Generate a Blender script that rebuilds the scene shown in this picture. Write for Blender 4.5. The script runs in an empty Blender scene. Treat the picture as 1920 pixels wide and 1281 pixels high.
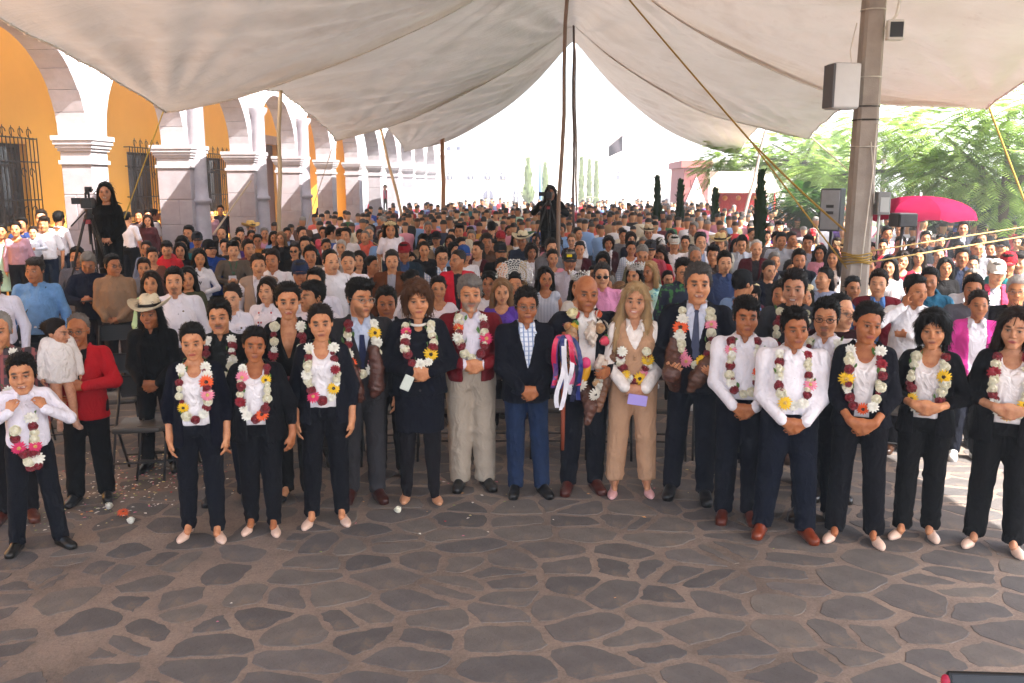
import bpy, math, random, time
import numpy as np
from mathutils import Vector, Matrix
T0 = time.time()
random.seed(7); RNG = np.random.default_rng(7)
R = math.radians
scene = bpy.context.scene
COL = scene.collection
# ------------------------------------------------------------ camera
FPX = 1640.0; HOR = 345.0; CAMH = 2.53; YAW = R(4.0)
PITCH = math.atan((640.5 - HOR) / FPX)
cd = bpy.data.cameras.new('camera'); cam = bpy.data.objects.new('camera', cd); COL.objects.link(cam)
cam.location = (0, 0, CAMH); cam.rotation_euler = (math.pi/2 - PITCH, 0, YAW)
cd.sensor_width = 36; cd.lens = 36*FPX/1920; cd.clip_end = 2000; cd.clip_start = 0.05
scene.camera = cam
CR = np.array(cam.rotation_euler.to_matrix())
# ------------------------------------------------------------ sky, sun, exposure
SUN = Vector((.60, -.32, .73)).normalized()
w = bpy.data.worlds.new('World'); scene.world = w; w.use_nodes = True
nt = w.node_tree; nt.nodes.clear()
sky = nt.nodes.new('ShaderNodeTexSky'); sky.sky_type = 'NISHITA'; sky.sun_disc = False
sky.sun_elevation = math.asin(SUN.z); sky.sun_rotation = math.atan2(SUN.x, SUN.y)
sky.dust_density = 3.0; sky.air_density = 1.0; sky.ozone_density = 1.0
bg = nt.nodes.new('ShaderNodeBackground'); bg.inputs[1].default_value = .15
ow = nt.nodes.new('ShaderNodeOutputWorld')
nt.links.new(sky.outputs[0], bg.inputs[0]); nt.links.new(bg.outputs[0], ow.inputs[0])
sl = bpy.data.lights.new('sun', 'SUN'); sl.energy = 4.6; sl.angle = R(.55); sl.color = (1, .965, .91)
so = bpy.data.objects.new('sun', sl); COL.objects.link(so)
so.rotation_euler = SUN.to_track_quat('Z', 'Y').to_euler(); so.location = (20, -10, 30)
vs = scene.view_settings; vs.view_transform = 'Standard'; vs.look = 'None'; vs.gamma = 1; vs.exposure = 2.45
vs.use_curve_mapping = False
cy = scene.cycles; cy.max_bounces = 7; cy.diffuse_bounces = 5; cy.glossy_bounces = 2; cy.transmission_bounces = 4
cy.transparent_max_bounces = 6; cy.volume_bounces = 0; cy.use_denoising = True; cy.use_adaptive_sampling = True
cy.sample_clamp_indirect = 6; cy.caustics_reflective = False; cy.caustics_refractive = False
# ------------------------------------------------------------ measuring helpers (photo pixel -> place in the plaza)
def ray(px, py):
    return CR @ np.array([(px-960)/FPX, -(py-640.5)/FPX, -1.0])
def G(px, py, z=0.0):
    d = ray(px, py); t = (z-CAMH)/d[2]
    return np.array([d[0]*t, d[1]*t, z])
def AT(px, py, Y):
    d = ray(px, py); t = Y/d[1]
    return Vector((d[0]*t, Y, CAMH+d[2]*t))
def PROJ(p):
    c = CR.T @ (np.array(p) - np.array([0, 0, CAMH]))
    return 960 - FPX*c[0]/c[2], 640.5 + FPX*c[1]/c[2], -c[2]
# ------------------------------------------------------------ objects
def tag(o, label=None, cat=None, group=None, kind=None):
    if label: o['label'] = label
    if cat: o['category'] = cat
    if group: o['group'] = group
    if kind: o['kind'] = kind
    return o
def empty(name, loc=(0, 0, 0), rz=0, sc=1, label=None, cat=None, group=None):
    o = bpy.data.objects.new(name, None); COL.objects.link(o)
    o.location = loc; o.rotation_euler = (0, 0, rz); o.scale = (sc, sc, sc); o.empty_display_size = .1
    return tag(o, label, cat, group)
def lin(h):
    if isinstance(h, str):
        c = [int(h[i:i+2], 16)/255 for i in (0, 2, 4)]
        return tuple(x/12.92 if x <= .04045 else ((x+.055)/1.055)**2.4 for x in c) + (1,)
    return tuple(h) + (1,) if len(h) == 3 else tuple(h)
def mk(name, me, parent=None, col=None, loc=None, rot=None, sc=None, mat=None):
    o = bpy.data.objects.new(name, me); COL.objects.link(o)
    if parent is not None: o.parent = parent
    if col is not None: o.color = lin(col)
    if loc is not None: o.location = loc
    if rot is not None: o.rotation_euler = rot
    if sc is not None: o.scale = (sc, sc, sc) if not hasattr(sc, '__len__') else sc
    if mat is not None and not me.materials: me.materials.append(mat)
    return o
def npmesh(name, V, Q, mat=None, smooth=True):
    V = np.asarray(V, np.float32); Q = np.asarray(Q, np.int32); n = Q.shape[1]
    me = bpy.data.meshes.new(name)
    me.vertices.add(len(V)); me.vertices.foreach_set('co', V.ravel())
    me.loops.add(Q.size); me.loops.foreach_set('vertex_index', Q.ravel())
    me.polygons.add(len(Q)); me.polygons.foreach_set('loop_start', np.arange(0, Q.size, n, dtype=np.int32))
    me.polygons.foreach_set('loop_total', np.full(len(Q), n, np.int32))
    me.polygons.foreach_set('use_smooth', np.full(len(Q), smooth))
    me.update(calc_edges=True)
    if mat: me.materials.append(mat)
    return me
class MB:
    def __init__(s): s.v = []; s.f = []; s.sm = []
    def add(s, V, F, smooth=False):
        b = len(s.v); s.v += [tuple(p) for p in V]; s.f += [tuple(i+b for i in f) for f in F]; s.sm += [smooth]*len(F); return s
    def box(s, lo, hi, M=None):
        V = [(x, y, z) for x in (lo[0], hi[0]) for y in (lo[1], hi[1]) for z in (lo[2], hi[2])]
        if M is not None: V = [M @ Vector(p) for p in V]
        return s.add(V, [(0, 1, 3, 2), (4, 6, 7, 5), (0, 4, 5, 1), (2, 3, 7, 6), (0, 2, 6, 4), (1, 5, 7, 3)])
    def bbox(s, lo, hi, b=.01):      # box with chamfered vertical edges and top
        x0, y0, z0 = lo; x1, y1, z1 = hi
        def ring(z, i, c): return [(x0+i+c, y0+i, z), (x1-i-c, y0+i, z), (x1-i, y0+i+c, z), (x1-i, y1-i-c, z), (x1-i-c, y1-i, z), (x0+i+c, y1-i, z), (x0+i, y1-i-c, z), (x0+i, y0+i+c, z)]
        rs = [ring(z0, b, b), ring(z0+b, 0, b), ring(z1-b, 0, b), ring(z1, b, b)]
        V = sum(rs, []); F = []
        for k in range(3):
            for j in range(8): F.append((k*8+j, k*8+(j+1) % 8, k*8+8+(j+1) % 8, k*8+8+j))
        F.append(tuple(range(7, -1, -1))); F.append(tuple(range(24, 32)))
        return s.add(V, F)
    def tube(s, pts, r, n=8, cap=True, smooth=True):
        pts = [Vector(p) for p in pts]; rs = r if hasattr(r, '__len__') else [r]*len(pts)
        V = []; F = []; up = None
        for i, p in enumerate(pts):
            t = (pts[min(i+1, len(pts)-1)] - pts[max(i-1, 0)]).normalized()
            if up is None: up = t.orthogonal().normalized()
            a = (up - t*up.dot(t)); a = a.normalized() if a.length > 1e-6 else t.orthogonal().normalized(); up = a
            b = t.cross(a)
            for k in range(n):
                q = 2*math.pi*k/n; V.append(p + (a*math.cos(q)+b*math.sin(q))*rs[i])
        for i in range(len(pts)-1):
            for k in range(n): F.append((i*n+k, i*n+(k+1) % n, i*n+n+(k+1) % n, i*n+n+k))
        if cap: F.append(tuple(range(n-1, -1, -1))); F.append(tuple((len(pts)-1)*n+k for k in range(n)))
        return s.add(V, F, smooth)
    def lathe(s, prof, n=16, M=None, smooth=True, close=False):
        V = []; F = []
        for (r, z) in prof:
            for k in range(n):
                q = 2*math.pi*k/n; p = Vector((r*math.cos(q), r*math.sin(q), z)); V.append(M @ p if M is not None else p)
        for i in range(len(prof)-1):
            for k in range(n): F.append((i*n+k, i*n+(k+1) % n, i*n+n+(k+1) % n, i*n+n+k))
        if close: F.append(tuple(range(n-1, -1, -1))); F.append(tuple((len(prof)-1)*n+k for k in range(n)))
        return s.add(V, F, smooth)
    def prism(s, poly, axis, a, b):   # polygon in the two other axes extruded along axis
        n = len(poly); V = []
        for t in (a, b):
            for (p, q) in poly:
                V.append({0: (t, p, q), 1: (p, t, q), 2: (p, q, t)}[axis])
        F = [tuple(range(n)), tuple(range(2*n-1, n-1, -1))]
        for k in range(n): F.append((k, k+n, (k+1) % n+n, (k+1) % n))
        return s.add(V, F)
    def mesh(s, name, mat=None):
        me = bpy.data.meshes.new(name); me.from_pydata(s.v, [], s.f)
        me.polygons.foreach_set('use_smooth', s.sm); me.update()
        if mat: me.materials.append(mat)
        return me
    def build(s, name, mat, parent=None, col=None, **kw):
        return mk(name, s.mesh(name, mat), parent, col, **kw)
# ------------------------------------------------------------ materials
def newmat(name):
    m = bpy.data.materials.new(name); m.use_nodes = True
    nt = m.node_tree; p = nt.nodes['Principled BSDF']
    return m, nt, p
def N(nt, t, **kw):
    n = nt.nodes.new(t)
    for k, v in kw.items():
        if k.startswith('i_'): n.inputs[int(k[2:])].default_value = v
        else: setattr(n, k, v)
    return n
def noise(nt, scale, detail=4, rough=.55, coord=None, vec=(1, 1, 1)):
    tc = N(nt, 'ShaderNodeTexCoord'); mp = N(nt, 'ShaderNodeMapping'); mp.inputs['Scale'].default_value = vec
    nt.links.new(tc.outputs[coord or 'Object'], mp.inputs[0])
    n = N(nt, 'ShaderNodeTexNoise'); n.inputs['Scale'].default_value = scale; n.inputs['Detail'].default_value = detail; n.inputs['Roughness'].default_value = rough
    nt.links.new(mp.outputs[0], n.inputs['Vector']); return n
def ramp(nt, src, stops):
    r = N(nt, 'ShaderNodeValToRGB'); e = r.color_ramp.elements
    while len(e) < len(stops): e.new(.5)
    for i, (p, c) in enumerate(stops): e[i].position = p; e[i].color = lin(c) if not isinstance(c, float) else (c, c, c, 1)
    nt.links.new(src, r.inputs[0]); return r
def mixc(nt, a, b, fac, mode='MIX'):
    m = N(nt, 'ShaderNodeMix', data_type='RGBA', blend_type=mode)
    for i, x in ((6, a), (7, b), (0, fac)):
        if hasattr(x, 'links') or hasattr(x, 'is_linked'): nt.links.new(x, m.inputs[i])
        else: m.inputs[i].default_value = x if i == 0 else (lin(x) if not isinstance(x, float) else (x, x, x, 1))
    return m.outputs[2]
def bump(nt, p, src, strength, dist=.01):
    b = N(nt, 'ShaderNodeBump'); b.inputs['Strength'].default_value = strength; b.inputs['Distance'].default_value = dist
    nt.links.new(src, b.inputs['Height']); nt.links.new(b.outputs[0], p.inputs['Normal']); return b
def surf(name, base, rough=.8, var=.25, scale=6, bs=.3, bscale=40, obj=False, metal=0, spec=.4, vec=(1, 1, 1), coord=None, sheen=0, bd=.01, tint=None, wr=0):
    """plain procedural surface: base colour (or the object's own colour) broken up by noise, with fine relief"""
    m, nt, p = newmat(name)
    if obj: src = N(nt, 'ShaderNodeObjectInfo').outputs['Color']
    else:
        rgb = N(nt, 'ShaderNodeRGB'); rgb.outputs[0].default_value = lin(base); src = rgb.outputs[0]
    n = noise(nt, scale, 5, .6, coord, vec)
    r = ramp(nt, n.outputs[0], [(.25, 1-var), (.75, 1.0+0*var)])
    c = mixc(nt, src, r.outputs[0], 1.0, 'MULTIPLY')
    if tint:
        n3 = noise(nt, scale*.35, 4, .6, coord); r3 = ramp(nt, n3.outputs[0], [(.45, 0.0), (.7, tint[1])])
        c = mixc(nt, c, tint[0], r3.outputs[0])
    nt.links.new(c, p.inputs['Base Color'])
    p.inputs['Roughness'].default_value = rough; p.inputs['Metallic'].default_value = metal
    p.inputs['Specular IOR Level'].default_value = spec
    if sheen: p.inputs['Sheen Weight'].default_value = sheen; p.inputs['Sheen Roughness'].default_value = .5
    if bs:
        n2 = noise(nt, bscale, 4, .6, coord, vec); b1 = bump(nt, p, n2.outputs[0], bs, bd)
        if wr:      # soft creases of worn cloth
            n4 = noise(nt, wr, 3, .5, coord, (1, 1, .55)); n4.inputs['Distortion'].default_value = 1.2; b2 = N(nt, 'ShaderNodeBump'); b2.inputs['Strength'].default_value = .75; b2.inputs['Distance'].default_value = .045
            nt.links.new(n4.outputs[0], b2.inputs['Height']); nt.links.new(b2.outputs[0], b1.inputs['Normal'])
    return m
M_CLOTH = surf('woven_cloth', None, .88, .18, 9, .25, 60, obj=True, sheen=.0, spec=.15, wr=9)
M_SATIN = surf('satin', None, .38, .10, 8, .25, 25, obj=True, spec=.5, wr=11)
M_KNIT = surf('knit_cloth', None, .95, .25, 30, .5, 160, obj=True, sheen=.0, spec=.1, wr=8)
M_DENIM = surf('denim', None, .9, .35, 14, .35, 220, obj=True, spec=.15, wr=10)
M_LEATHER = surf('shoe_leather', None, .28, .25, 20, .15, 60, obj=True, spec=.5)
M_HAIR = surf('hair', None, .55, .35, 25, .6, 90, obj=True, spec=.12, vec=(1, 1, .18))
M_PLAST = surf('painted_plastic', None, .45, .08, 10, .05, 60, obj=True)
M_METAL = surf('grey_metal', None, .4, .2, 12, .1, 60, obj=True, metal=.6)
M_PETAL = surf('petal', None, .6, .22, 60, .2, 90, obj=True, sheen=.2)
M_STRAW = surf('straw_weave', None, .8, .2, 40, .6, 120, obj=True)
M_SILVER = surf('silver', 'ece8e2', .25, .15, 30, .1, 60, metal=.45)
M_GOLD = surf('gilt', 'ead4a4', .25, .15, 30, .1, 60, metal=.45)
def skinmat():
    m, nt, p = newmat('skin')
    src = N(nt, 'ShaderNodeObjectInfo').outputs['Color']
    n = noise(nt, 22, 4, .6); r = ramp(nt, n.outputs[0], [(.3, 'd8bcb2'), (.55, 'f4ece8'), (.75, 'ffffff')])
    c = mixc(nt, src, r.outputs[0], 1.0, 'MULTIPLY')
    a = N(nt, 'ShaderNodeAttribute', attribute_name='feat')
    c = mixc(nt, c, a.outputs['Color'], a.outputs['Alpha'])
    nt.links.new(c, p.inputs['Base Color']); p.inputs['Roughness'].default_value = .48
    p.inputs['Subsurface Weight'].default_value = .0
    p.inputs['Specular IOR Level'].default_value = .35
    n2 = noise(nt, 120, 3); bump(nt, p, n2.outputs[0], .12, .004)
    return m
M_SKIN = skinmat()
def pattern(name, kind, c1, c2, s):
    m, nt, p = newmat(name); tc = N(nt, 'ShaderNodeTexCoord'); sp = N(nt, 'ShaderNodeSeparateXYZ'); nt.links.new(tc.outputs['Object'], sp.inputs[0])
    def band(o, s, th):
        a = N(nt, 'ShaderNodeMath', operation='MULTIPLY', i_1=s); nt.links.new(sp.outputs[o], a.inputs[0])
        b = N(nt, 'ShaderNodeMath', operation='FRACT'); nt.links.new(a.outputs[0], b.inputs[0])
        c = N(nt, 'ShaderNodeMath', operation='LESS_THAN', i_1=th); nt.links.new(b.outputs[0], c.inputs[0]); return c.outputs[0]
    c = None
    if kind == 'check':
        c = mixc(nt, c1, c2, band(0, s, .3)); d = mixc(nt, c, c2, .0)
        g = N(nt, 'ShaderNodeMath', operation='MULTIPLY', i_1=.6); nt.links.new(band(2, s, .3), g.inputs[0]); c = mixc(nt, c, c2, g.outputs[0])
    else: c = mixc(nt, c1, c2, band(0 if kind == 'vert' else 2, s, .4))
    nt.links.new(c, p.inputs['Base Color']); p.inputs['Roughness'].default_value = .85
    n2 = noise(nt, 50, 4); bump(nt, p, n2.outputs[0], .25, .01)
    return m
M_CHECK = pattern('checked_cloth', 'check', 'dfe3ea', '7f93b8', 28)
M_PLAID = pattern('plaid_cloth', 'check', '3a3034', '8a4a4a', 14)
M_STRIPE = pattern('striped_cloth', 'vert', 'c9ccd4', '7a86a0', 55)
def blotch(name, c1, c2, s):
    m, nt, p = newmat(name); n = noise(nt, s, 3, .6); r = ramp(nt, n.outputs[0], [(.55, c1), (.6, c2)]); nt.links.new(r.outputs[0], p.inputs['Base Color']); p.inputs['Roughness'].default_value = .85; return m
M_FLORAL = blotch('embroidered_cloth', '171f36', '3f7a40', 13); M_PRINT = blotch('printed_cloth', 'a8cfc0', '3f8a9a', 16)
# ============================================================ the setting
M_MORTAR = surf('mortar', '7b685b', .9, .35, 1.3, .5, 45, coord='Generated' and 'Object', tint=('5a4c44', .6), bd=.02)
def stonemat():
    m, nt, p = newmat('basalt')
    oi = N(nt, 'ShaderNodeObjectInfo')
    r0 = ramp(nt, oi.outputs['Random'], [(0, '585453'), (.35, '66605d'), (.6, '716a64'), (.8, '5d5958'), (1, '6c6663')])
    n = noise(nt, 5, 6, .65); r = ramp(nt, n.outputs[0], [(.3, .72), (.7, 1.08)])
    c = mixc(nt, r0.outputs[0], r.outputs[0], 1.0, 'MULTIPLY')
    n3 = noise(nt, 70, 4, .7); r3 = ramp(nt, n3.outputs[0], [(.28, .35), (.4, 1.0)]); c = mixc(nt, c, r3.outputs[0], .8, 'MULTIPLY')
    n4 = noise(nt, 3.2, 5, .7); r4 = ramp(nt, n4.outputs[0], [(.56, 0.0), (.72, .55)]); c = mixc(nt, c, '8a7258', r4.outputs[0])
    nt.links.new(c, p.inputs['Base Color']); p.inputs['Roughness'].default_value = .82; p.inputs['Specular IOR Level'].default_value = .25
    n2 = noise(nt, 38, 6, .7); bump(nt, p, n2.outputs[0], .55, .012)
    return m
M_STONE = stonemat()
def groundmat():
    m, nt, p = newmat('far_paving')
    tc = N(nt, 'ShaderNodeTexCoord'); mp = N(nt, 'ShaderNodeMapping'); mp.inputs['Scale'].default_value = (1.8, 2.6, 1)
    nt.links.new(tc.outputs['Object'], mp.inputs[0])
    v = N(nt, 'ShaderNodeTexVoronoi', feature='DISTANCE_TO_EDGE'); v.inputs['Scale'].default_value = 1; nt.links.new(mp.outputs[0], v.inputs['Vector'])
    far = N(nt, 'ShaderNodeSeparateXYZ'); nt.links.new(tc.outputs['Object'], far.inputs[0])
    r = ramp(nt, v.outputs['Distance'], [(.03, 0.0), (.09, 1.0)])
    k = N(nt, 'ShaderNodeMath', operation='GREATER_THAN', i_1=14.5); nt.links.new(far.outputs[1], k.inputs[0])
    kk = N(nt, 'ShaderNodeMath', operation='MULTIPLY'); nt.links.new(k.outputs[0], kk.inputs[0]); nt.links.new(r.outputs[0], kk.inputs[1])
    n = noise(nt, 1.4, 6, .65); a = ramp(nt, n.outputs[0], [(.3, '6b5d53'), (.5, '857468'), (.72, '938172')])
    c = mixc(nt, a.outputs[0], '544c48', kk.outputs[0])
    n5 = noise(nt, .55, 7, .72); r5 = ramp(nt, n5.outputs[0], [(.36, .62), (.5, 1.0), (.66, 1.12)]); c = mixc(nt, c, r5.outputs[0], 1.0, 'MULTIPLY')
    n6 = noise(nt, 2.6, 8, .75); r6 = ramp(nt, n6.outputs[0], [(.485, 1.0), (.5, .5), (.515, 1.0)]); c = mixc(nt, c, r6.outputs[0], .55, 'MULTIPLY')
    n2 = noise(nt, 55, 5, .7); r2 = ramp(nt, n2.outputs[0], [(.3, .7), (.6, 1.0)]); c = mixc(nt, c, r2.outputs[0], 1.0, 'MULTIPLY')
    nt.links.new(c, p.inputs['Base Color']); p.inputs['Roughness'].default_value = .88
    bump(nt, p, n2.outputs[0], .5, .015)
    return m
M_GROUND = groundmat()
gr = MB()
xs_ = [-300, -60, -20, -8, 0, 8, 20, 60, 300]; ys_ = [-150, -30, -8, 0, 4, 8, 12, 16, 24, 40, 70, 120, 400]
gr.add([(x, y, 0) for y in ys_ for x in xs_], [(j*9+i, j*9+i+1, j*9+i+10, j*9+i+9) for j in range(12) for i in range(8)])
ground = tag(gr.build('ground', M_GROUND), kind='structure')
# ---- irregular flagstones: each one a piece of the ground
def clip(poly, nx, ny, c):       # keep nx*x+ny*y<=c
    out = []
    for i in range(len(poly)):
        p, q = poly[i], poly[(i+1) % len(poly)]; a = nx*p[0]+ny*p[1]-c; b = nx*q[0]+ny*q[1]-c
        if a <= 0: out.append(p)
        if a*b < 0: t = a/(a-b); out.append((p[0]+(q[0]-p[0])*t, p[1]+(q[1]-p[1])*t))
    return out
def flagstones():
    rnd = random.Random(11); seeds = []
    BA = np.array(G(60, 1210)[:2]); BB = np.array(G(500, 880)[:2]); bd = (BB-BA)/np.linalg.norm(BB-BA); bn = np.array([bd[1], -bd[0]])
    lines = [-.72, -.36, .0, .36, .78]      # straight joints of the diagonal band at the left
    def band(x, y): return float(np.dot(np.array([x, y])-BA, bn))
    row = 0; y = 3.2
    while y < 14.6:
        x = -9 + (row % 2)*.25
        while x < 9:
            sx, sy = x+rnd.uniform(-.17, .17), y+rnd.uniform(-.11, .11)
            seeds.append((sx, sy)); x += rnd.choice([.28, .36, .44, .5, .58])
        y += rnd.choice([.22, .27, .32]); row += 1
    for _ in range(90): seeds.append((rnd.uniform(-5, 5), rnd.uniform(3.4, 8.5)))
    S = np.array(seeds); out = []
    for i, (x, y) in enumerate(seeds):
        if abs(x) > 8.7: continue
        d = (S-S[i]); q = np.hypot(d[:, 0]*.8, d[:, 1]); near = np.argsort(q)[1:22]
        poly = [(x-.8, y-.6), (x+.8, y-.6), (x+.8, y+.6), (x-.8, y+.6)]
        for j in near:
            dx, dy = S[j]-S[i]; sxx, syy = dx*.64, dy     # stretched metric
            poly = clip(poly, sxx, syy, sxx*(x+dx/2)+syy*(y+dy/2))
            if len(poly) < 3: break
        b = band(x, y)
        for L in lines:
            if -1.15 < b < 1.15:
                if b < L: poly = clip(poly, bn[0], bn[1], float(np.dot(bn, BA))+L)
                else: poly = clip(poly, -bn[0], -bn[1], -float(np.dot(bn, BA))-L)
        if len(poly) < 3: continue
        P = np.array(poly); c = P.mean(0)
        A = .5*abs(sum(P[k, 0]*P[(k+1) % len(P), 1]-P[(k+1) % len(P), 0]*P[k, 1] for k in range(len(P))))
        if A < .012: continue
        gap = rnd.uniform(.012, .030)
        # inset by offsetting edges
        for k in range(len(poly)):
            p, qq = np.array(poly[k]), np.array(poly[(k+1) % len(poly)]); e = qq-p; l = np.hypot(*e)
            if l < 1e-4: continue
            nx, ny = e[1]/l, -e[0]/l
            if nx*(c[0]-p[0])+ny*(c[1]-p[1]) > 0: nx, ny = -nx, -ny
            P2 = clip([tuple(v) for v in P], nx, ny, nx*p[0]+ny*p[1]-gap*rnd.uniform(.6, 1.5))
            if len(P2) >= 3: P = np.array(P2)
        if len(P) < 3: continue
        # resample to 16 points, round and roughen
        n = len(P); seg = np.hypot(*(np.roll(P, -1, 0)-P).T); cum = np.concatenate([[0], np.cumsum(seg)]); tot = cum[-1]
        if tot < .35: continue
        m = 18; Q = []
        for t in np.arange(m)/m*tot:
            k = min(np.searchsorted(cum, t, side='right')-1, n-1); f = (t-cum[k])/max(seg[k], 1e-6); Q.append(P[k]*(1-f)+P[(k+1) % n]*f)
        Q = np.array(Q); Q = .72*Q+.14*(np.roll(Q, 1, 0)+np.roll(Q, -1, 0))
        Q += np.array([[rnd.uniform(-.013, .013), rnd.uniform(-.011, .011)] for _ in Q])
        out.append((c, A, Q))
    return out
def stone_mesh(mb, c, Q, rnd):
    h = rnd.uniform(.002, .0045); m = len(Q); tx, ty = rnd.uniform(-.003, .003), rnd.uniform(-.003, .003)
    top = [(c[0]+(q[0]-c[0])*.984, c[1]+(q[1]-c[1])*.98) for q in Q]
    V = [(q[0]-c[0], q[1]-c[1], -.01) for q in Q] + [(q[0]-c[0], q[1]-c[1], max(.001, h-.003)) for q in Q] + [(q[0]-c[0], q[1]-c[1], h+tx*(q[0]-c[0])+ty*(q[1]-c[1])) for q in top]
    ar = sum(Q[k][0]*Q[(k+1) % m][1]-Q[(k+1) % m][0]*Q[k][1] for k in range(m)); F = []
    for r in (0, 1):
        for k in range(m): F.append((r*m+k, r*m+(k+1) % m, r*m+m+(k+1) % m, r*m+m+k))
    F.append(tuple(range(2*m, 3*m)))
    if ar < 0: F = [f[::-1] for f in F]
    return V, F
st = flagstones(); rnd = random.Random(3)
def stone_size(s):
    px, py, d = PROJ((s[0][0], s[0][1], 0))
    return (s[1]/d**2*(1 if (-60 < px < 1980 and py < 1330) else .02)) * (2 if py > 890 else .6)
st.sort(key=stone_size, reverse=True)
for s in st[:300]:
    V, F = stone_mesh(None, s[0], s[2], rnd); mb = MB(); mb.add(V, F)
    mk('paving_stone', mb.mesh('paving_stone', M_STONE), ground, loc=(s[0][0], s[0][1], 0))
mb = MB()
for s in st[300:]:
    V, F = stone_mesh(None, s[0], s[2], rnd); mb.add([(v[0]+s[0][0], v[1]+s[0][1], v[2]) for v in V], F)
tag(mb.build('paving_stones', M_STONE, ground), kind='stuff')
# ---- arcade along the left side
M_WHITEWALL = surf('whitewash', 'e6dfd6', .85, .15, 1.2, .2, 30, tint=('cfc3b4', .4))
M_CANTERA = surf('cantera_stone', None, .8, .28, 5, .45, 45, obj=True, tint=('8f8288', .5))
M_OCHRE = surf('ochre_wall', 'f4b44c', .85, .16, .8, .2, 25, tint=('e8a84a', .5))
M_IRON = surf('wrought_iron', '2a2220', .5, .3, 20, .2, 60, metal=.3)
M_GLASS = surf('window_glass', '30343c', .12, .3, 3, 0, 1, spec=.6)
M_WOOD = surf('wood', None, .6, .35, 6, .3, 40, obj=True, vec=(1, 1, .15))
M_TILE = surf('terracotta', 'a5583c', .85, .4, 12, .5, 30)
AX = -8.5; AY0 = 11.2; BAY = 3.78; FLZ = .42; CAPZ = 3.34; WALLX = -10.75
def PWI(i): return .36 if i in (2, 3, 4) else .27
PW = .27
arc = empty('arcade_building', (AX, AY0, 0), label='long ochre arcade building with stone pillars and white arches along the plaza', cat='building')
def local(o): o.matrix_parent_inverse = Matrix.Translation(-Vector((AX, AY0, 0))); return o
def A(mb, name, mat, parent=None, col=None):
    o = mb.build(name, mat, parent or arc, col)
    if parent is None: local(o)
    return o
pys = [AY0+BAY*i for i in range(12)]
rnd = random.Random(5)
def stonecol():
    v = rnd.uniform(-.03, .03); return (.36+v, .325+v, .345+v)
for i, y in enumerate(pys):
    far = i > 6; PW = PWI(i)
    mb = MB(); mb.box((AX-PW+.012, y-PW+.012, 0), (AX+PW-.012, y+PW-.012, CAPZ-.05)); pil = A(mb, 'pillar', M_CANTERA, None, (.32, .29, .3))
    z = FLZ-.42; k = 0
    while z < 2.75:
        h = rnd.uniform(.5, .62) if z > 0.1 else .62
        h = min(h, 2.86-z) if 2.86-z-h > .3 else 2.86-z
        if k % 2 == 0 or far: cuts = [(-PW, PW)]
        else: c = rnd.uniform(-.12, .12); cuts = [(-PW, c), (c, PW)]
        for (a, b) in cuts:
            mb = MB(); j = rnd.uniform(-.004, .004); mb.bbox((AX+a+.003, y-PW-j, z+.003), (AX+b-.003, y+PW+j, z+h-.003), .008); A(mb, 'stone_block', M_CANTERA, pil, stonecol())
        z += h; k += 1
    mb = MB()                                       # capital: stepped mouldings
    for (e, z0, z1) in ((.03, 2.86, 2.93), (.0, 2.93, 3.08), (.03, 3.08, 3.13), (.055, 3.13, 3.19), (.08, 3.19, 3.26), (.1, 3.26, CAPZ)):
        mb.box((AX-PW-e, y-PW-e, z0), (AX+PW+e, y+PW+e, z1))
    A(mb, 'capital', M_CANTERA, pil, (.44, .41, .42))
    if i in (2, 3, 4):                              # engaged half column on the plaza side
        mb = MB(); xx = AX+PW+.02; mb.box((AX+PW-.05, y-.26, 0), (xx+.24, y+.26, 1.15)); A(mb, 'column_plinth', M_CANTERA, pil, stonecol())
        Mx = Matrix.Translation((xx, y, 0)); mb = MB()
        mb.lathe([(.24, 1.15), (.28, 1.17), (.28, 1.25), (.23, 1.29), (.21, 1.33), (.2, 2.05), (.19, 2.1), (.24, 2.13), (.24, 2.2), (.19, 2.23), (.18, 2.5), (.18, CAPZ+.9), (.25, CAPZ+1.0), (.27, CAPZ+1.1)], 16, Mx)
        A(mb, 'half_column', M_CANTERA, pil, stonecol())
# arches and spandrels
TOPZ = 6.3; PW = .27
rad = BAY/2-.31
for i in range(-1, len(pys)-1):
    y0 = AY0+BAY*i+BAY/2; mb = MB(); n = 20; V = []; F = []
    for x in (AX-PW+.04, AX+PW-.04):
        for k in range(n+1):
            a = math.pi*k/n; V.append((x, y0+(rad+.3)*math.cos(a), CAPZ+(rad+.3)*math.sin(a)))
        for k in range(n+1):
            a = math.pi*k/n; V.append((x, y0+max(-BAY/2, min(BAY/2, (BAY*.75)*math.cos(a))), TOPZ if 0 < k < n else CAPZ))
    m = n+1
    for s in (0, 2*m):
        for k in range(n): f = (s+k, s+k+1, s+m+k+1, s+m+k); F.append(f if s else f[::-1])
    for k in range(n): F.append((k, k+1, 2*m+k+1, 2*m+k))
    mb.add(V, F); ar = A(mb, 'arch', M_WHITEWALL)
    nv = 13
    for k in range(nv):                             # stone ring, one wedge at a time
        a0, a1 = math.pi*(k+.012)/nv, math.pi*(k+1-.012)/nv; am = (a0+a1)/2; ro = rad+.33; poly = [(y0+r*math.cos(a), CAPZ+r*math.sin(a)) for r, a in ((rad, a0), (rad, am), (rad, a1), (ro, a1), (ro, am), (ro, a0))]
        mb = MB(); e = rnd.uniform(0, .012); mb.prism(poly, 0, AX-PW+.02-e, AX+PW-.01+e); c = stonecol(); A(mb, 'arch_stone', M_CANTERA, ar, tuple(v+.13 for v in c))
YE = pys[-1]+.4; YS = AY0-BAY*2
mb = MB(); mb.box((AX-PW-.06, YS, TOPZ), (AX+PW+.12, YE, TOPZ+.25)); A(mb, 'parapet_wall', M_WHITEWALL)
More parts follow.
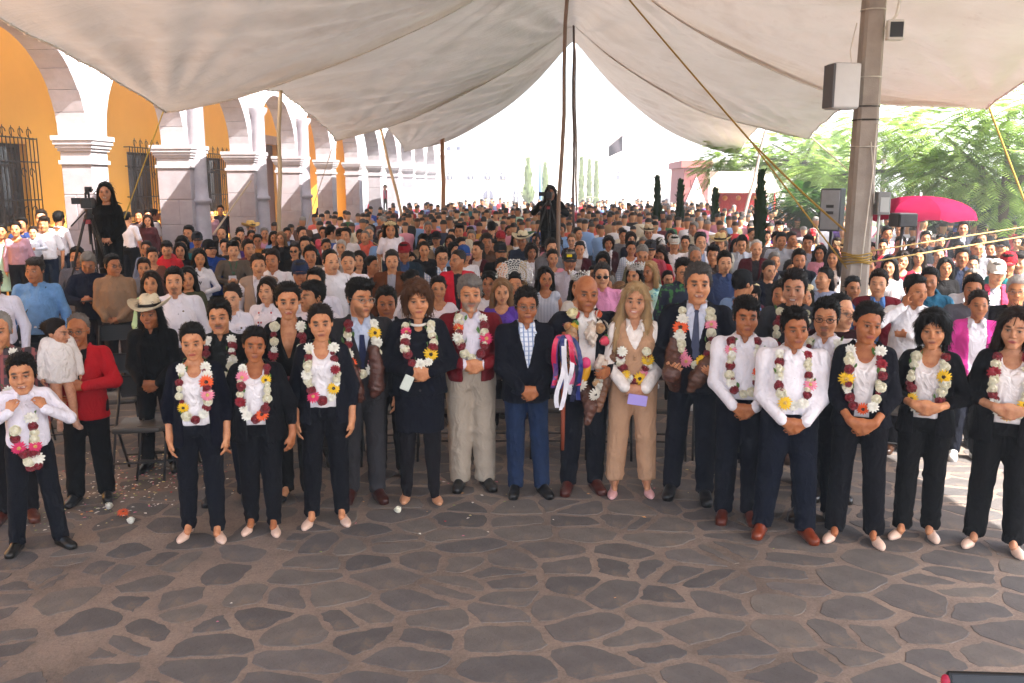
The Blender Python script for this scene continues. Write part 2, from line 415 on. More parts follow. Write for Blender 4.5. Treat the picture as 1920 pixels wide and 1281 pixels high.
mb = MB(); mb.box((WALLX-.4, YS, 0), (AX-PW+.0, YE, FLZ)); A(mb, 'gallery_floor', M_CANTERA, None, (.52, .46, .4))
# ochre back wall with real openings
wins = []
def yat(px, x):      # y on the plane x=const seen at pixel column px near the horizon
    d = ray(px, 350); return x/d[0]*d[1]
for (a, b) in ((-20, 62), (246, 299), (384, 428), (588, 602), (632, 641)): wins.append((yat(a, WALLX+.05), yat(b, WALLX+.05), 1.72, 3.3))
door = (yat(499, WALLX), yat(524, WALLX), FLZ, 3.9)
ops = sorted(wins+[door]); yy = YS
YW = pys[6]+.3
mb = MB()
for (a, b, z0, z1) in ops:
    mb.box((WALLX-.35, yy, FLZ), (WALLX, a, 5.9)); mb.box((WALLX-.35, a, z1), (WALLX, b, 5.9))
    if z0 > FLZ+.1: mb.box((WALLX-.35, a, FLZ), (WALLX, b, z0))
    yy = b
mb.box((WALLX-.35, yy, FLZ), (WALLX, YW, 5.9)); A(mb, 'ochre_wall', M_OCHRE)
mb = MB(); mb.box((WALLX, YW-.35, FLZ), (AX-PW-.02, YW, 5.9)); A(mb, 'wall', M_OCHRE)
mb = MB(); mb.box((WALLX-.05, YS, FLZ), (AX-PW, YS+.3, 5.9)); A(mb, 'wall', M_OCHRE)
for wi, (a, b, z0, z1) in enumerate(wins):
    win = MB(); x = WALLX-.2
    for (p, q, r, s) in ((a, a+.07, z0, z1), (b-.07, b, z0, z1), (a+.07, b-.07, z0, z0+.07), (a+.07, b-.07, z1-.07, z1), ((a+b)/2-.03, (a+b)/2+.03, z0+.07, z1-.07), (a+.07, (a+b)/2-.03, z1-.45, z1-.39), ((a+b)/2+.03, b-.07, z1-.45, z1-.39)):
        win.box((x-.03, p, r), (x+.03, q, s))
    wo = A(win, 'window', M_WOOD, None, (.05, .035, .03))
    for (p, q) in ((a+.07, (a+b)/2-.03), ((a+b)/2+.03, b-.07)):
        mb = MB(); mb.box((x-.012, p, z0+.07), (x-.004, q, z1-.07)); A(mb, 'pane', M_GLASS, wo)
    mb = MB(); mb.box((x-.30, a+.1, z0+.1), (x-.29, b-.1, z0+.95)); A(mb, 'curtain', M_CLOTH, wo, 'c9c0ba')
    mb = MB(); gx = WALLX+.14; nb = 13                 # forged grille standing off the wall
    for k in range(nb+1):
        y = a-.12+(b-a+.24)*k/nb; mb.tube([(gx, y, z0-.1), (gx, y, z1+.12)], .011, 5)
    for z in (z0-.08, z0+.5, z1-.35, z1+.1):
        mb.tube([(WALLX, a-.12, z), (gx, a-.12, z), (gx, b+.12, z), (WALLX, b+.12, z)], .013, 5)
    for k in range(5):
        y = a+(b-a)*(k+.5)/5
        for (zc, sg) in ((z1+.2, 1), (z0+.3, -1), (z1-.55, 1)):
            mb.tube([(gx, y+sg*.09*math.cos(t)*(1-t/9), zc+.08*math.sin(t)) for t in [j*.7 for j in range(8)]], .009, 4)
        mb.tube([(gx, y, z1+.1), (gx, y, z1+.32)], .008, 4)
    A(mb, 'grille', M_IRON, wo)
mb = MB(); mb.box((WALLX-.25, door[0], door[2]), (WALLX-.2, (door[0]+door[1])/2-.01, door[3])); mb.box((WALLX-.25, (door[0]+door[1])/2+.01, door[2]), (WALLX-.2, door[1], door[3])); do = A(mb, 'door', M_WOOD, None, (.13, .05, .04))
mb = MB()
for (p, q) in ((door[0]-.25, door[0]), (door[1], door[1]+.25)): mb.box((WALLX-.05, p, FLZ), (WALLX+.06, q, 3.9))
mb.box((WALLX-.05, door[0]-.25, 3.9), (WALLX+.06, door[1]+.25, 4.2)); A(mb, 'door_surround', M_CANTERA, do, (.4, .3, .28))
# ---- tarpaulin roof
def tarpmat(name='tarpaulin', TL=.072):
    m, nt, p = newmat(name)
    n = noise(nt, .55, 6, .62); r = ramp(nt, n.outputs[0], [(.3, 'cbc0b6'), (.55, 'd8cfc7'), (.75, 'bfb1a6')])
    n2 = noise(nt, 2.6, 6, .75); r2 = ramp(nt, n2.outputs[0], [(.62, 0.0), (.78, .4)]); c = mixc(nt, r.outputs[0], '9a7f70', r2.outputs[0])
    df = N(nt, 'ShaderNodeBsdfDiffuse'); tr = N(nt, 'ShaderNodeBsdfTranslucent'); mx = N(nt, 'ShaderNodeMixShader'); mx.inputs[0].default_value = TL
    nt.links.new(c, df.inputs[0]); nt.links.new(c, tr.inputs[0]); nt.links.new(df.outputs[0], mx.inputs[1]); nt.links.new(tr.outputs[0], mx.inputs[2])
    n3 = noise(nt, 3.2, 5, .6, None, (1, .35, 1)); b = N(nt, 'ShaderNodeBump'); b.inputs['Strength'].default_value = .4; b.inputs['Distance'].default_value = .06; nt.links.new(n3.outputs[0], b.inputs['Height'])
    n4 = noise(nt, 1.0, 7, .6, None, (.28, 3.4, 1)); n4.inputs['Distortion'].default_value = .6; b4 = N(nt, 'ShaderNodeBump'); b4.inputs['Strength'].default_value = .7; b4.inputs['Distance'].default_value = .07; nt.links.new(n4.outputs[0], b4.inputs['Height']); nt.links.new(b.outputs[0], b4.inputs['Normal']); b = b4
    nt.links.new(b.outputs[0], df.inputs['Normal']); nt.links.new(b.outputs[0], tr.inputs['Normal'])
    nt.nodes.remove(p); nt.links.new(mx.outputs[0], nt.nodes['Material Output'].inputs[0])
    return m
M_TARP = tarpmat()
mb = MB(); mb.add([(WALLX-.4, YS, 6.05), (AX-PW, YS, 6.2), (AX-PW, YE, 6.2), (WALLX-.4, YE, 6.05)], [(0, 1, 2, 3)]); A(mb, 'added_light_sheet', tarpmat('added_light_cloth', .42))  # unseen translucent sheet added so daylight brightens the gallery wall
M_SEAM = surf('tarp_seam', 'efeae4', .7, .1, 5, .1, 40)
M_ROPE = surf('rope', None, .85, .3, 60, .6, 200, obj=True)
XL, XR, RX = -7.0, 6.6, -.08
def tarp_fn(t):
    y0, y1, h0, h1, ph = t['y0'], t['y1'], t['h0'], t['h1'], t['ph']; L = y1-y0
    el0, elm, el1 = t['el']; er0, erm, er1 = t['er']
    def f(u, v):     # u -1..1, v 0..1
        a = np.abs(u); ridge = h0*(1-v)+h1*v - .35*4*v*(1-v)
        def ev(e0, em, e1):
            return np.where(v < .5, e0+(em-e0)*(v*2)**.8, e1+(em-e1)*(2-v*2)**.8)
        e = np.where(u < 0, ev(el0, elm, el1), ev(er0, erm, er1)); sag = np.where(u < 0, t.get('s0l', t['sl'])*(1-v)+t['sl']*v, t.get('s0r', t['sr'])*(1-v)+t['sr']*v)
        z = ridge*(1-a)+e*a - sag*4*a*(1-a)*(.45+.55*np.abs(2*v-1))*(1-.25*a)
        x = RX+np.where(u < 0, (RX-XL)*u, (XR-RX)*u)
        x = x*(1-.035*4*v*(1-v)*a**3); y = y0+L*v
        yv = v*L
        W = np.where(u < 0, RX-XL, XR-RX); aw = a*W; b1 = (1-v)*L; b0 = v*L
        r1 = np.hypot(aw, b1); r0 = np.hypot(aw, b0); rc = np.hypot(W-aw, b1); rn = np.hypot(W-aw, b0)
        p1 = np.arctan2(aw, b1+.05); p0 = np.arctan2(aw, b0+.05); pc = np.arctan2(W-aw+.05, b1+.05); sd = np.where(u < 0, 0., 1.9)
        def fold(p, n, k): return np.sin(p*n+k+sd+.8*np.sin(p*n*.37+k))*(.6+.4*np.sin(p*5+k*2))
        rip = .1*fold(p1, 40, ph)*np.minimum(1, r1/2.5)*np.exp(-r1/5.5)
        rip += .07*fold(p0, 34, ph+2)*np.minimum(1, r0/2.5)*np.exp(-r0/5.0)
        rip += .07*fold(pc, 26, ph+4)*np.minimum(1, rc/2.0)*np.exp(-rc/4.5)
        rip += .05*np.sin(yv*.8+a*5+ph*3+sd)*np.sin(a*4+ph)*4*a*(1-a)
        rip += .028*np.sin(aw*2.3+yv*.35+ph+1.5*np.sin(yv*.6))*np.sin(yv*.5+sd)*a
        return x, y+0*u, z+rip
    return f
TARPS = [dict(y0=-3.2, y1=4.2, h0=7, h1=6.8, sl=.3, sr=.3, ph=1.3, el=(4, 4.7, 4), er=(4, 4.7, 4)),  # out of view above the camera, added to shade the foreground
         dict(y0=3.9, y1=15.0, h0=6.7, h1=6.5, sl=.56, sr=.85, ph=2.1, el=(4.0, 4.55, 3.72), er=(4.0, 4.5, 3.72)),
         dict(y0=14.75, y1=25.9, h0=6.75, h1=6.95, sl=.5, sr=.75, ph=4.0, el=(4.2, 4.62, 3.77), er=(4.2, 4.55, 3.81)),
         dict(y0=25.65, y1=36.5, h0=7.03, h1=8.3, sl=1.1, sr=1.2, s0l=.44, s0r=.68, ph=5.2, el=(4.2, 4.65, 3.85), er=(4.2, 4.6, 3.72))]
TLAB = ['cream tarpaulin roof sheet over the stage edge', 'nearest and largest cream tarpaulin sheet stretched overhead', 'middle cream tarpaulin sheet with folds fanning from the ridge', 'farthest cream tarpaulin sheet, lowest in the row of three']
for t, lab in zip(TARPS, TLAB):
    f = tarp_fn(t); nu, nv = (120, 190) if t['y1'] > 5 else (30, 20)
    U, Vv = np.meshgrid(np.linspace(-1, 1, nu+1), np.linspace(0, 1, nv+1), indexing='ij'); x, y, z = f(U, Vv)
    V = np.stack([x, y, z], -1).reshape(-1, 3); I = np.arange((nu+1)*(nv+1)).reshape(nu+1, nv+1)
    Q = np.stack([I[:-1, :-1], I[1:, :-1], I[1:, 1:], I[:-1, 1:]], -1).reshape(-1, 4)
    o = mk('tarpaulin', npmesh('tarpaulin', V, Q, M_TARP)); tag(o, lab, 'tarpaulin', 'tarpaulin sheets over the plaza')
    if t['y1'] < 5: continue
    def P(u, v, dz=0):
        a, b, c = f(np.array(float(u)), np.array(float(v))); return Vector((float(a), float(b), float(c)+dz))
    mb = MB()                                         # hem cord and ties along the free edges
    for u in (-1, 1): mb.tube([P(u, k/30) for k in range(31)], .018, 5)
    mb.tube([P(-1+k/30, 1) for k in range(61)], .016, 5)
    mb.build('hem_cord', M_SEAM, o)
    mb = MB()
    for u in (-1, 1):
        for k in range(36): mb.lathe([(0.004, -.03), (.026, -.02), (.03, 0), (.026, .02), (.004, .03)], 6, Matrix.Translation(P(u, (k+.5)/36)))
    for k in range(72): mb.lathe([(0.004, -.02), (.018, -.015), (.02, 0), (.018, .015), (.004, .02)], 6, Matrix.Translation(P(-1+(k+.5)/36, 1)))
    tag(mb.build('hem_ties', M_SEAM, o), kind='stuff')
# ---- poles that carry the roof
def pole(p, q, r, col, lab, n=10, name='tent_pole', wob=.02):
    p, q = Vector(p), Vector(q); mb = MB(); k = 9; pts = [p.lerp(q, i/k)+Vector((math.sin(i*1.7+p.x)*wob, math.cos(i*2.1)*wob, 0)) for i in range(k+1)]
    mb.tube([x-p for x in pts], [r*(1.08-.2*i/k) for i in range(k+1)], n); o = mb.build(name, M_WOOD, None, col); o.location = p
    return tag(o, lab, 'pole', 'poles carrying the tarpaulin roof')
f2, f3, f4 = [tarp_fn(t) for t in TARPS[1:]]
def TP(f, u, v): a, b, c = f(np.array(float(u)), np.array(float(v))); return (float(a), float(b), float(c)+.1)
pole((-.3, 15.1, 0), (-.12, 15.0, 6.6), .034, '8c7466', 'thick brown centre pole rising out of the top of the view')
pole((.02, 26.1, 0), (-.08, 25.95, 7.05), .036, '6d5a55', 'dark centre pole with its top under the ridge of the middle sheet')
pole((.15, 36.8, 0), (-.05, 36.6, 8.3), .04, '8c7466', 'farthest centre pole behind the others')
pole((-6.95, 20.2, 0), TP(f3, -1, .5), .05, 'cdb38c', 'pale wooden pole beside the fourth arcade pillar holding the middle sheet')
pole((-5.6, 30.3, 0), TP(f4, -1, .45), .05, 'd6b48c', 'leaning pale pole in front of the far arcade pillars')
pole((-5.3, 35.8, 0), (-5.4, 36.4, 5.8), .09, 'b07a52', 'brown weathered post at the far left end of the crowd')
pole((6.65, 20.3, 0), TP(f3, 1, .5), .06, '9c8878', 'pole under the right edge of the middle sheet')
pole((5.1, 28.4, 0), TP(f4, 1, .42), .055, '9a8a80', 'slim leaning pole by the tallest slim cypress')
def rope(pts, r, col, lab, sag=0.0, name='rope'):
    P = [Vector(p) for p in pts]; out = []
    for i in range(len(P)-1):
        for k in range(12): t = k/12; q = P[i].lerp(P[i+1], t); q.z -= sag*4*t*(1-t); out.append(q)
    out.append(P[-1]); o0 = P[-1]; mb = MB(); mb.tube([p-o0 for p in out], r, 6); o = mb.build(name, M_ROPE, None, col); o.location = o0
    return tag(o, lab, 'rope', 'ropes staying the roof')
CP = G(1604, 520, 1.45); CPX, CPY = float(CP[0]), float(CP[1])       # concrete post
CPY = 10.6; CPX = AT(1604, 500, CPY).x
rope([(-.1, 15.0, 6.55), AT(1405, 262, 12.4), (CPX-.1, CPY, 1.95)], .013, 'b08a3a', 'thick yellow rope slanting from the ridge down to the concrete post', .03)
rope([AT(1405, 262, 12.35), (CPX-.12, CPY-.1, 1.55)], .01, 'c09a48', 'second yellow rope running just below the thick one to the post')
rope([TP(f2, -1, 1), AT(222, 440, 15.6)], .012, 'c2a040', 'thin yellow rope from the left sheet corner down past the camera operator')
rope([TP(f3, -1, 1), AT(560, 470, 25)], .012, 'b09a80', 'pale rope from the middle sheet corner down to the arcade')
rope([TP(f3, 1, 1), AT(1760, 470, 27)], .02, 'c9b48c', 'pale rope from the right corner of the middle sheet to the park')
rope([TP(f4, 1, 1), AT(1560, 440, 39)], .025, 'c9b48c', 'pale rope from the right corner of the farthest sheet')
rope([TP(f2, 1, 1), AT(1960, 480, 15.5)], .016, 'c2a040', 'yellow rope hanging from the right corner of the nearest sheet')
rope([(CPX+.15, CPY, 1.75), AT(1990, 415, 12.2)], .01, 'b59a62', 'upper rope stretched right from the concrete post')
rope([(CPX+.15, CPY, 1.62), AT(1990, 432, 11.2)], .01, 'c0a468', 'lower rope stretched right from the concrete post')
rope([AT(400, 440, 15.2), AT(470, 340, 17)], .02, 'b8a690', 'frayed pale rope leaning on an arcade pillar')
# ---- concrete post with its fittings
M_CONC = surf('concrete', None, .85, .3, 5, .4, 60, obj=True, tint=('6b625c', .5))
post = empty('concrete_post', (CPX, CPY, 0), label='square grey concrete utility post standing in the right part of the crowd', cat='post')
mb = MB(); V = []; F = []
for k in range(13):
    z = k*.75; a = .142-.005*k; lx = -.02*k*.0
    V += [(sx*a+lx, sy*a, z) for sx, sy in ((-1, -.72), (-.72, -1), (.72, -1), (1, -.72), (1, .72), (.72, 1), (-.72, 1), (-1, .72))]
for k in range(12):
    for j in range(8): F.append((k*8+j, k*8+(j+1) % 8, k*8+8+(j+1) % 8, k*8+8+j))
F.append(tuple(range(96, 104))); mb.add(V, F); mb.build('shaft', M_CONC, post, 'a59b92')
for z, c in ((4.45, 'cfc8bd'), (3.72, 'cfc8bd'), (3.4, '55504c'), (3.25, '3a3634'), (2.95, 'cfc8bd')):
    mb = MB(); a = .15-.0065*z; mb.tube([(math.cos(t)*a*1.12, math.sin(t)*a*1.12, 0) for t in [2*math.pi*j/16 for j in range(17)]], .009, 5); mb.build('strap_band', M_METAL, post, c, loc=(0, 0, z))
for j in range(5):
    mb = MB(); mb.tube([(math.cos(t)*(.168+.008*(j % 2)), math.sin(t)*(.168+.008*(j % 2)), .012*math.sin(3*t+j)) for t in [2*math.pi*q/18 for q in range(19)]], .0095, 5); mb.build('rope_winding', M_ROPE, post, 'a8873c', loc=(0, 0, 1.62+j*.026))
mb = MB(); mb.tube([(.08, -.15, 3.2), (.07, -.155, 2.6), (.03, -.16, 1.9), (0, -.165, 1.2)], .007, 5); mb.tube([(.03, -.15, 3.0), (.1, -.155, 2.5), (.11, -.15, 2.3)], .006, 5); mb.tube([(-.2, -.1, 4.3), (-.26, -.12, 4.0), (-.2, -.1, 3.7)], .006, 5); mb.build('cable', M_PLAST, post, 'd8d0c4')
bo = empty('speaker_box', (CPX-.33, CPY-.14, 3.36), rz=R(12), label='light grey square metal box strapped high on the concrete post', cat='box')
mb = MB(); mb.bbox((-.16, -.1, 0), (.16, .1, .5), .012); mb.build('casing', M_PLAST, bo, 'b4b4b6')
mb = MB(); mb.box((-.175, -.125, .015), (-.15, .1, .485)); mb.build('flange', M_PLAST, bo, '4c4c50')
mb = MB(); mb.bbox((-.145, -.112, .02), (.155, -.101, .49), .004); mb.build('panel', M_PLAST, bo, 'cfcfd0')
bl = empty('floodlight', (CPX+.2, CPY-.16, 4.1), label='small white floodlight on the right of the concrete post near the top', cat='lamp')
mb = MB(); mb.bbox((-.09, -.05, 0), (.09, .05, .22), .012); mb.build('housing', M_PLAST, bl, 'd8d6d0')
mb = MB(); mb.box((-.07, -.058, .03), (.07, -.052, .19)); mb.build('lens', M_GLASS, bl); mb = MB(); mb.tube([(-.12, .1, .1), (0, .0, .26), (.05, .0, .55)], .015, 6); mb.build('bracket', M_PLAST, bl, 'e0ddd6')
b2 = empty('junction_box', (CPX+.2, CPY-.08, 2.18), label='small grey electric box on the right face of the post beside the red umbrella', cat='box')
mb = MB(); mb.bbox((-.055, -.1, 0), (.09, .1, .26), .008); mb.build('casing', M_PLAST, b2, '7d7f80'); mb = MB(); mb.bbox((-.03, -.108, .03), (.07, -.101, .2), .003); mb.build('lid', M_PLAST, b2, 'a8abab')
mb = MB(); mb.tube([(0, 0, 0), (.0, 0, -.4)], .015, 6); mb.build('conduit', M_PLAST, b2, 'b9b9b4')
# ============================================================ people: implicit surfaces turned into one continuous skin or garment
class Fld:
    def __init__(s, xs, ys, zs):
        s.ax = [np.asarray(a, np.float32) for a in (xs, ys, zs)]
        s.F = np.full([len(a) for a in s.ax], .2, np.float32)
    def sub(s, lo, hi):
        sl = []; P = []
        for i in range(3):
            a = s.ax[i]; i0 = max(0, int(np.searchsorted(a, lo[i]))-1); i1 = min(len(a), int(np.searchsorted(a, hi[i]))+1)
            if i1 <= i0: return None, None
            sl.append(slice(i0, i1)); sh = [1, 1, 1]; sh[i] = -1; P.append(a[i0:i1].reshape(sh))
        return tuple(sl), P
    def all(s): return [a.reshape([-1 if i == j else 1 for j in range(3)]) for i, a in enumerate(s.ax)]
    def union(s, sl, d, k):
        f = s.F[sl]
        if k <= 0: s.F[sl] = np.minimum(f, d); return
        h = np.clip(.5+.5*(d-f)/k, 0, 1); s.F[sl] = d*(1-h)+f*h-k*h*(1-h)
    def cutd(s, sl, d, k=0):
        f = s.F[sl]
        if k <= 0: s.F[sl] = np.maximum(f, -d); return
        h = np.clip(.5-.5*(d+f)/k, 0, 1); s.F[sl] = f*(1-h)-d*h+k*h*(1-h)
    def cone(s, a, b, ra, rb, k=.03, neg=False, m=.05):
        a = np.array(a, float); b = np.array(b, float); r = max(ra, rb)+m+k
        sl, P = s.sub(np.minimum(a, b)-r, np.maximum(a, b)+r)
        if sl is None: return
        ba = b-a; L = max(float(ba@ba), 1e-9)
        t = np.clip(sum((P[i]-a[i])*ba[i] for i in range(3))/L, 0, 1)
        d = np.sqrt(sum((P[i]-a[i]-t*ba[i])**2 for i in range(3)))-(ra+(rb-ra)*t)
        (s.cutd if neg else s.union)(sl, d.astype(np.float32), k)
    def ell(s, c, r, k=.03, neg=False, Rm=None, m=.05):
        c = np.array(c, float); r = np.array(r, float); e = (max(r) if Rm is not None else r)+m+k
        sl, P = s.sub(c-e, c+e)
        if sl is None: return
        q = [P[i]-c[i] for i in range(3)]
        if Rm is not None: q = [sum(q[j]*Rm[j, i] for j in range(3)) for i in range(3)]
        k0 = np.sqrt(sum((q[i]/r[i])**2 for i in range(3))); k1 = np.sqrt(sum((q[i]/r[i]**2)**2 for i in range(3)))+1e-6
        d = k0*(k0-1)/k1
        (s.cutd if neg else s.union)(sl, d.astype(np.float32), k)
    def hull(s, prof, k=.03, m=.06, pw=2.3):   # upright elliptical tube: (z, cx, cy, rx, ry)
        prof = sorted(prof); z = np.array([p[0] for p in prof]); mx = max(p[3]+abs(p[1]) for p in prof)+m; my = max(p[4]+abs(p[2]) for p in prof)+m
        sl, P = s.sub((-mx, -my, z[0]-m), (mx, my, z[-1]+m))
        if sl is None: return
        zz = P[2].ravel(); I = [np.interp(zz, z, [p[j] for p in prof]).reshape(1, 1, -1) for j in range(1, 5)]
        q = (np.abs((P[0]-I[0])/I[2])**pw+np.abs((P[1]-I[1])/I[3])**pw)**(1/pw)
        d = (q-1)*np.minimum(I[2], I[3]); d = np.maximum(d, np.maximum(z[0]-P[2], P[2]-z[-1]))
        s.union(sl, d.astype(np.float32), k)
def surfnet(fl):
    F = fl.F; xs, ys, zs = fl.ax
    S = (F < 0); S8 = S.astype(np.uint8)
    c = np.zeros([n-1 for n in F.shape], np.uint8)
    for i in (0, 1):
        for j in (0, 1):
            for k in (0, 1): c += S8[i:F.shape[0]-1+i, j:F.shape[1]-1+j, k:F.shape[2]-1+k]
    act = (c > 0) & (c < 8); A = np.argwhere(act); idx = np.full(c.shape, -1, np.int32); idx[act] = np.arange(len(A))
    off = np.array([(i, j, k) for i in (0, 1) for j in (0, 1) for k in (0, 1)])
    C = A[:, None, :]+off[None]; v = F[C[..., 0], C[..., 1], C[..., 2]]
    pos = np.stack([xs[C[..., 0]], ys[C[..., 1]], zs[C[..., 2]]], -1)
    acc = np.zeros((len(A), 3)); cnt = np.zeros(len(A))
    for a in range(8):
        for b in range(a+1, 8):
            if abs(off[a]-off[b]).sum() != 1: continue
            va, vb = v[:, a], v[:, b]; m = (va < 0) != (vb < 0)
            t = va/np.where(m, va-vb, 1); p = pos[:, a]+(pos[:, b]-pos[:, a])*t[:, None]
            acc[m] += p[m]; cnt[m] += 1
    V = acc/np.maximum(cnt, 1)[:, None]; Q = []
    for ax in range(3):
        s0 = [slice(None)]*3; s1 = [slice(None)]*3; s0[ax] = slice(0, -1); s1[ax] = slice(1, None)
        a, b = S[tuple(s0)], S[tuple(s1)]; E = np.argwhere(a != b)
        o1, o2 = [(1, 2), (2, 0), (0, 1)][ax]
        ok = (E[:, o1] > 0) & (E[:, o2] > 0) & (E[:, o1] < F.shape[o1]-1) & (E[:, o2] < F.shape[o2]-1); E = E[ok]
        q = []
        for (d1, d2) in ((-1, -1), (0, -1), (0, 0), (-1, 0)):
            e = E.copy(); e[:, o1] += d1; e[:, o2] += d2; q.append(idx[e[:, 0], e[:, 1], e[:, 2]])
        q = np.stack(q, -1); fl_ = ~a[E[:, 0], E[:, 1], E[:, 2]]; q[fl_] = q[fl_][:, ::-1]; Q.append(q)
    return V, np.concatenate(Q)
def axis(lo, hi, c, bands=()):
    out = [lo]
    while out[-1] < hi:
        x = out[-1]; st = c
        for (a, b, f) in bands:
            if a-1e-6 <= x < b: st = min(st, f)
            elif a-c < x < a: st = min(st, max(a-x, f))
        out.append(x+st)
    return out
def rotz(a): c, s = math.cos(a), math.sin(a); return np.array([[c, -s, 0], [s, c, 0], [0, 0, 1]])
def rotx(a): c, s = math.cos(a), math.sin(a); return np.array([[1, 0, 0], [0, c, -s], [0, s, c]])
def roty(a): c, s = math.cos(a), math.sin(a); return np.array([[c, 0, s], [0, 1, 0], [-s, 0, c]])
TYPES = {
 'm': dict(g=1.06, belly=.012, bust=0, sw=.176, hip=.15, hs=1.16, leg=1.0),
 'mh': dict(g=1.14, belly=.05, bust=0, sw=.188, hip=.172, hs=1.17, leg=1.12),
 'ms': dict(g=.94, belly=0, bust=0, sw=.165, hip=.143, hs=1.15, leg=.95),
 'f': dict(g=.93, belly=.01, bust=.05, sw=.134, hip=.158, hs=1.13, leg=1.0),
 'fh': dict(g=1.06, belly=.035, bust=.062, sw=.144, hip=.178, hs=1.14, leg=1.1),
 'fs': dict(g=.86, belly=0, bust=.042, sw=.128, hip=.146, hs=1.12, leg=.92),
 'c': dict(g=.98, belly=.01, bust=0, sw=.15, hip=.14, hs=1.36, leg=1.0),
 'b': dict(g=1.15, belly=.04, bust=0, sw=.15, hip=.17, hs=1.75, leg=1.2),
}
# pose: per side (wrist, elbow hint, hand direction, palm normal, curl); side -1 is on the viewer's left
def mir(p): return {-1: p, 1: tuple((-a[0],)+tuple(a[1:]) if hasattr(a, '__len__') else a for a in p)}
POSES = {
 'sides': mir(((-.228, -.05, .83), (-.6, .6, 0), (.03, -.15, -1), (1, .2, 0), .5)),
 'sidesfront': mir(((-.25, -.1, .83), (-.7, .4, 0), (.15, -.25, -1), (1, .5, 0), .5)),
 'clasp': {-1: ((-.075, -.225, .935), (-.75, .75, 0), (.8, -.12, -.5), (-.1, 1, .1), .5), 1: ((.085, -.215, .925), (.75, .75, 0), (-.8, -.2, -.45), (.1, 1, .1), .45)},
 'clasphigh': {-1: ((-.08, -.235, 1.06), (-.75, .75, 0), (.9, -.1, -.3), (-.1, 1, .1), .5), 1: ((.09, -.225, 1.05), (.75, .75, 0), (-.9, -.2, -.25), (.1, 1, .1), .45)},
 'claspleft': {-1: ((-.03, -.235, .93), (-.75, .75, 0), (.8, -.1, -.5), (-.1, 1, .1), .5), 1: ((.12, -.2, .94), (.75, .75, 0), (-.8, -.25, -.4), (.1, 1, .1), .45)},
 'crossed': {-1: ((.1, -.215, 1.16), (-1, .3, -.2), (1, .2, .05), (0, 1, 0), .4), 1: ((-.1, -.235, 1.2), (1, .3, -.2), (-1, .2, .05), (0, 1, 0), .4)},
 'phone': {-1: ((-.07, -.31, 1.1), (-1, .2, -.4), (.35, -.5, .35), (.9, .2, .3), .9), 1: ((.07, -.31, 1.1), (1, .2, -.4), (-.35, -.5, .35), (-.9, .2, .3), .9)},
 'face': {-1: ((-.09, -.19, 1.43), (-1, -.1, -.8), (.3, .1, .9), (.7, .6, 0), .5), 1: ((-.02, -.235, 1.17), (1, .3, -.2), (-1, .1, .1), (0, 1, 0), .4)},
 'collar': {-1: ((-.13, -.21, 1.27), (-1, .1, -.9), (.25, .35, .8), (.6, .6, 0), 1.0), 1: ((.13, -.21, 1.27), (1, .1, -.9), (-.25, .35, .8), (-.6, .6, 0), 1.0)},
 'hold': {-1: ((-.17, -.2, 1.0), (-1, .5, -.2), (.3, -.7, .05), (.9, .1, .1), .7), 1: ((.08, -.27, 1.12), (1, .3, -.4), (-.9, -.15, .05), (.1, 1, .1), .5)},
 'staff': {-1: ((-.2, -.24, 1.06), (-1, .4, -.3), (.1, -.95, -.15), (1, .1, 0), 1.1), 1: ((.16, -.22, 1.0), (1, .5, -.2), (-.5, -.7, -.1), (-.9, .1, .1), .8)},
 'carry': {-1: ((-.17, -.24, 1.0), (-.6, .8, -.1), (.3, -.8, .1), (.6, .0, .8), .6), 1: ((.17, -.24, 1.0), (.6, .8, -.1), (-.6, -.7, .0), (-.6, .0, .8), .6)},
 'tripod': {-1: ((-.2, -.42, 1.3), (-.8, .2, -.7), (.2, -.9, .1), (.8, 0, -.4), .8), 1: ((.2, -.42, 1.25), (.8, .2, -.7), (-.2, -.9, .1), (-.8, 0, -.4), .8)},
}
def skeleton(T, pose, head, stance):
    J = {}; sw = T['sw']; hs = T['hs']
    for sd in (-1, 1):
        fx, fy = stance[sd]
        J['hip', sd] = np.array([sd*.088, .005, .9]); J['ank', sd] = np.array([fx, fy, .085])
        kn = (J['hip', sd]+J['ank', sd])/2; kn[2] = .485; kn[1] -= .012+abs(fy)*.1; J['knee', sd] = kn
        wr, hint, hd, pn, cu = POSES[pose][sd]; S = np.array([sd*sw, .012, 1.345]); W = np.array(wr, float)
        if pose.startswith('sides'): W[0] *= 1+(T['g']-1)*1.3+T['belly']*1.2
        D = W-S; L = np.linalg.norm(D); a, b = .285, .255
        if L > a+b-.01: D *= (a+b-.01)/L; W = S+D; L = a+b-.01
        x = (a*a-b*b+L*L)/(2*L); h = math.sqrt(max(a*a-x*x, 0)); u = D/L; hn = np.array(hint, float); hn -= u*(hn@u); hn /= np.linalg.norm(hn)
        J['sh', sd] = S; J['wr', sd] = W; J['el', sd] = S+u*x+hn*h; J['hand', sd] = (np.array(hd, float), np.array(pn, float), cu)
    yaw, pitch, roll = head; J['Rh'] = rotz(yaw) @ rotx(pitch) @ roty(roll); J['hc'] = np.array([0, -.012, 1.7-.1125*hs]); J['hs'] = hs
    return J
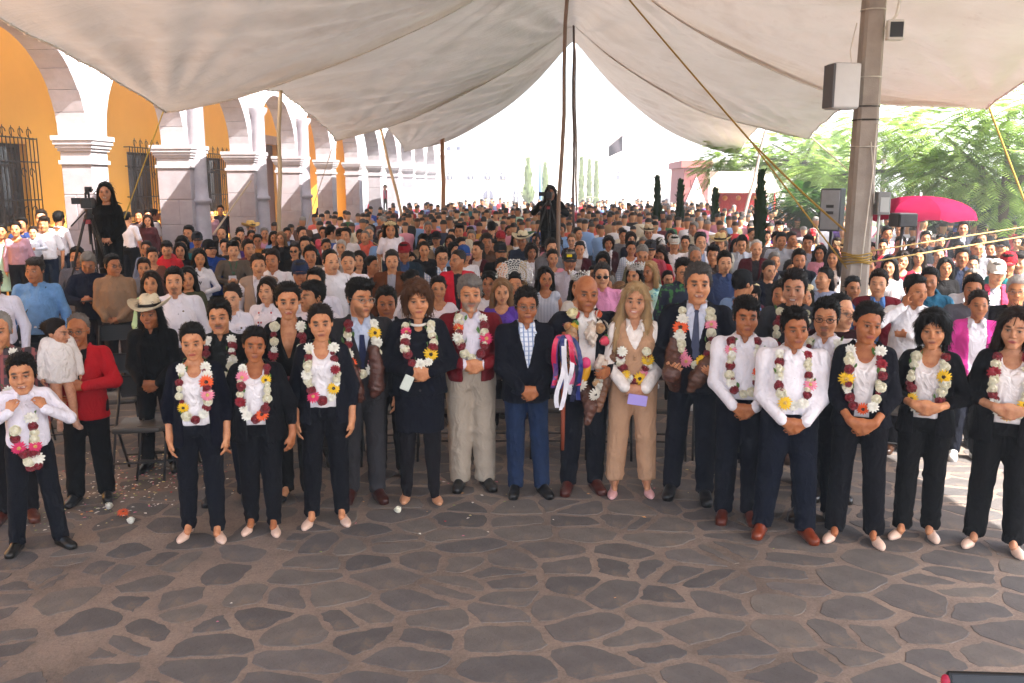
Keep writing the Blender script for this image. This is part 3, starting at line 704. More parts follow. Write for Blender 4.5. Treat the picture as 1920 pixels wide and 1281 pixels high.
def torso(fl, T, J, off=0, k=.05, hips=True):
    g = T['g']; be = T['belly']; sw = T['sw']
    fl.ell((0, .004, 1.245), (.134*g+off, .103*g+off, .16+off), k)
    for s in (-1, 1): fl.cone((s*.03, .014, 1.372), (s*(sw-.015), .012, 1.338), .054+off*.8, .05+off*.8, k*.8)
    fl.ell((0, -.004-be*.55, 1.08), (.128*g+be*.5+off, .094*g+be*.8+off, .18+off), k)
    if T['bust']:
        for s in (-1, 1): fl.ell((s*.066, -.072*g, 1.235), (.064+off*.7, T['bust']+.012+off*.7, .066+off*.7), .04)
    if hips: fl.ell((0, .015, .935), (T['hip']+off, .108*g+off, .14+off), k)
def hand(fl, W, d, n, cu, sd):
    d = d/np.linalg.norm(d); n = n-d*(n@d); n /= np.linalg.norm(n); wv = np.cross(d, n)
    thumb = wv if (wv[1] < 0 if abs(wv[1]) > abs(wv[2]) else wv[2] > 0) else -wv
    fl.cone(W, W+d*.03, .026, .024, .02)
    for i, q in enumerate((-.033, -.011, .011, .033)):
        a = W+d*.02+wv*q*.6; b = W+d*.085+wv*q; fl.cone(a, b, .0155, .0135, .016)
        ln = (.038, .045, .043, .034)[i if wv is not thumb else 3-i]; c1 = cu*.7
        e = b+(d*math.cos(c1)+n*math.sin(c1))*ln; c2 = cu*1.7; f = e+(d*math.cos(c2)+n*math.sin(c2))*ln*.85
        fl.cone(b, e, .0095, .0088, .004); fl.cone(e, f, .0088, .0075, .003)
    a = W+d*.028+thumb*.024; b = W+d*.062+thumb*.05+n*.012; c = b+d*.03+thumb*.008+n*.01
    fl.cone(a, b, .0155, .0115, .012); fl.cone(b, c, .0108, .009, .005)
def headprims(fl, J, fv=0):
    Rh, hc, s = J['Rh'], J['hc'], J['hs']; Wd = .95+.04*math.sin(fv*2.3); Jw = 1+.08*math.sin(fv*3.7+1); Ns = 1+.15*math.sin(fv*5.1)
    def p(x, y, z): return hc+Rh @ (np.array([x, y, z])*s)
    def e(c, r, k=.03, neg=False): fl.ell(p(*c), np.array(r)*s, k*s, neg, Rh)
    def c(a, b, ra, rb, k=.01, neg=False): fl.cone(p(*a), p(*b), ra*s, rb*s, k*s, neg)
    e((0, .016, .026), (.0745*Wd, .093, .086)); e((0, -.03, -.03), (.0625*Wd, .062, .074), .03)
    e((0, -.04, -.068), (.047*Jw, .05, .045), .025)
    c((-.012, -.078, -.098), (.012, -.078, -.098), .0165, .0165, .02)
    for q in (-1, 1):
        e((q*.04, -.058, -.03), (.026, .03, .03), .02)
        e((q*.031, -.103, .0), (.0175, .014, .0095), .012, True)
        e((q*.031, -.0805, .0), (.0135, .0115, .0105), .003)
        c((q*.012, -.092, .02), (q*.045, -.077, .018), .009, .008, .012)
        e((q*.0755*Wd, .012, -.006), (.009, .02, .03), .008)
        e((q*.013, -.103, -.034), (.009*Ns, .009, .007), .006)
    c((0, -.09, .008), (0, -.112, -.029), .0075, .0115*Ns, .01)
    c((-.018, -.0905, -.059), (.018, -.0905, -.059), .006, .006, .008); c((-.013, -.0905, -.0695), (.013, -.0905, -.0695), .0068, .0068, .008)
    nb = np.array([0, .022, 1.40]); fl.cone(nb, p(0, .022, -.06), .058*(.9 if J['fem'] else 1)*min(1, s), .054*(.88 if J['fem'] else 1.02)*min(s, 1.1), .025)
def features(V, J, spec):
    L = ((V-J['hc']) @ J['Rh'])/J['hs']; x, y, z = L.T; ax = np.abs(x); front = y < -.045
    col = np.zeros((len(V), 4), np.float32)
    def put(m, c, a=1.0):
        m = np.clip(m, 0, 1)*a*front; l = np.array(lin(c)[:3]); o = col[:, 3:]*(1-m[:, None]); al = m[:, None]+o
        col[:, :3] = np.where(al > 1e-4, (l*m[:, None]+col[:, :3]*o)/np.maximum(al, 1e-4), 0); col[:, 3:] = al
    def E(cx, cz, rx, rz, soft=.35): return (1-np.sqrt(((ax-cx)/rx)**2+((z-cz)/rz)**2))/soft
    hairc = spec.get('brow', '1c1512')
    if spec.get('beard'):
        b = np.clip((-z-.035)/.02, 0, 1)*np.clip((ax-.018)/.015+np.clip((-z-.066)/.01, 0, 1), 0, 1)*(z > -.125); put(b, spec['beard'], spec.get('beard_a', .6))
    if spec.get('moust'): put(E(0, -.051, .034, .0085), spec['moust'], .85)
    if spec.get('goatee'): put(E(0, -.088, .026, .02), spec['goatee'], .7); put(E(0, -.051, .034, .0075), spec['goatee'], .7)
    fv = spec.get('fv', 0); ec = .031+.0018*math.sin(fv*1.7); bt = .0056*(1.1+.4*math.sin(fv*4.1)); mw = 1+.14*math.sin(fv*2.9)
    put(E(ec, .003, .024, .016, .9), '3a2620', .5)          # lid shading painted into the skin colour
    put(E(.033, -.0135, .017, .005, .8), '4a2c20', .3)  # under-eye shade, painted as a soft dark patch
    nl = np.clip(1-np.abs(ax-(.017+.42*np.clip(-z-.034, 0, .05)))/.0045, 0, 1)*(z < -.032)*(z > -.075); put(nl, '4a2a1e', .38 if spec['t'][0] == 'm' else .22)  # shade of the cheek creases beside the mouth, painted on
    put(E(0, -.083, .02, .004, .8), '4a2a1e', .25)
    put(E(ec, -.0005, .015, .0054), 'a89a90', .85); put(E(ec, 0, .0078, .0075), '120d0b'); put(E(ec, .0058, .019, .004), '120d0b', .9)
    bz = .0235-.12*np.clip(ax-.033, 0, 1); put((1-np.sqrt(((ax-.032)/.023)**2+((z-bz)/bt)**2))/.35, hairc, .95)
    lz = -.0642+(.28*np.clip(ax-.008, 0, .1) if spec.get('smile') else 0)
    lip = (1-np.sqrt((ax/(mw*(.034 if spec.get('smile') else .029)))**2+((z-lz)/.0105)**2))/.35
    put(lip, spec.get('lips', '7a3c36'), .85)
    if spec.get('smile'): put((1-np.sqrt((ax/.024)**2+((z-lz-.001)/.0028)**2))/.4, 'd8d0c8')
    else: put((1-np.sqrt((ax/.024)**2+((z-lz)/.0022)**2))/.5, '4a2420', .7)
    put(E(.011, -.0385, .0055, .0035), '3a201a', .6)
    return col
STAND = {-1: (-.1, .0), 1: (.1, .0)}
RES = {'hi': (.04, .0076, .01, .0155), 'lo': (.05, .015, .034, .023)}      # body coarse, face, hands, cloth
def setup(spec):
    T = dict(TYPES[spec['t']]); T.update(spec.get('T', {}))
    J = skeleton(T, spec.get('pose', 'clasp'), spec.get('head', (0, .04, 0)), spec.get('stance', STAND)); J['fem'] = spec['t'][0] == 'f'
    return T, J
def bounds(J):
    P = np.array([J[k] for k in J if isinstance(k, tuple) and k[0] in ('el', 'wr', 'ank', 'sh')]+[J['hc']])
    return P.min(0)-.14, P.max(0)+.14
def body_mesh(spec):
    T, J = setup(spec); c, ff, hf, _ = RES[spec['res']]; lo, hi = bounds(J); lo[2] = .02; hi[2] = 1.74; lo[1] = min(lo[1], -.26); hi[1] = max(hi[1], .2)
    hr = .125*J['hs']; bx = []; 
    B = [[(J['hc'][i]-hr*(1 if i < 2 else 1.0), J['hc'][i]+hr, ff)] for i in range(3)]
    if spec.get('hands', True):
        for sd in (-1, 1):
            W = J['wr', sd]; d = J['hand', sd][0]; d = d/np.linalg.norm(d); a = np.minimum(W, W+d*.16)-.045; b = np.maximum(W, W+d*.16)+.045
            for i in range(3): B[i].append((a[i], b[i], hf))
    fl = Fld(*[axis(lo[i], hi[i], c, B[i]) for i in range(3)])
    torso(fl, T, J); lg = T['leg']
    for sd in (-1, 1):
        fl.cone(J['hip', sd], J['knee', sd], .086*lg, .058*lg, .04); fl.cone(J['knee', sd], J['ank', sd], .054*lg, .036, .02)
        cf = J['knee', sd]*.68+J['ank', sd]*.32+np.array([0, .018, 0]); fl.ell(cf, (.048*lg, .052*lg, .12), .03)
        if spec.get('shoes', 'oxford') == 'pump': fl.cone(J['ank', sd]+(0, 0, .02), J['ank', sd]+(0, -.1, -.035), .036, .028, .02); fl.cone(J['ank', sd]+(0, 0, .02), J['ank', sd]+(0, .02, -.02), .035, .028, .02)
        fl.cone(J['sh', sd], J['el', sd], .046*T['g'], .037*T['g'], .035); fl.cone(J['el', sd], J['wr', sd], .037*T['g'], .026, .02)
        h = J['hand', sd]; hand(fl, J['wr', sd], h[0], h[1], h[2], sd)
    headprims(fl, J, spec.get('fv', 0))
    V, Q = surfnet(fl); me = npmesh('body', V, Q, M_SKIN)
    at = me.attributes.new('feat', 'FLOAT_COLOR', 'POINT'); at.data.foreach_set('color', features(V, J, spec).ravel())
    return me
def folds(fl, amp, ph, fz=38, fx=17):
    X, Y, Z = fl.all(); a = np.sin(Z*fz+X*9+ph+1.3*np.sin(X*fx+Y*11+ph)+1.1*np.sin(Z*9+ph*2)); b = np.sin(X*31+Z*12+ph*1.7)*np.sin(Y*27-Z*17+ph)
    fl.F += (amp*(.65*a*np.sin(X*13+Z*5+ph)+.55*b)).astype(np.float32)
class Cl:      # a garment: mesh + a way to ask for its front surface
    pass
def front_fn(fl):
    F = fl.F; xs, ys, zs = fl.ax
    def f(x, z):
        i = int(np.clip(np.searchsorted(xs, x), 0, len(xs)-1)); k = int(np.clip(np.searchsorted(zs, z), 0, len(zs)-1)); c = F[i, :, k] < 0
        return float(ys[int(np.argmax(c))]) if c.any() else None
    return f
GARM = {'shirt': dict(off=.013, soff=.013, hem=.9, neck='collar', amp=.0045), 'tee': dict(off=.011, soff=.011, hem=.92, neck='crew', sleeve=.42, amp=.004),
 'tucked': dict(off=.012, soff=.013, hem=.99, neck='collar', amp=.005), 'sweater': dict(off=.017, soff=.016, hem=.9, neck='crew', amp=.005),
 'hoodie': dict(off=.026, soff=.021, hem=.88, neck='hood', amp=.006), 'blouse': dict(off=.014, soff=.016, hem=.93, neck='scoop', sleeve=1, amp=.004),
 'satin': dict(off=.012, soff=.0, hem=.935, neck='cowl', sleeve=0, amp=.0055), 'sleeveless': dict(off=.014, hem=.9, neck='scoop', sleeve=0, amp=.004),
 'jacket': dict(off=.025, soff=.019, hem=.8, neck='v', vz=1.05, vw=.062, gap=.0, lap=1, amp=.004), 'blazer_open': dict(off=.023, soff=.018, hem=.8, neck='v', vz=.8, vw=.085, gap=.085, lap=1, amp=.004, sleeve=.8),
 'zip': dict(off=.025, soff=.019, hem=.87, neck='v', vz=.9, vw=.055, gap=.02, lap=0, amp=.006, band=1), 'zipped': dict(off=.025, soff=.019, hem=.86, neck='stand', amp=.006),
 'vest': dict(off=.03, soff=0, hem=.88, neck='v', vz=.95, vw=.06, gap=.012, lap=0, sleeve=0, amp=.005), 'waistcoat': dict(off=.026, soff=0, hem=.9, neck='v', vz=1.22, vw=.07, gap=0, lap=0, sleeve=0, amp=.003),
 'puffer': dict(off=.034, soff=.028, hem=.85, neck='stand', amp=.003, puff=1), 'cardigan': dict(off=.021, soff=.018, hem=.84, neck='v', vz=.84, vw=.07, gap=.06, lap=0, amp=.005),
 'dress': dict(off=.016, soff=.018, hem=.45, neck='scoop', sleeve=.4, amp=.005, skirt=.24), 'coat': dict(off=.025, soff=.019, hem=.72, neck='v', vz=1.1, vw=.06, gap=0, lap=1, amp=.004)}
def garment(kind, spec, **ov):
    o = dict(GARM[kind]); o.update(ov); T, J = setup(spec); st = RES[spec['res']][3]; ph = spec.get('ph', 0)+len(kind)
    lo, hi = bounds(J); lo[2] = min(o['hem']-.03, (min(J['wr', -1][2], J['wr', 1][2])-.07) if o.get('sleeve', 1) > .5 else 9); hi[2] = 1.6 if o['neck'] in ('hood',) else 1.52; lo[1] -= .03; hi[1] += .04
    fl = Fld(*[axis(lo[i], hi[i], st) for i in range(3)]); off = o['off']; g = T['g']; be = T['belly']; bu = T['bust']
    torso(fl, T, J, off)
    cy0 = -.004-be*.4; loose = .004 if kind in ('tucked', 'satin', 'waistcoat') else .02
    prof = [(1.27, 0, -.006-bu*.25, .136*g+off, .103*g+off+bu*.32), (1.15, 0, cy0-.004-bu*.1, .134*g+be*.4+off+loose*.4, .1*g+be*.75+off+loose*.4),
            (1.0, 0, cy0, .136*g+be*.5+off+loose*.6, .1*g+be*.8+off+loose*.6), (.9, 0, .006-be*.25, max(T['hip'], .14*g+be*.4)+off+loose*.5, .112*g+be*.45+off+loose*.7)]
    if o['hem'] < .9:
        sk = o.get('skirt', 0); prof.append((o['hem'], 0, .008, (sk or T['hip']+loose*.9+.012)+off*.8, (sk*.85 if sk else .118*g+be*.3+loose)+off*.8))
    fl.hull(prof, .03)
    folds(fl, o['amp'], ph)
    if o.get('puff'):
        X, Y, Z = fl.all(); fl.F -= (.008*np.abs(np.sin(Z*math.pi/.062))).astype(np.float32)
    X, Y, Z = fl.all(); np.maximum(fl.F, o['hem']-Z, out=fl.F)
    sv = o.get('sleeve', 1)
    for sd in (-1, 1):
        S, E_, W = J['sh', sd], J['el', sd], J['wr', sd]; so = o['soff'] if 'soff' in o else 0
        if sv > 0:
            up = min(1, sv*2); e = S+(E_-S)*up; fl.cone(S, e, .047*g+so, .038*g+so*1.05+(0.012 if up < 1 else 0), .003); fl.cone(S, S+(e-S)*.2, .047*g+so, .046*g+so, .03)
            if sv > .5: w = E_+(W-E_)*min(1, (sv-.5)*2); fl.cone(E_, w, .038*g+so, .029+so*.85, .02)
            if sv >= 1 and o.get('cuff', 1): u = (W-E_)/np.linalg.norm(W-E_); fl.cone(W-u*.03, W-u*.005, .0305+so*.7, .0315+so*.7, .006)
        else: fl.cone(S+np.array([-sd*.05, 0, .0]), S+np.array([-sd*.012, 0, -.0]), .05*g+off*.8, .05*g+off*.8, .03)
    X, Y, Z = fl.all(); F = fl.F
    ck = o['neck']; nb = np.array([0, .022, 1.37]); nt_ = np.array([0, .01, 1.55])
    nr = .062 if J['fem'] else .066
    if ck in ('scoop', 'cowl'):
        fl.cone(nb+(0, .0, .0), nt_, .085, .12, 0, True); fl.ell((0, -.1, 1.40), (.075, .09, .10 if ck == 'cowl' else .075), 0, True)
        if ck == 'cowl': F += (.0055*np.sin((Z-1.25-1.1*np.abs(X)**1.3*2)*115)*np.exp(-((Z-1.24-np.abs(X))/.07)**2)*(Y < 0)).astype(np.float32)
    elif ck == 'crew': fl.cone(nb, nt_, nr+.006, nr+.02, 0, True)
    else: fl.cone(nb, nt_, nr, nr+.01, 0, True)
    if ck == 'collar':
        for sd in (-1, 1):
            for q in range(7):
                a0, a1 = math.pi*(.5-.5*q/6*1.72), math.pi*(.5-.5*(q+1)/6*1.72)
                pa = np.array([sd*math.cos(a0)*.071, .022+math.sin(a0)*.068, 1.425+.012*math.sin(a0)]); pb = np.array([sd*math.cos(a1)*.071, .022+math.sin(a1)*.068, 1.425+.012*math.sin(a1)])
                if q < 6: fl.cone(pa, pb, .0135, .0135, .012)
            fl.cone((sd*.03, -.058, 1.42), (sd*.062, -.104-bu*.2, 1.355), .014, .010, .012); fl.cone((sd*.052, -.04, 1.423), (sd*.068, -.1-bu*.2, 1.36), .012, .009, .012)
        sl, P = fl.sub((-.06, -.2, 1.33), (.06, .0, 1.5))
        fl.cutd(sl, np.maximum(np.abs(P[0])-np.clip((P[2]-o.get('open', 1.365))*.42, -.01, .04), P[1]+.02)+0*P[2])
        Zm = (np.abs(X) < .008) & (Z < 1.365) & (Y < 0); F -= np.where(Zm, .003, 0).astype(np.float32)
    if ck == 'stand':
        for q in range(14):
            a0, a1 = 2*math.pi*q/14, 2*math.pi*(q+1)/14; fl.cone((math.cos(a0)*.078, .02+math.sin(a0)*.076, 1.44), (math.cos(a1)*.078, .02+math.sin(a1)*.076, 1.44), .018, .018, .01)
    if ck == 'hood': fl.ell((0, .11, 1.42), (.13, .075, .085), .03); fl.cone((-.1, .05, 1.43), (-.06, -.08, 1.39), .03, .022, .02); fl.cone((.1, .05, 1.43), (.06, -.08, 1.39), .03, .022, .02); fl.cone(nb, nt_, nr, nr+.02, 0, True)
    if ck == 'v':
        vz, vw, gap = o['vz'], o['vw'], o['gap']
        wz = np.interp(Z, [o['hem']-.05, vz-.0001, vz, 1.33, 1.43], [gap*1.25, gap, max(gap, .004 if gap else -.004), max(vw, gap*.9), max(vw, gap*.9)*1.02])
        F[:] = np.maximum(F, -(np.maximum(np.abs(X)-wz, Y+.005)))
        if o.get('lap'):
            ff = front_fn(fl)
            for sd in (-1, 1):
                pts = []
                for z in np.linspace(max(vz, .98), 1.40, 7):
                    wx = float(np.interp(z, [o['hem']-.05, vz-.0001, vz, 1.33, 1.43], [gap*1.25, gap, max(gap, .002), max(vw, gap*.9), max(vw, gap*.9)]))
                    y = ff(sd*(wx+.03), z); pts.append(np.array([sd*(wx+.016), (y if y is not None else -.1)+.0, z]))
                for a, b in zip(pts[:-1], pts[1:]): fl.cone(a+np.array([0, -.004, 0]), b+np.array([0, -.004, 0]), .0125, .0135, .004)
                fl.cone(pts[-1], (sd*.082, .02, 1.44), .014, .014, .01); fl.cone(pts[-2]+np.array([sd*.012, -.002, .0]), pts[-1]+np.array([sd*.03, .004, -.02]), .013, .013, .01)
    V, Q = surfnet(fl); c = Cl(); c.me = npmesh(kind, V, Q); c.front = front_fn(fl); return c
def trousers(spec, flare=.0, waist=1.03, loose=.011, short=0):
    T, J = setup(spec); st = RES[spec['res']][3]*1.25; lo, hi = bounds(J); lo[2] = .03+short-.03; hi[2] = waist+.03; lo[0], hi[0] = min(-.28, J['ank', -1][0]-.15), max(.28, J['ank', 1][0]+.15); lo[1] = min(-.22, lo[1] if spec.get('stance') else -.22); hi[1] = .24
    fl = Fld(*[axis(lo[i], hi[i], st) for i in range(3)]); lg = T['leg']; g = T['g']; be = T['belly']
    fl.ell((0, .015, .935), (T['hip']+.012, .112*g+.01, .14), .03)
    fl.hull([(waist, 0, -.002-be*.4, .13*g+be*.5+.016, .098*g+be*.75+.012), (.95, 0, .006-be*.2, T['hip']+.01, .112*g+be*.4+.008), (.84, 0, .012, T['hip']+.006, .108*g+.01)], .03)
    for sd in (-1, 1):
        h, k, a = J['hip', sd], J['knee', sd], J['ank', sd]; fl.cone(h, k, .088*lg+loose, .062*lg+loose, .03)
        fl.cone(k, a+(a-k)*.02, .062*lg+loose, .055+loose+flare, .025)
        c = k*.7+a*.3+np.array([0, .012, 0]); fl.ell(c, (.054*lg+loose, .056*lg+loose, .13), .03)
    X, Y, Z = fl.all(); ph = spec.get('ph', 0)
    amp = .0015+.0055*np.exp(-((Z-.13)/.1)**2)+.0035*np.exp(-((Z-.47)/.07)**2)+.003*np.exp(-((Z-.84)/.07)**2); w1 = np.sin(Z*61+X*26*math.sin(ph+2)+ph+1.9*np.sin(Y*21+X*17+ph)+1.4*np.sin(Z*23+ph*3)); fl.F += (amp*w1*np.sin(X*27+Y*22+ph*2+Z*7)).astype(np.float32)
    fl.F -= (.003*np.exp(-((np.abs(X)-.1)/.012)**2)*(Y < 0)*np.clip(1-Z, 0, 1)).astype(np.float32)     # front crease
    fl.F = np.maximum(np.maximum(fl.F, Z-waist), (.055+short)-Z).astype(np.float32)
    V, Q = surfnet(fl); c = Cl(); c.me = npmesh('trousers', V, Q); return c
def skirt(spec, z0=.5, r=.215, waist=1.04):
    T, J = setup(spec); st = RES[spec['res']][3]; fl = Fld(axis(-.34, .34, st), axis(-.3, .3, st), axis(z0-.03, waist+.03, st)); g = T['g']; be = T['belly']
    fl.hull([(waist, 0, -be*.4, .13*g+be*.5+.014, .098*g+be*.75+.012), (.93, 0, .006, T['hip']+.016, .118*g+be*.4+.01), (z0, 0, .0, r, r*.78)], .02); folds(fl, .004, 1.3, 8, 30)
    X, Y, Z = fl.all(); fl.F = np.maximum(np.maximum(fl.F, Z-waist), z0-Z).astype(np.float32); V, Q = surfnet(fl); c = Cl(); c.me = npmesh('skirt', V, Q); return c
def tights(spec):
    T, J = setup(spec); st = RES[spec['res']][3]*.8; fl = Fld(axis(-.26, .26, st), axis(-.2, .2, st), axis(.035, .95, st)); lg = T['leg']
    for sd in (-1, 1):
        fl.cone(J['hip', sd], J['knee', sd], .088*lg, .061*lg, .03); fl.cone(J['knee', sd], J['ank', sd], .059*lg, .044, .02); fl.ell(J['knee', sd]*.68+J['ank', sd]*.32+np.array([0, .018, 0]), (.051*lg, .055*lg, .12), .03)
        fl.cone(J['ank', sd]+(0, 0, .02), J['ank', sd]+(0, -.1, -.03), .044, .034, .02)
    V, Q = surfnet(fl); c = Cl(); c.me = npmesh('tights', V, Q); return c
# ---- shoes, hair, headgear: shared shapes
def fld(lo, hi, st): return Fld(*[axis(lo[i], hi[i], st) for i in range(3)])
def shoe_mesh(kind):
    fl = fld((-.08, -.24, -.02), (.08, .12, .16), .0095)
    if kind == 'pump':
        fl.ell((0, -.125, .022), (.04, .075, .026), .02); fl.cone((0, -.19, .016), (0, -.11, .02), .014, .03, .02); fl.cone((0, -.1, .02), (0, .03, .062), .03, .027, .02); fl.ell((0, .035, .075), (.03, .032, .028), .02)
        fl.cone((0, .045, .05), (0, .05, .0), .02, .011, .01); fl.ell((0, -.06, .095), (.029, .1, .042), .0, True)
    else:
        fl.ell((0, -.12, .035), (.048, .09, .035), .02); fl.ell((0, -.03, .05), (.043, .1, .05), .02); fl.ell((0, .035, .05), (.042, .05, .05), .02); fl.cone((0, -.02, .07), (0, .0, .11), .04, .046, .02)
        fl.cone((0, -.16, .014), (0, -.02, .014), .042, .036, .006); fl.cone((0, .0, .014), (0, .045, .014), .036, .036, .006)
    X, Y, Z = fl.all(); fl.F = np.maximum(fl.F, .001-Z).astype(np.float32); V, Q = surfnet(fl); return npmesh('shoe', V, Q, M_LEATHER)
def hair_mesh(style, st=.0085):
    lo, hi = (-.15, -.15, -.16), (.15, .17, .17)
    if style in ('long', 'longfront', 'pony'): lo = (-.16, -.17, -.42); hi = (.16, .19, .15)
    if style == 'bob': lo = (-.16, -.15, -.18)
    fl = fld(lo, hi, st)
    big = {'short': (.081, .101, .0925), 'buzz': (.0785, .0975, .0905), 'quiff': (.083, .103, .096), 'curly': (.094, .112, .105), 'bun': (.0795, .0985, .0915), 'pony': (.08, .099, .092), 'long': (.087, .105, .097), 'longfront': (.087, .105, .097), 'bob': (.092, .108, .101), 'thin': (.0785, .0975, .0895), 'side': (.083, .103, .095), 'bangs': (.09, .106, .099), 'receding': (.0785, .098, .089)}[style]
    fl.ell((0, .0165, .0265), (.0735, .0948, .0878), 0)
    X, Y, Z = fl.all(); s, o = {'bun': (1.2, -.004), 'pony': (1.2, -.004), 'long': (1.2, -.008), 'longfront': (1.2, -.008), 'bob': (1.0, .0), 'bangs': (.55, .03), 'curly': (1.1, .01), 'receding': (1.7, -.03), 'thin': (1.5, -.02)}.get(style, (1.2, -.002))
    edge = .004*np.sin(X*95+1)+.003*np.sin(X*210+Y*60); pd = (Z+o+Y*s+edge)/math.hypot(1, s)
    tk = (np.array(big).mean()-.0862)+.004; fl.F -= np.clip(pd*.42, 0, tk*(.3+1.4*np.clip((Z-.02)/.08, 0, 1))).astype(np.float32)
    fl.F = np.maximum(fl.F, -pd).astype(np.float32)
    fl.F = np.maximum(fl.F, -(Z+.085)).astype(np.float32)
    if style in ('short', 'side', 'quiff', 'thin'):
        if style != 'thin': fl.ell((0, -.038, .094), (.056, .042, .021), .02)
        for q in (-1, 1): fl.ell((q*.0705, -.01, .012), (.008, .015, .034), .012)
    if style in ('bun', 'pony'):
        fl.ell((0, .0, .098), (.06, .06, .02), .025)
        for q in (-1, 1): fl.ell((q*.069, .012, .022), (.012, .032, .036), .015)
    if style == 'quiff': fl.ell((0.012, -.055, .098), (.058, .045, .03), .03)
    if style == 'side': fl.ell((.02, -.06, .085), (.058, .035, .026), .025)
    if style == 'bun': fl.ell((0, .112, .035), (.042, .035, .042), .015)
    if style == 'bangs': fl.ell((0, -.07, .05), (.066, .03, .036), .02)
    if style in ('bob', 'bangs'):
        for q in (-1, 1): fl.cone((q*.078, -.005, .04), (q*.076, -.012, -.075), .032, .026, .02); fl.cone((q*.05, -.06, .085), (q*.08, -.03, .02), .026, .024, .02)
        fl.ell((0, .07, -.03), (.082, .05, .085), .02); fl.cone((.0, -.07, .098), (.065, -.055, .05), .02, .02, .02); fl.cone((.0, -.07, .098), (-.055, -.06, .062), .02, .018, .02)
    if style in ('long', 'longfront'):
        fl.ell((0, .065, -.1), (.09, .05, .19), .03)
        for q in (-1, 1): fl.cone((q*.074, .0, .04), (q*.092, .012, -.16), .026, .036, .02); fl.cone((q*.03, -.055, .098), (q*.075, -.018, .03), .014, .02, .02)
        for q in ((-1, 1) if style == 'longfront' else ()): fl.cone((q*.094, .0, -.14), (q*.1, -.09, -.34), .036, .018, .02)
    if style == 'pony': fl.cone((0, .1, .03), (0, .13, -.1), .03, .036, .01); fl.cone((0, .13, -.1), (.03, .11, -.27), .036, .014, .01)
    X, Y, Z = fl.all(); a = np.arctan2(X, Y+.01)
    amp = .007 if style == 'curly' else (.0010 if style in ('bun', 'pony', 'buzz') else .0024)
    if style == 'curly': fl.F += (amp*np.sin(X*110)*np.sin(Y*105+1)*np.sin(Z*115+2)).astype(np.float32)
    else: fl.F += (amp*np.sin(a*17+Z*22+2*np.sin(Z*30))+amp*.7*np.sin(a*31-Z*17+1)).astype(np.float32)
    V, Q = surfnet(fl); rs = np.random.default_rng(len(style)); n = 1300 if st < .01 else 260       # loose strands over the surface
    e1, e2 = V[Q[:, 2]]-V[Q[:, 0]], V[Q[:, 3]]-V[Q[:, 1]]; fn = np.cross(e1, e2); fn /= np.linalg.norm(fn, axis=1)[:, None]+1e-9; fc = V[Q].mean(1)
    pk = rs.integers(0, len(Q), n); N_, B = fn[pk], fc[pk]; g0 = np.tile([0, .35, -1.0], (n, 1))
    if style in ('short', 'side', 'quiff', 'buzz', 'thin', 'curly', 'receding'): g0 = np.where((B[:, 2:] > .07), [.25, .9, .25], [0, .5, -.9])
    if style in ('bun', 'pony'): g0 = np.array([0, .12, .05])-B
    g0 = g0+rs.normal(size=(n, 3))*(.02 if style in ('bun', 'pony') else .28); g0 = g0/np.linalg.norm(g0, axis=1)[:, None]; Tn = g0-N_*(g0*N_).sum(1)[:, None]; Tn /= np.linalg.norm(Tn, axis=1)[:, None]+1e-9; S_ = np.cross(N_, Tn)
    L = ({'long': .07, 'longfront': .07, 'bob': .05, 'pony': .04, 'bun': .035, 'curly': .02, 'buzz': .01, 'receding': .012, 'thin': .014}.get(style, .024)*(.5+rs.random(n)))[:, None]; w_ = (.0022 if st < .01 else .004); lf = (.0015+.0055*rs.random(n)**2)[:, None]*(.3 if style in ('bun', 'pony') else 1)
    a_ = B-N_*.001; m_ = B+Tn*L*.5+N_*lf*1.3; t_ = B+Tn*L+N_*lf*.6
    SV = np.stack([a_-S_*w_, a_+S_*w_, m_+S_*w_, m_-S_*w_, t_+S_*w_*.3, t_-S_*w_*.3], 1).reshape(-1, 3); b0 = len(V)+6*np.arange(n)[:, None]; SQ = np.concatenate([b0+np.array([0, 1, 2, 3]), b0+np.array([3, 2, 4, 5])])
    return npmesh('hair', np.concatenate([V, SV]), np.concatenate([Q, SQ]), M_HAIR)
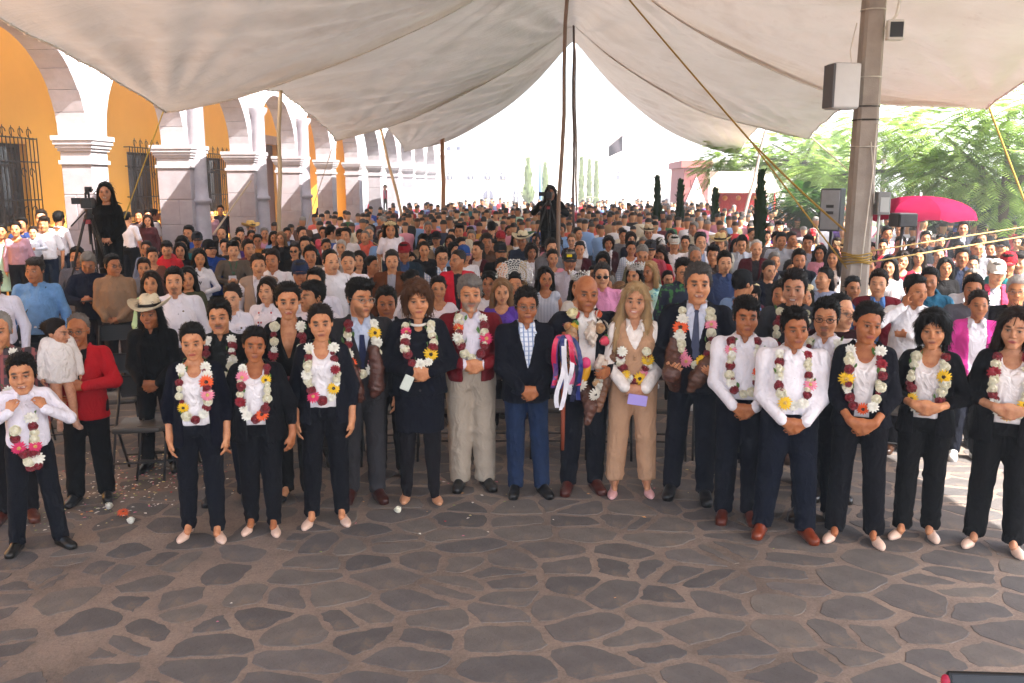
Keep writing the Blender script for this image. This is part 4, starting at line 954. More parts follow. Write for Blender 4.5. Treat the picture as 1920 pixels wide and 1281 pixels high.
def hat_parts(kind):
    out = []
    if kind in ('cowboy', 'straw'):
        n = 28; prof = [(.003, .135), (.03, .137), (.055, .135), (.072, .118), (.08, .08), (.086, .035), (.088, .03)]; brim = [(.088, .03), (.12, .028), (.15, .034), (.17, .045), (.17, .039), (.15, .026), (.12, .02), (.086, .022)]
        V = []; F = []; pr = prof+brim
        for (r, z) in pr:
            for k in range(n):
                a = 2*math.pi*k/n; up = max(0, r-.1)*(1.0*math.cos(a)**2-.25); dent = -.018*math.exp(-((r*math.cos(a))/.022)**2)*(z > .11)
                V.append((r*math.cos(a), r*math.sin(a)*1.14+.015, z+up+dent+.03))
        for i in range(len(pr)-1):
            for k in range(n): F.append((i*n+k, i*n+(k+1) % n, i*n+n+(k+1) % n, i*n+n+k))
        mb = MB(); mb.add(V, F, True); out.append(('hat', mb.mesh('hat', M_STRAW), None))
        mb = MB(); mb.lathe([(.0855, .066), (.0885, .066), (.088, .09), (.0845, .09)], 28, Matrix.Translation((0, .015, 0)) @ Matrix.Diagonal((1.01, 1.15, 1, 1))); out.append(('hat_band', mb.mesh('hat_band', M_CLOTH), '2a2420'))
    elif kind == 'cap':
        n = 20; prof = [(.002, .135), (.03, .132), (.058, .118), (.077, .09), (.085, .05), (.086, .025), (.083, .02)]; V = []; F = []
        for (r, z) in prof:
            for k in range(n): a = 2*math.pi*k/n; V.append((r*math.cos(a), r*math.sin(a)*1.18+.014, z))
        for i in range(len(prof)-1):
            for k in range(n): F.append((i*n+k, i*n+(k+1) % n, i*n+n+(k+1) % n, i*n+n+k))
        mb = MB(); mb.add(V, F, True); out.append(('cap_crown', mb.mesh('cap_crown', M_CLOTH), None))
        V = []; F = []; m = 10
        for zz in (.028, .022):
            for i in range(4):
                for k in range(m+1):
                    a = math.pi*(1+k/m); r = 1+i*.24; x = .078*math.cos(a); y = .014+.1*math.sin(a)-i*.026*max(0.0, -math.sin(a))**.6*1.0; V.append((x*(1-.04*i), y, zz-.012*(x/.078)**2-.003*i))
        q = 4*(m+1)
        for s in (0, q):
            for i in range(3):
                for k in range(m): f = (s+i*(m+1)+k, s+i*(m+1)+k+1, s+(i+1)*(m+1)+k+1, s+(i+1)*(m+1)+k); F.append(f if s else f[::-1])
        for k in range(m): F.append((3*(m+1)+k, 3*(m+1)+k+1, q+3*(m+1)+k+1, q+3*(m+1)+k))
        mb = MB(); mb.add(V, F, True); out.append(('cap_visor', mb.mesh('cap_visor', M_CLOTH), None))
    elif kind in ('crown', 'tiara', 'bigcrown'):
        H = {'crown': .1, 'tiara': .055, 'bigcrown': .2}[kind]; mb = MB(); n = 30; sp = 2.3 if kind == 'tiara' else 2*math.pi
        def pt(a, h, fl=0): r = .084*(1+fl*h*2.0); return (r*math.sin(a), -r*math.cos(a)*1.08+.02-(.0 if kind != 'bigcrown' else 0), .05+h+.02*math.cos(a))
        fr = 1.0
        lo_, hi_ = (-sp/2, sp/2)
        if kind == 'bigcrown':      # tall openwork halo standing up behind the brow
            for ring in range(6):
                rr = .05+.025*ring; mb.tube([(rr*math.sin(t)*1.05, -.02+.02*math.cos(t), .1+rr*.9*math.cos(t)+.0) for t in np.linspace(-2.2, 2.2, 24)], .0035, 4)
            for k in range(19):
                t = -2.1+4.2*k/18
                mb.tube([(r*math.sin(t+.12*math.sin(r*90))*1.05, -.02+.02*math.cos(t), .1+r*.9*math.cos(t+.12*math.sin(r*90))) for r in np.linspace(.045, .185, 8)], .0032, 4)
                if k % 2 == 0: mb.lathe([(.001, -.009), (.009, 0), (.001, .009)], 6, Matrix.Translation((.185*math.sin(t)*1.05, -.02, .1+.185*.9*math.cos(t))))
                for r in (.09, .13, .165): mb.lathe([(.001, -.006), (.006, 0), (.001, .006)], 5, Matrix.Translation((r*math.sin(t+.1)*1.05, -.024, .1+r*.9*math.cos(t+.1))))
        else:
            for hh in (0, .012, .022): mb.tube([pt(lo_+(hi_-lo_)*k/n, hh, fr) for k in range(n+1)], .004, 4)
            for k in range(n):
                a = lo_+(hi_-lo_)*(k+.5)/n; tall = H*(.55+.45*abs(math.cos(k*math.pi/4)))*(1 if kind != 'tiara' else .5+.5*math.cos(a*1.2)**2)
                mb.tube([pt(a-.07, .012, fr), pt(a-.05, tall*.6, fr), pt(a, tall, fr), pt(a+.05, tall*.6, fr), pt(a+.07, .012, fr)], .0036, 4)
                mb.lathe([(.001, -.009), (.009, 0), (.001, .009)], 6, Matrix.Translation(pt(a, tall+.006, fr))); mb.lathe([(.001, -.007), (.007, 0), (.001, .007)], 5, Matrix.Translation(pt(a, tall*.45, fr)))
        out.append(('crown', mb.mesh('crown', M_GOLD if kind == 'tiara' else M_SILVER), None))
    return out
def glasses_mesh():
    mb = MB()
    for q in (-1, 1):
        mb.tube([(q*.032+.021*math.cos(t), -.112+.004*abs(math.cos(t)), .0+.0155*math.sin(t)) for t in [2*math.pi*k/14 for k in range(15)]], .0022, 4)
        mb.tube([(q*.053, -.109, .004), (q*.076, -.06, .006), (q*.08, .01, .004)], .002, 4)
    mb.tube([(-.011, -.114, .002), (.011, -.114, .002)], .002, 4); return mb.mesh('glasses', M_METAL)
def shades_mesh():
    mb = MB()
    for q in (-1, 1):
        mb.lathe([(.001, 0), (.024, 0), (.024, .003), (.001, .003)], 12, Matrix.Translation((q*.031, -.11, -.002)) @ Matrix.Rotation(math.pi/2, 4, 'X') @ Matrix.Diagonal((1, .78, 1, 1)))
        mb.tube([(q*.053, -.109, .004), (q*.076, -.06, .006), (q*.08, .01, .004)], .003, 4)
    return mb.mesh('sunglasses', M_PLAST)
MC = {}
def cached(key, fn):
    if key not in MC: MC[key] = fn()
    return MC[key]
MATS = {'satin': M_SATIN, 'knit': M_KNIT, 'denim': M_DENIM, 'cloth': M_CLOTH, 'check': M_CHECK, 'plaid': M_PLAID, 'stripe': M_STRIPE, 'floral': M_FLORAL, 'print': M_PRINT}
NICE = {'shirt': 'shirt', 'tucked': 'shirt', 'tee': 'tee_shirt', 'sweater': 'sweater', 'hoodie': 'hoodie', 'blouse': 'blouse', 'satin': 'blouse', 'sleeveless': 'blouse', 'jacket': 'jacket', 'blazer_open': 'blazer', 'zip': 'jacket', 'zipped': 'jacket', 'vest': 'vest', 'waistcoat': 'waistcoat', 'puffer': 'jacket', 'cardigan': 'cardigan', 'dress': 'dress', 'coat': 'coat'}
PEOPLE = []
def person(spec, loc, rz, H, label, group=None):
    def dk(c):
        l = lin(c); v = .2*l[0]+.7*l[1]+.1*l[2]; k = .42 if v < .02 else (.42+.58*(v-.02)/.05 if v < .07 else 1); return tuple(x*k for x in l[:3])
    """spec: t, pose, skin, tops [(kind, colour, material)], bottom (kind, colour), hair (style, colour), hat, shoes ..."""
    spec.setdefault('res', 'lo')
    root = empty('person', loc, rz, H/1.7, label, 'person', group)
    T, J = setup(spec)
    gk = (spec['t'], tuple(sorted(spec.get('T', {}).items())), spec.get('pose', 'clasp'), spec['res'], str(spec.get('stance')), spec.get('uid'))
    bk = gk+(spec.get('fv', 0), str(spec.get('head')), spec.get('smile'), spec.get('beard'), spec.get('moust'), spec.get('goatee'), spec.get('lips'), spec.get('shoes'))
    body = mk('body', cached(('body',)+bk, lambda: body_mesh(spec)), root, spec.get('skin', 'b07f60'))
    root['_f'] = 0; fronts = []; del root['_f']
    if spec.get('tops') and spec['tops'][0][0] in ('zip', 'vest', 'cardigan', 'jacket', 'coat') and spec['res'] == 'lo': spec['tops'] = [('tee', ['d8d2d6', '2c2a30', '9a98a4', 'c8b8b0'][len(label) % 4])]+list(spec['tops'])
    for g in spec.get('tops', ()):
        g = list(g)+[None, {}][len(g)-2:] if len(g) < 4 else list(g)
        if g[0] == 'tee' and g[1] is not spec['tops'][-1][1]: g[3] = dict(g[3], sleeve=0)
        kind, col = g[0], g[1]; ma = MATS[g[2]] if len(g) > 2 and g[2] else (M_SATIN if kind == 'satin' else M_CLOTH); ov = g[3] if len(g) > 3 else {}
        c = cached(('g', kind, str(sorted(ov.items())))+gk, lambda: garment(kind, spec, **ov)); me = c.me
        mk_ = ('gm', kind, str(sorted(ov.items())), ma.name)+gk
        def var():
            m2 = me if not me.materials else me.copy()
            m2.materials.clear(); m2.materials.append(ma); return m2
        mk(NICE[kind], cached(mk_, var), root, dk(col)); fronts.append(c.front)
    bt = spec.get('bottom')
    if bt:
        kw = bt[3] if len(bt) > 3 else {}; ma = MATS[bt[2]] if len(bt) > 2 and bt[2] else M_CLOTH; fn = {'trousers': trousers, 'skirt': skirt, 'tights': tights}[bt[0]]
        c = cached(('b', bt[0], str(sorted(kw.items())))+gk, lambda: fn(spec, **kw)); me = c.me
        def varb():
            m2 = me if not me.materials else me.copy()
            m2.materials.clear(); m2.materials.append(ma); return m2
        mk(bt[0], cached(('bm', bt[0], str(sorted(kw.items())), ma.name)+gk, varb), root, dk(bt[1]))
        if spec.get('tights'): c = cached(('b', 'tights')+gk, lambda: tights(spec)); mk('tights', c.me, root, dk(spec['tights']), mat=M_CLOTH)
    sh = spec.get('shoes', 'oxford')
    if sh:
        for sd in (-1, 1):
            a = J['ank', sd]; mk('shoe', cached(('shoe', sh), lambda: shoe_mesh(sh)), root, spec.get('shoecol', '15120f'), loc=(a[0], a[1], 0), rot=(0, 0, sd*R(spec.get('toe', 10))))
    # things on the head live in head space
    HM = Matrix.Translation(J['hc']) @ Matrix([list(r) for r in J['Rh']]).to_4x4() @ Matrix.Diagonal((J['hs'],)*3+(1,))
    def onhead(name, me, col=None): o = mk(name, me, root, col); o.matrix_local = HM; return o
    h = spec.get('hair')
    if h: onhead('hair', cached(('hair', h[0], spec['res']), lambda: hair_mesh(h[0], .0085 if spec['res'] == 'hi' else .012)), dk(h[1]))
    ht = spec.get('hat')
    if ht:
        for (nm, me, c) in cached(('hat', ht[0]), lambda: hat_parts(ht[0])): onhead(nm, me, c or ht[1])
    if spec.get('glasses'): onhead('glasses', cached('glasses', glasses_mesh), spec['glasses'])
    if spec.get('shades'): onhead('sunglasses', cached('shades', shades_mesh), '0c0c0e')
    def front(x, z):
        ys = [f(x, z) for f in fronts]; ys = [y for y in ys if y is not None]; return min(ys) if ys else -.12
    PEOPLE.append((root, front, J, T, spec)); return root, front, J
# ============================================================ the front row
def petal_ring(mb, n, r0, r1, z0, z1, wd, tilt=0, ph=0):
    for k in range(n):
        a = 2*math.pi*k/n+ph; c, s_ = math.cos(a), math.sin(a)
        def p(r, t, z): return (r*c-t*s_, r*s_+t*c, z)
        mb.add([p(r0, -wd*.4, z0), p(r0, wd*.4, z0), p((r0+r1)*.55, wd, (z0+z1)*.5+.004), p(r1, wd*.45, z1), p(r1, -wd*.45, z1), p((r0+r1)*.55, -wd, (z0+z1)*.5+.004)], [(0, 1, 2, 5), (5, 2, 3, 4)], True)
def flower_mesh(k):
    mb = MB()
    if k == 'gerbera':
        petal_ring(mb, 15, .012, .05, .008, .0, .0062); petal_ring(mb, 13, .01, .042, .012, .008, .006, 0, .2); petal_ring(mb, 10, .008, .026, .014, .014, .005, 0, .1)
    elif k == 'heart': mb.lathe([(.001, .02), (.008, .019), (.014, .014), (.014, .006)], 10)
    elif k == 'rose':
        mb.lathe([(.004, -.03), (.016, -.024), (.026, -.008), (.029, .006), (.024, .012)], 10)
        for j, (n, r, z) in enumerate(((5, .03, .012), (4, .022, .02), (3, .013, .024))):
            for q in range(n):
                a = 2*math.pi*q/n+j*.6; V = []; 
                for u in (-1, -.33, .33, 1):
                    b = a+u*.72; V += [(r*.75*math.cos(b), r*.75*math.sin(b), -.012), (r*1.02*math.cos(b), r*1.02*math.sin(b), z*.6), (r*(1.12-.1*abs(u))*math.cos(b), r*(1.12-.1*abs(u))*math.sin(b), z-.006*abs(u))]
                mb.add(V, [(3*i, 3*i+3, 3*i+4, 3*i+1) for i in range(3)]+[(3*i+1, 3*i+4, 3*i+5, 3*i+2) for i in range(3)], True)
        mb.lathe([(.001, .025), (.007, .023), (.012, .016), (.021, .008), (.027, -.004)], 9)
    elif k == 'mum':
        for (n, r0, r1, z0, z1, wd, ph) in ((11, .01, .041, -.004, -.006, .008, 0), (10, .008, .036, .004, .008, .008, .3), (8, .006, .027, .01, .021, .0075, .1), (6, .004, .015, .014, .027, .006, .5)): petal_ring(mb, n, r0, r1, z0, z1, wd, 0, ph)
        mb.lathe([(.002, -.02), (.02, -.014), (.02, .0), (.002, .012)], 8)
    elif k == 'leaf': mb.add([(0, 0, 0), (.012, .014, .003), (.01, .032, .002), (0, .048, -.004), (-.01, .032, .002), (-.012, .014, .003)], [(0, 1, 2, 3), (0, 3, 4, 5)], True)
    jr = random.Random(len(k)); mb.v = [(a+jr.uniform(-.0022, .0022), b+jr.uniform(-.0022, .0022), c+jr.uniform(-.0022, .0022)) for a, b, c in mb.v]
    return mb.mesh(k, M_PETAL)
FM = {k: flower_mesh(k) for k in ('gerbera', 'heart', 'rose', 'mum', 'leaf')}
FC = {'w': ('mum', 'f2efe2'), 'c': ('rose', 'efe9cf'), 'r': ('rose', '8a0c20'), 'R': ('mum', '960e24'), 'y': ('gerbera', 'f2c21a'), 'o': ('gerbera', 'ee5a1c'), 'p': ('gerbera', 'f08aa2'), 'P': ('gerbera', 'd82a62')}
frnd = random.Random(21)
def garland(pr, left, right, bottom, label, ztop=1.385, zbot=1.0, w0=.092, w1=.108, pts=None, sc=1.0):
    root, front, J = pr; g = empty('flower_garland', root.location, root.rotation_euler.z, root.scale.x, label, 'garland', 'flower garlands')
    path = []
    def y(x, z): v = front(x, z); return v if v is not None else -.13
    seq = []
    if pts is None:
        nl, nr = len(left), len(right); zs = zbot+.085
        for sd, st in ((-1, left), (1, right)):
            n = len(st)
            for i, c in enumerate(st):
                t = i/max(n-1, 1); z = ztop-(ztop-zs)*t; x = sd*(w0+(w1-w0)*min(1, t*1.5)-.02*max(0, t-.7)/.3); seq.append((c, x, z, sd))
        n = len(bottom)
        for i, c in enumerate(bottom):
            t = (i+.5)/n; x = w1*.85*(2*t-1); z = zs-.035-.05*math.sin(math.pi*t); seq.append((c, x, z, 0))
    else: seq = [(c, x, z, 0) for c, x, z in pts]
    cord = sorted(seq, key=lambda q: (0 if q[3] < 0 else (1 if q[3] == 0 else 2), (-q[2] if q[3] < 0 else (q[1] if q[3] == 0 else q[2]))))
    P = [(q[1], y(q[1], q[2])-.012, q[2]) for q in cord]
    if pts is None: P = [(-.05, .07, 1.435), (-.075, .02, 1.435)]+P+[(.075, .02, 1.435), (.05, .07, 1.435)]
    mb = MB(); mb.tube(P, .004, 5); mb.build('cord', M_ROPE, g, '6f8a4a')
    if pts is None:        # small buds threaded between the large heads
        for sd in (-1, 1):
            q = sorted([e for e in seq if e[3] == sd], key=lambda e: -e[2])
            for a, b in zip(q[:-1], q[1:]): cord.append((frnd.choice('ccrcwr'), (a[1]+b[1])/2+frnd.uniform(-.012, .012), (a[2]+b[2])/2, 9))
        seq = seq+[e for e in cord if e[3] == 9]
    for (c, x, z, sd) in seq:
        m, colr = FC[c]; x += frnd.uniform(-.007, .007); z += frnd.uniform(-.006, .006)
        yy = y(x, z)-.022; s = frnd.uniform(.8, 1.12)*sc*(.62 if sd == 9 else 1)*(1.14 if m == 'rose' else (1.06 if m == 'gerbera' else 1.06))
        fl = mk('flower', FM[m], g, colr, loc=(x, yy-.008, z), rot=(R(90)+frnd.uniform(-.5, .25)-.1, frnd.uniform(-.35, .35)+x*2, frnd.uniform(0, 6)), sc=s); fl.rotation_mode = 'ZXY'
        if frnd.random() < .22: mk('leaf', FM['leaf'], g, '4f7a34', loc=(x+frnd.choice((-.03, .03)), yy+.008, z+.01), rot=(R(90)+frnd.uniform(-.4, .4), frnd.uniform(-.5, .5), frnd.uniform(0, 6)), sc=frnd.uniform(.8, 1.3))
        if m == 'gerbera': mk('flower_heart', FM['heart'], fl, '2c1710' if c in 'oy' and frnd.random() < .8 else 'd8b060')
    return g
NAVY = '1a1d2d'; BLK = '131315'; WHT = 'e9e6ec'; SK1 = 'bd8258'; SK2 = 'c98f66'; SK3 = 'a96c44'; HB = '15110f'
def place(fx, fy, tx, ty):
    L = G(fx, fy); y = float(L[1]); top = AT(tx, ty, y); x = .35*top.x+.65*float(L[0]); return (x, y, 0), top.z-.012
def front_person(fx, fy, tx, ty, rz, spec, label, group='officials in the front row', Hfix=None):
    loc, H = place(fx, fy, tx, ty); spec['res'] = 'hi'; pr_ = random.Random(int(fx)); hd = spec.get('head', (0, .04, 0)); spec['head'] = (hd[0]+pr_.uniform(-.14, .14), hd[1]+pr_.uniform(-.03, .05), hd[2]+pr_.uniform(-.06, .06)); rz += pr_.uniform(-7, 7)
    if 'stance' not in spec: spec['stance'] = {-1: (-.1-pr_.uniform(-.015, .04), pr_.uniform(-.06, .05)), 1: (.1+pr_.uniform(-.015, .04), pr_.uniform(-.06, .05))}
    spec.setdefault('toe', pr_.uniform(6, 18)); spec['uid'] = label; spec.setdefault('fv', len(PEOPLE)*1.37); spec.setdefault('ph', len(PEOPLE)*.9)
    return person(spec, loc, R(rz)-math.atan2(loc[0], loc[1])*.6, Hfix or H, label, group)
TR = lambda c, m=None, **k: ('trousers', c, m, k)
F = {}
F['boy'] = front_person(75, 1028, 36, 663, 12, dict(t='c', pose='collar', skin=SK2, tops=[('shirt', 'e9e4ee', None, dict(hem=.93))], bottom=TR('181a26'), hair=('short', HB), smile=1, stance={-1: (-.16, .05), 1: (.17, -.02)}, head=(-.15, .05, 0), brow=HB, toe=25), 'child in white shirt and dark trousers holding up the collar, foremost at the left')
F['plaid'] = front_person(32, 972, 2, 585, 0, dict(t='mh', pose='sides', skin=SK2, tops=[('shirt', '6a5a58', 'plaid', dict(hem=.88))], bottom=TR('201c22'), hair=('thin', '8c8680'), shoecol='5a2a1c'), 'person in dark plaid shirt cut off by the left edge behind the child')
F['red'] = front_person(172, 938, 150, 588, -4, dict(t='m', pose='hold', skin=SK3, tops=[('tee', BLK), ('jacket', 'b0141e', None, dict(vz=1.12, vw=.06, hem=.78, amp=.006))], bottom=TR('131318', None, loose=.02), hair=('receding', '6a625c'), glasses='55504a', shoecol=BLK), 'person in bright red jacket with glasses carrying a small child')
F['hat'] = front_person(298, 878, 292, 560, 0, dict(t='ms', pose='clasp', skin=SK3, tops=[('tucked', '101012'), ('zip', '17171a', None, dict(gap=.05, vw=.075))], bottom=TR('15151a'), hair=('long', '1a1512'), hat=('cowboy', 'd9c9ab'), shoecol=BLK), 'person in black jacket and pale cowboy hat standing among the folding chairs')
F['A'] = front_person(383, 1004, 365, 606, 2, dict(t='f', pose='sides', skin=SK2, tops=[('satin', 'e8e2e4'), ('blazer_open', '1a1c2e', 'knit', dict(gap=.1, hem=.76, lap=0, sleeve=.72))], bottom=TR('151725', None, flare=-.008), hair=('bun', HB), shoes='pump', shoecol='e3bfaa', lips='9a3038', head=(.0, .12, 0)), 'person in navy cardigan and white satin top, leftmost of the three with pale pumps')
F['must'] = front_person(437, 936, 402, 561, 6, dict(t='m', pose='sides', skin=SK2, tops=[('shirt', '2a2c2c'), ('zip', '18181a', None, dict(gap=.04))], bottom=TR('1b2236', 'denim'), hair=('short', '1c1816'), moust='1c1512', shoecol=BLK), 'person in black jacket behind the first two satin tops')
F['B'] = front_person(497, 990, 474, 613, 2, dict(t='fh', pose='sidesfront', skin=SK3, tops=[('satin', 'e8e2e4'), ('blazer_open', '15161f', None, dict(gap=.072, hem=.78))], bottom=TR('14151f', None, flare=-.008), hair=('bun', '1a1412'), shoes='pump', shoecol='e3bfaa', head=(.25, .05, .06)), 'person in black blazer and white satin top, middle of the three with pale pumps')
F['suitf'] = front_person(558, 934, 537, 530, 0, dict(t='fs', pose='sides', skin=SK2, tops=[('jacket', '121214', None, dict(vz=1.12, vw=.06))], bottom=TR('121214'), hair=('pony', '1c1410'), shoes='pump', shoecol=BLK, smile=1, lips='9a4038'), 'smiling person in an all black suit and black heels behind the satin tops')
F['C'] = front_person(617, 972, 599, 571, -2, dict(t='f', pose='sides', skin=SK2, tops=[('satin', 'e8e2e4'), ('blazer_open', NAVY, None, dict(gap=.095, vw=.1, hem=.8, sleeve=.75))], bottom=TR('131420', None, flare=-.006), hair=('bun', '2a1c16'), shoes='pump', shoecol='e3bfaa', lips='8a4038'), 'person in navy blazer and white satin top, rightmost of the three with pale pumps')
F['grey'] = front_person(692, 930, 662, 524, 8, dict(t='m', pose='sides', skin=SK2, tops=[('tucked', 'b9c3d8'), ('jacket', '38363a', None, dict(vz=1.08, vw=.065))], bottom=TR('3a383c'), hair=('quiff', HB), beard='2a1e1a', beard_a=.55, glasses='8a8680', shoecol='3a1712', head=(.3, .02, 0)), 'person in grey suit and navy tie with loaves hung on the chest')
F['back'] = front_person(735, 888, 718, 538, 0, dict(t='m', pose='sides', skin=SK3, tops=[('tucked', 'b9bcc8'), ('jacket', '222126')], bottom=TR('1c1c22'), hair=('short', '2a2624'), shoecol=BLK), 'person in dark jacket and open shirt half hidden between grey suit and navy skirt suit')
F['skirt'] = front_person(790, 930, 781, 527, 3, dict(t='fh', pose='clasphigh', skin=SK2, tops=[('jacket', '171a2a', None, dict(vz=1.34, vw=.03, hem=.85, lap=0))], bottom=('skirt', '15182a', None, dict(z0=.55, r=.19)), tights='231f26', hair=('bob', '5a3a26'), shoes='pump', shoecol='c08a68', lips='8a3a38'), 'person in navy skirt suit and dark tights, hands folded')
F['beard'] = front_person(883, 912, 882, 517, 2, dict(t='m', pose='clasphigh', skin=SK2, tops=[('tucked', 'd8d2de'), ('zip', '7d1822', None, dict(gap=.07, vw=.085, hem=.9, cuff=1))], bottom=TR('a89a8a', None, loose=.03), hair=('side', '77716c'), beard='8a8680', beard_a=.75, moust='4a4440', shoecol=BLK), 'person in dark red jacket and beige trousers')
F['jeans'] = front_person(987, 921, 983, 539, 2, dict(t='m', pose='clasp', skin=SK3, tops=[('tucked', 'd8dae2', 'check'), ('jacket', '171a2a', None, dict(vz=1.06, vw=.06, hem=.79))], bottom=TR('26395c', 'denim'), hair=('short', '2a2624'), glasses='7a706a', shoecol=BLK), 'person in navy blazer, checked shirt and blue jeans at the centre without a garland')
F['bald'] = front_person(1090, 914, 1107, 514, 0, dict(t='mh', T=dict(belly=.02), pose='staff', skin=SK3, tops=[('tucked', 'e4dfdc'), ('jacket', '1a1d2c', None, dict(gap=.05, vz=.95, vw=.07))], bottom=TR('171a28'), hair=None, beard='3a2a22', beard_a=.25, shoecol='4a1c14', head=(.1, .08, .03)), 'person in navy suit holding a ribboned wooden staff')
F['beige'] = front_person(1183, 924, 1190, 531, 2, dict(t='f', pose='clasp', skin='c2906e', tops=[('shirt', 'ece3dc', 'satin', dict(hem=1.0, soff=.022, off=.012, open=1.33)), ('waistcoat', 'bd9373', None, dict(vz=1.2, vw=.065, hem=.92))], bottom=TR('bd9373', None, loose=.018, short=.06), hair=('longfront', 'a88a62'), shoes='pump', shoecol='e0a8a4', smile=1, lips='a84848', head=(-.05, .02, .05)), 'smiling person in beige waistcoat and trousers holding a lilac phone')
F['tie'] = front_person(1298, 930, 1301, 494, -2, dict(t='m', T=dict(belly=.025), pose='carry', skin=SK2, tops=[('tucked', 'd2d6e6'), ('jacket', '1d2130', None, dict(vz=1.08, vw=.065))], bottom=TR('1c2030'), hair=('short', '4a4644'), smile=1, shoecol=BLK), 'tall smiling person in navy suit and striped tie with loaves hung on the chest')
F['w1'] = front_person(1385, 968, 1391, 557, -3, dict(t='m', pose='clasp', skin=SK3, tops=[('tucked', 'e8e3e8', None, dict(hem=.96, open=1.36))], bottom=TR('171c2e', 'denim', loose=.018), hair=('side', HB), shoecol='5a261a', head=(.2, .1, 0)), 'person in white shirt with one orange flower low on the garland')
F['w1b'] = front_person(1500, 905, 1432, 505, -6, dict(t='m', T=dict(belly=.02), pose='sides', skin='bd8a6a', tops=[('tucked', '15161e'), ('jacket', '3b3e46')], bottom=TR('22242c'), hair=('short', '2a2220'), smile=1, shoecol='7a5528'), 'person in dark grey blazer with a pink flower garland behind the white shirts')
F['w2'] = front_person(1470, 1000, 1487, 577, -3, dict(t='mh', T=dict(belly=.03), pose='clasp', skin=SK3, tops=[('tucked', 'eae5ea', None, dict(hem=.96))], bottom=TR('182036', 'denim', loose=.02), hair=('short', HB), shoecol='7a3218', stance={-1: (-.155, 0), 1: (.155, -.02)}, toe=16), 'foremost person in white shirt with tan brown shoes and feet apart')
F['w3'] = front_person(1528, 972, 1545, 559, -5, dict(t='mh', pose='sides', skin=SK2, tops=[('tucked', 'e2dee6')], bottom=TR('161c30', 'denim'), hair=('short', HB), glasses='15151a', shoecol='1c1210', goatee='2a1c18'), 'person in white shirt and dark framed glasses behind the foremost white shirt')
F['D'] = front_person(1597, 1012, 1630, 567, -4, dict(t='f', pose='clasp', skin=SK3, tops=[('satin', 'e6dedc'), ('blazer_open', '191b29', None, dict(gap=.045, vz=1.0, vw=.09, hem=.86, sleeve=.78))], bottom=TR('141520', None, flare=.006), hair=('bun', HB), shoes='pump', shoecol='e3c2ae', head=(.2, .12, .08), lips='8a3a38'), 'person in navy blazer beside the white shirts, leftmost of the three blazers at right')
F['E'] = front_person(1715, 1002, 1757, 582, -5, dict(t='f', pose='clasphigh', skin=SK2, tops=[('satin', 'e6dedc'), ('blazer_open', '16171f', None, dict(gap=.075, hem=.8, sleeve=.8))], bottom=TR('131419', None, flare=.004), hair=('bob', HB), shoes='pump', shoecol='e3c2ae'), 'person in black blazer and pleated white top, middle of the three blazers at right')
F['Fw'] = front_person(1864, 1022, 1905, 578, -6, dict(t='fh', pose='clasphigh', skin='c2906e', tops=[('satin', 'e6dedc'), ('blazer_open', '17181f', None, dict(gap=.075, hem=.78, sleeve=.72))], bottom=TR('131419', None, flare=.008), hair=('long', '3a2a22'), shoes='pump', shoecol='e3c2ae', lips='a03a44'), 'person in black blazer at the far right edge of the front row')
# the small child carried in red jacket's arms
rj = F['red'][0]; bt_ = AT(104, 600, rj.location.y-.24); bl_ = Vector((bt_.x, rj.location.y-.24, bt_.z-.82))
baby, bf, bJ = person(dict(t='b', pose='sides', res='hi', skin='c08c6c', tops=[('hoodie', 'e6ddd8', None, dict(hem=.72, amp=.008, off=.045, soff=.035))], bottom=None, hair=('bun', '2a1c16'), shoes='oxford', shoecol='b98e78', stance={-1: (-.1, -.2), 1: (.12, -.27)}, uid='baby', head=(.9, .15, 0)), bl_, R(40), .82, 'small child in white hooded top carried on the arm of the red jacket')
# ---- garlands
garland(F['boy'], '', '', '', 'garland hanging from the hands of the child in white shirt', pts=[('c', -.09, 1.1), ('r', -.1, 1.03), ('P', -.085, .955), ('w', .02, 1.2), ('r', .03, 1.13), ('c', .035, 1.065), ('c', .04, 1.01), ('P', .04, .95), ('r', .02, .9), ('r', -.045, .89), ('c', -.02, .83), ('w', .045, .84), ('r', -.015, .785), ('r', .04, .785)], sc=1.25)
garland(F['plaid'], 'rcw', 'wrcr', 'rw', 'garland on the person in plaid shirt at the left edge', zbot=1.1)
garland(F['A'], 'wrcy', 'wworpcr', 'crw', 'garland with yellow flower at left and orange at right on the navy cardigan')
garland(F['must'], 'wrw', 'wrrwc', 'cc', 'garland half hidden on the black jacket behind satin tops', zbot=1.1)
garland(F['B'], 'wprcRw', 'ryccr', 'wro', 'garland with a pink and a yellow flower near the top on the black blazer')
garland(F['suitf'], 'ccRw', 'wrcco', 'crc', 'garland of cream roses on the all black suit', zbot=0.99)
garland(F['C'], 'wrcwcr', 'wrRcy', 'Prw', 'garland with a yellow flower low on the navy blazer with satin top')
garland(F['grey'], 'rcrwo', 'wywcp', 'rcw', 'garland with orange flower at left and pink at right on the grey suit', zbot=1.02)
garland(F['skirt'], 'cPwrcr', 'ccccry', 'rww', 'garland with one hot pink flower at the top left on the navy skirt suit', zbot=1.1)
garland(F['beard'], 'cworwcr', 'wrcPr', 'ccr', 'garland with a large orange flower on the dark red jacket', zbot=1.1)
garland(F['beige'], 'wrwcr', 'crywr', 'ywryp', 'garland hanging low on the beige waistcoat', ztop=1.2, zbot=.98)
garland(F['tie'], 'cwowcp', 'ccpcrcr', 'pcy', 'garland with orange and pink flowers on the navy suit with striped tie', zbot=1.02)
garland(F['w1'], 'rpcrcw', 'rwcor', 'rcc', 'garland with pink flower at left and orange at right on the white shirt', zbot=1.01)
garland(F['w1b'], 'crcr', 'ccrpr', 'pc', 'garland with a big pink flower on the dark grey blazer', zbot=1.06)
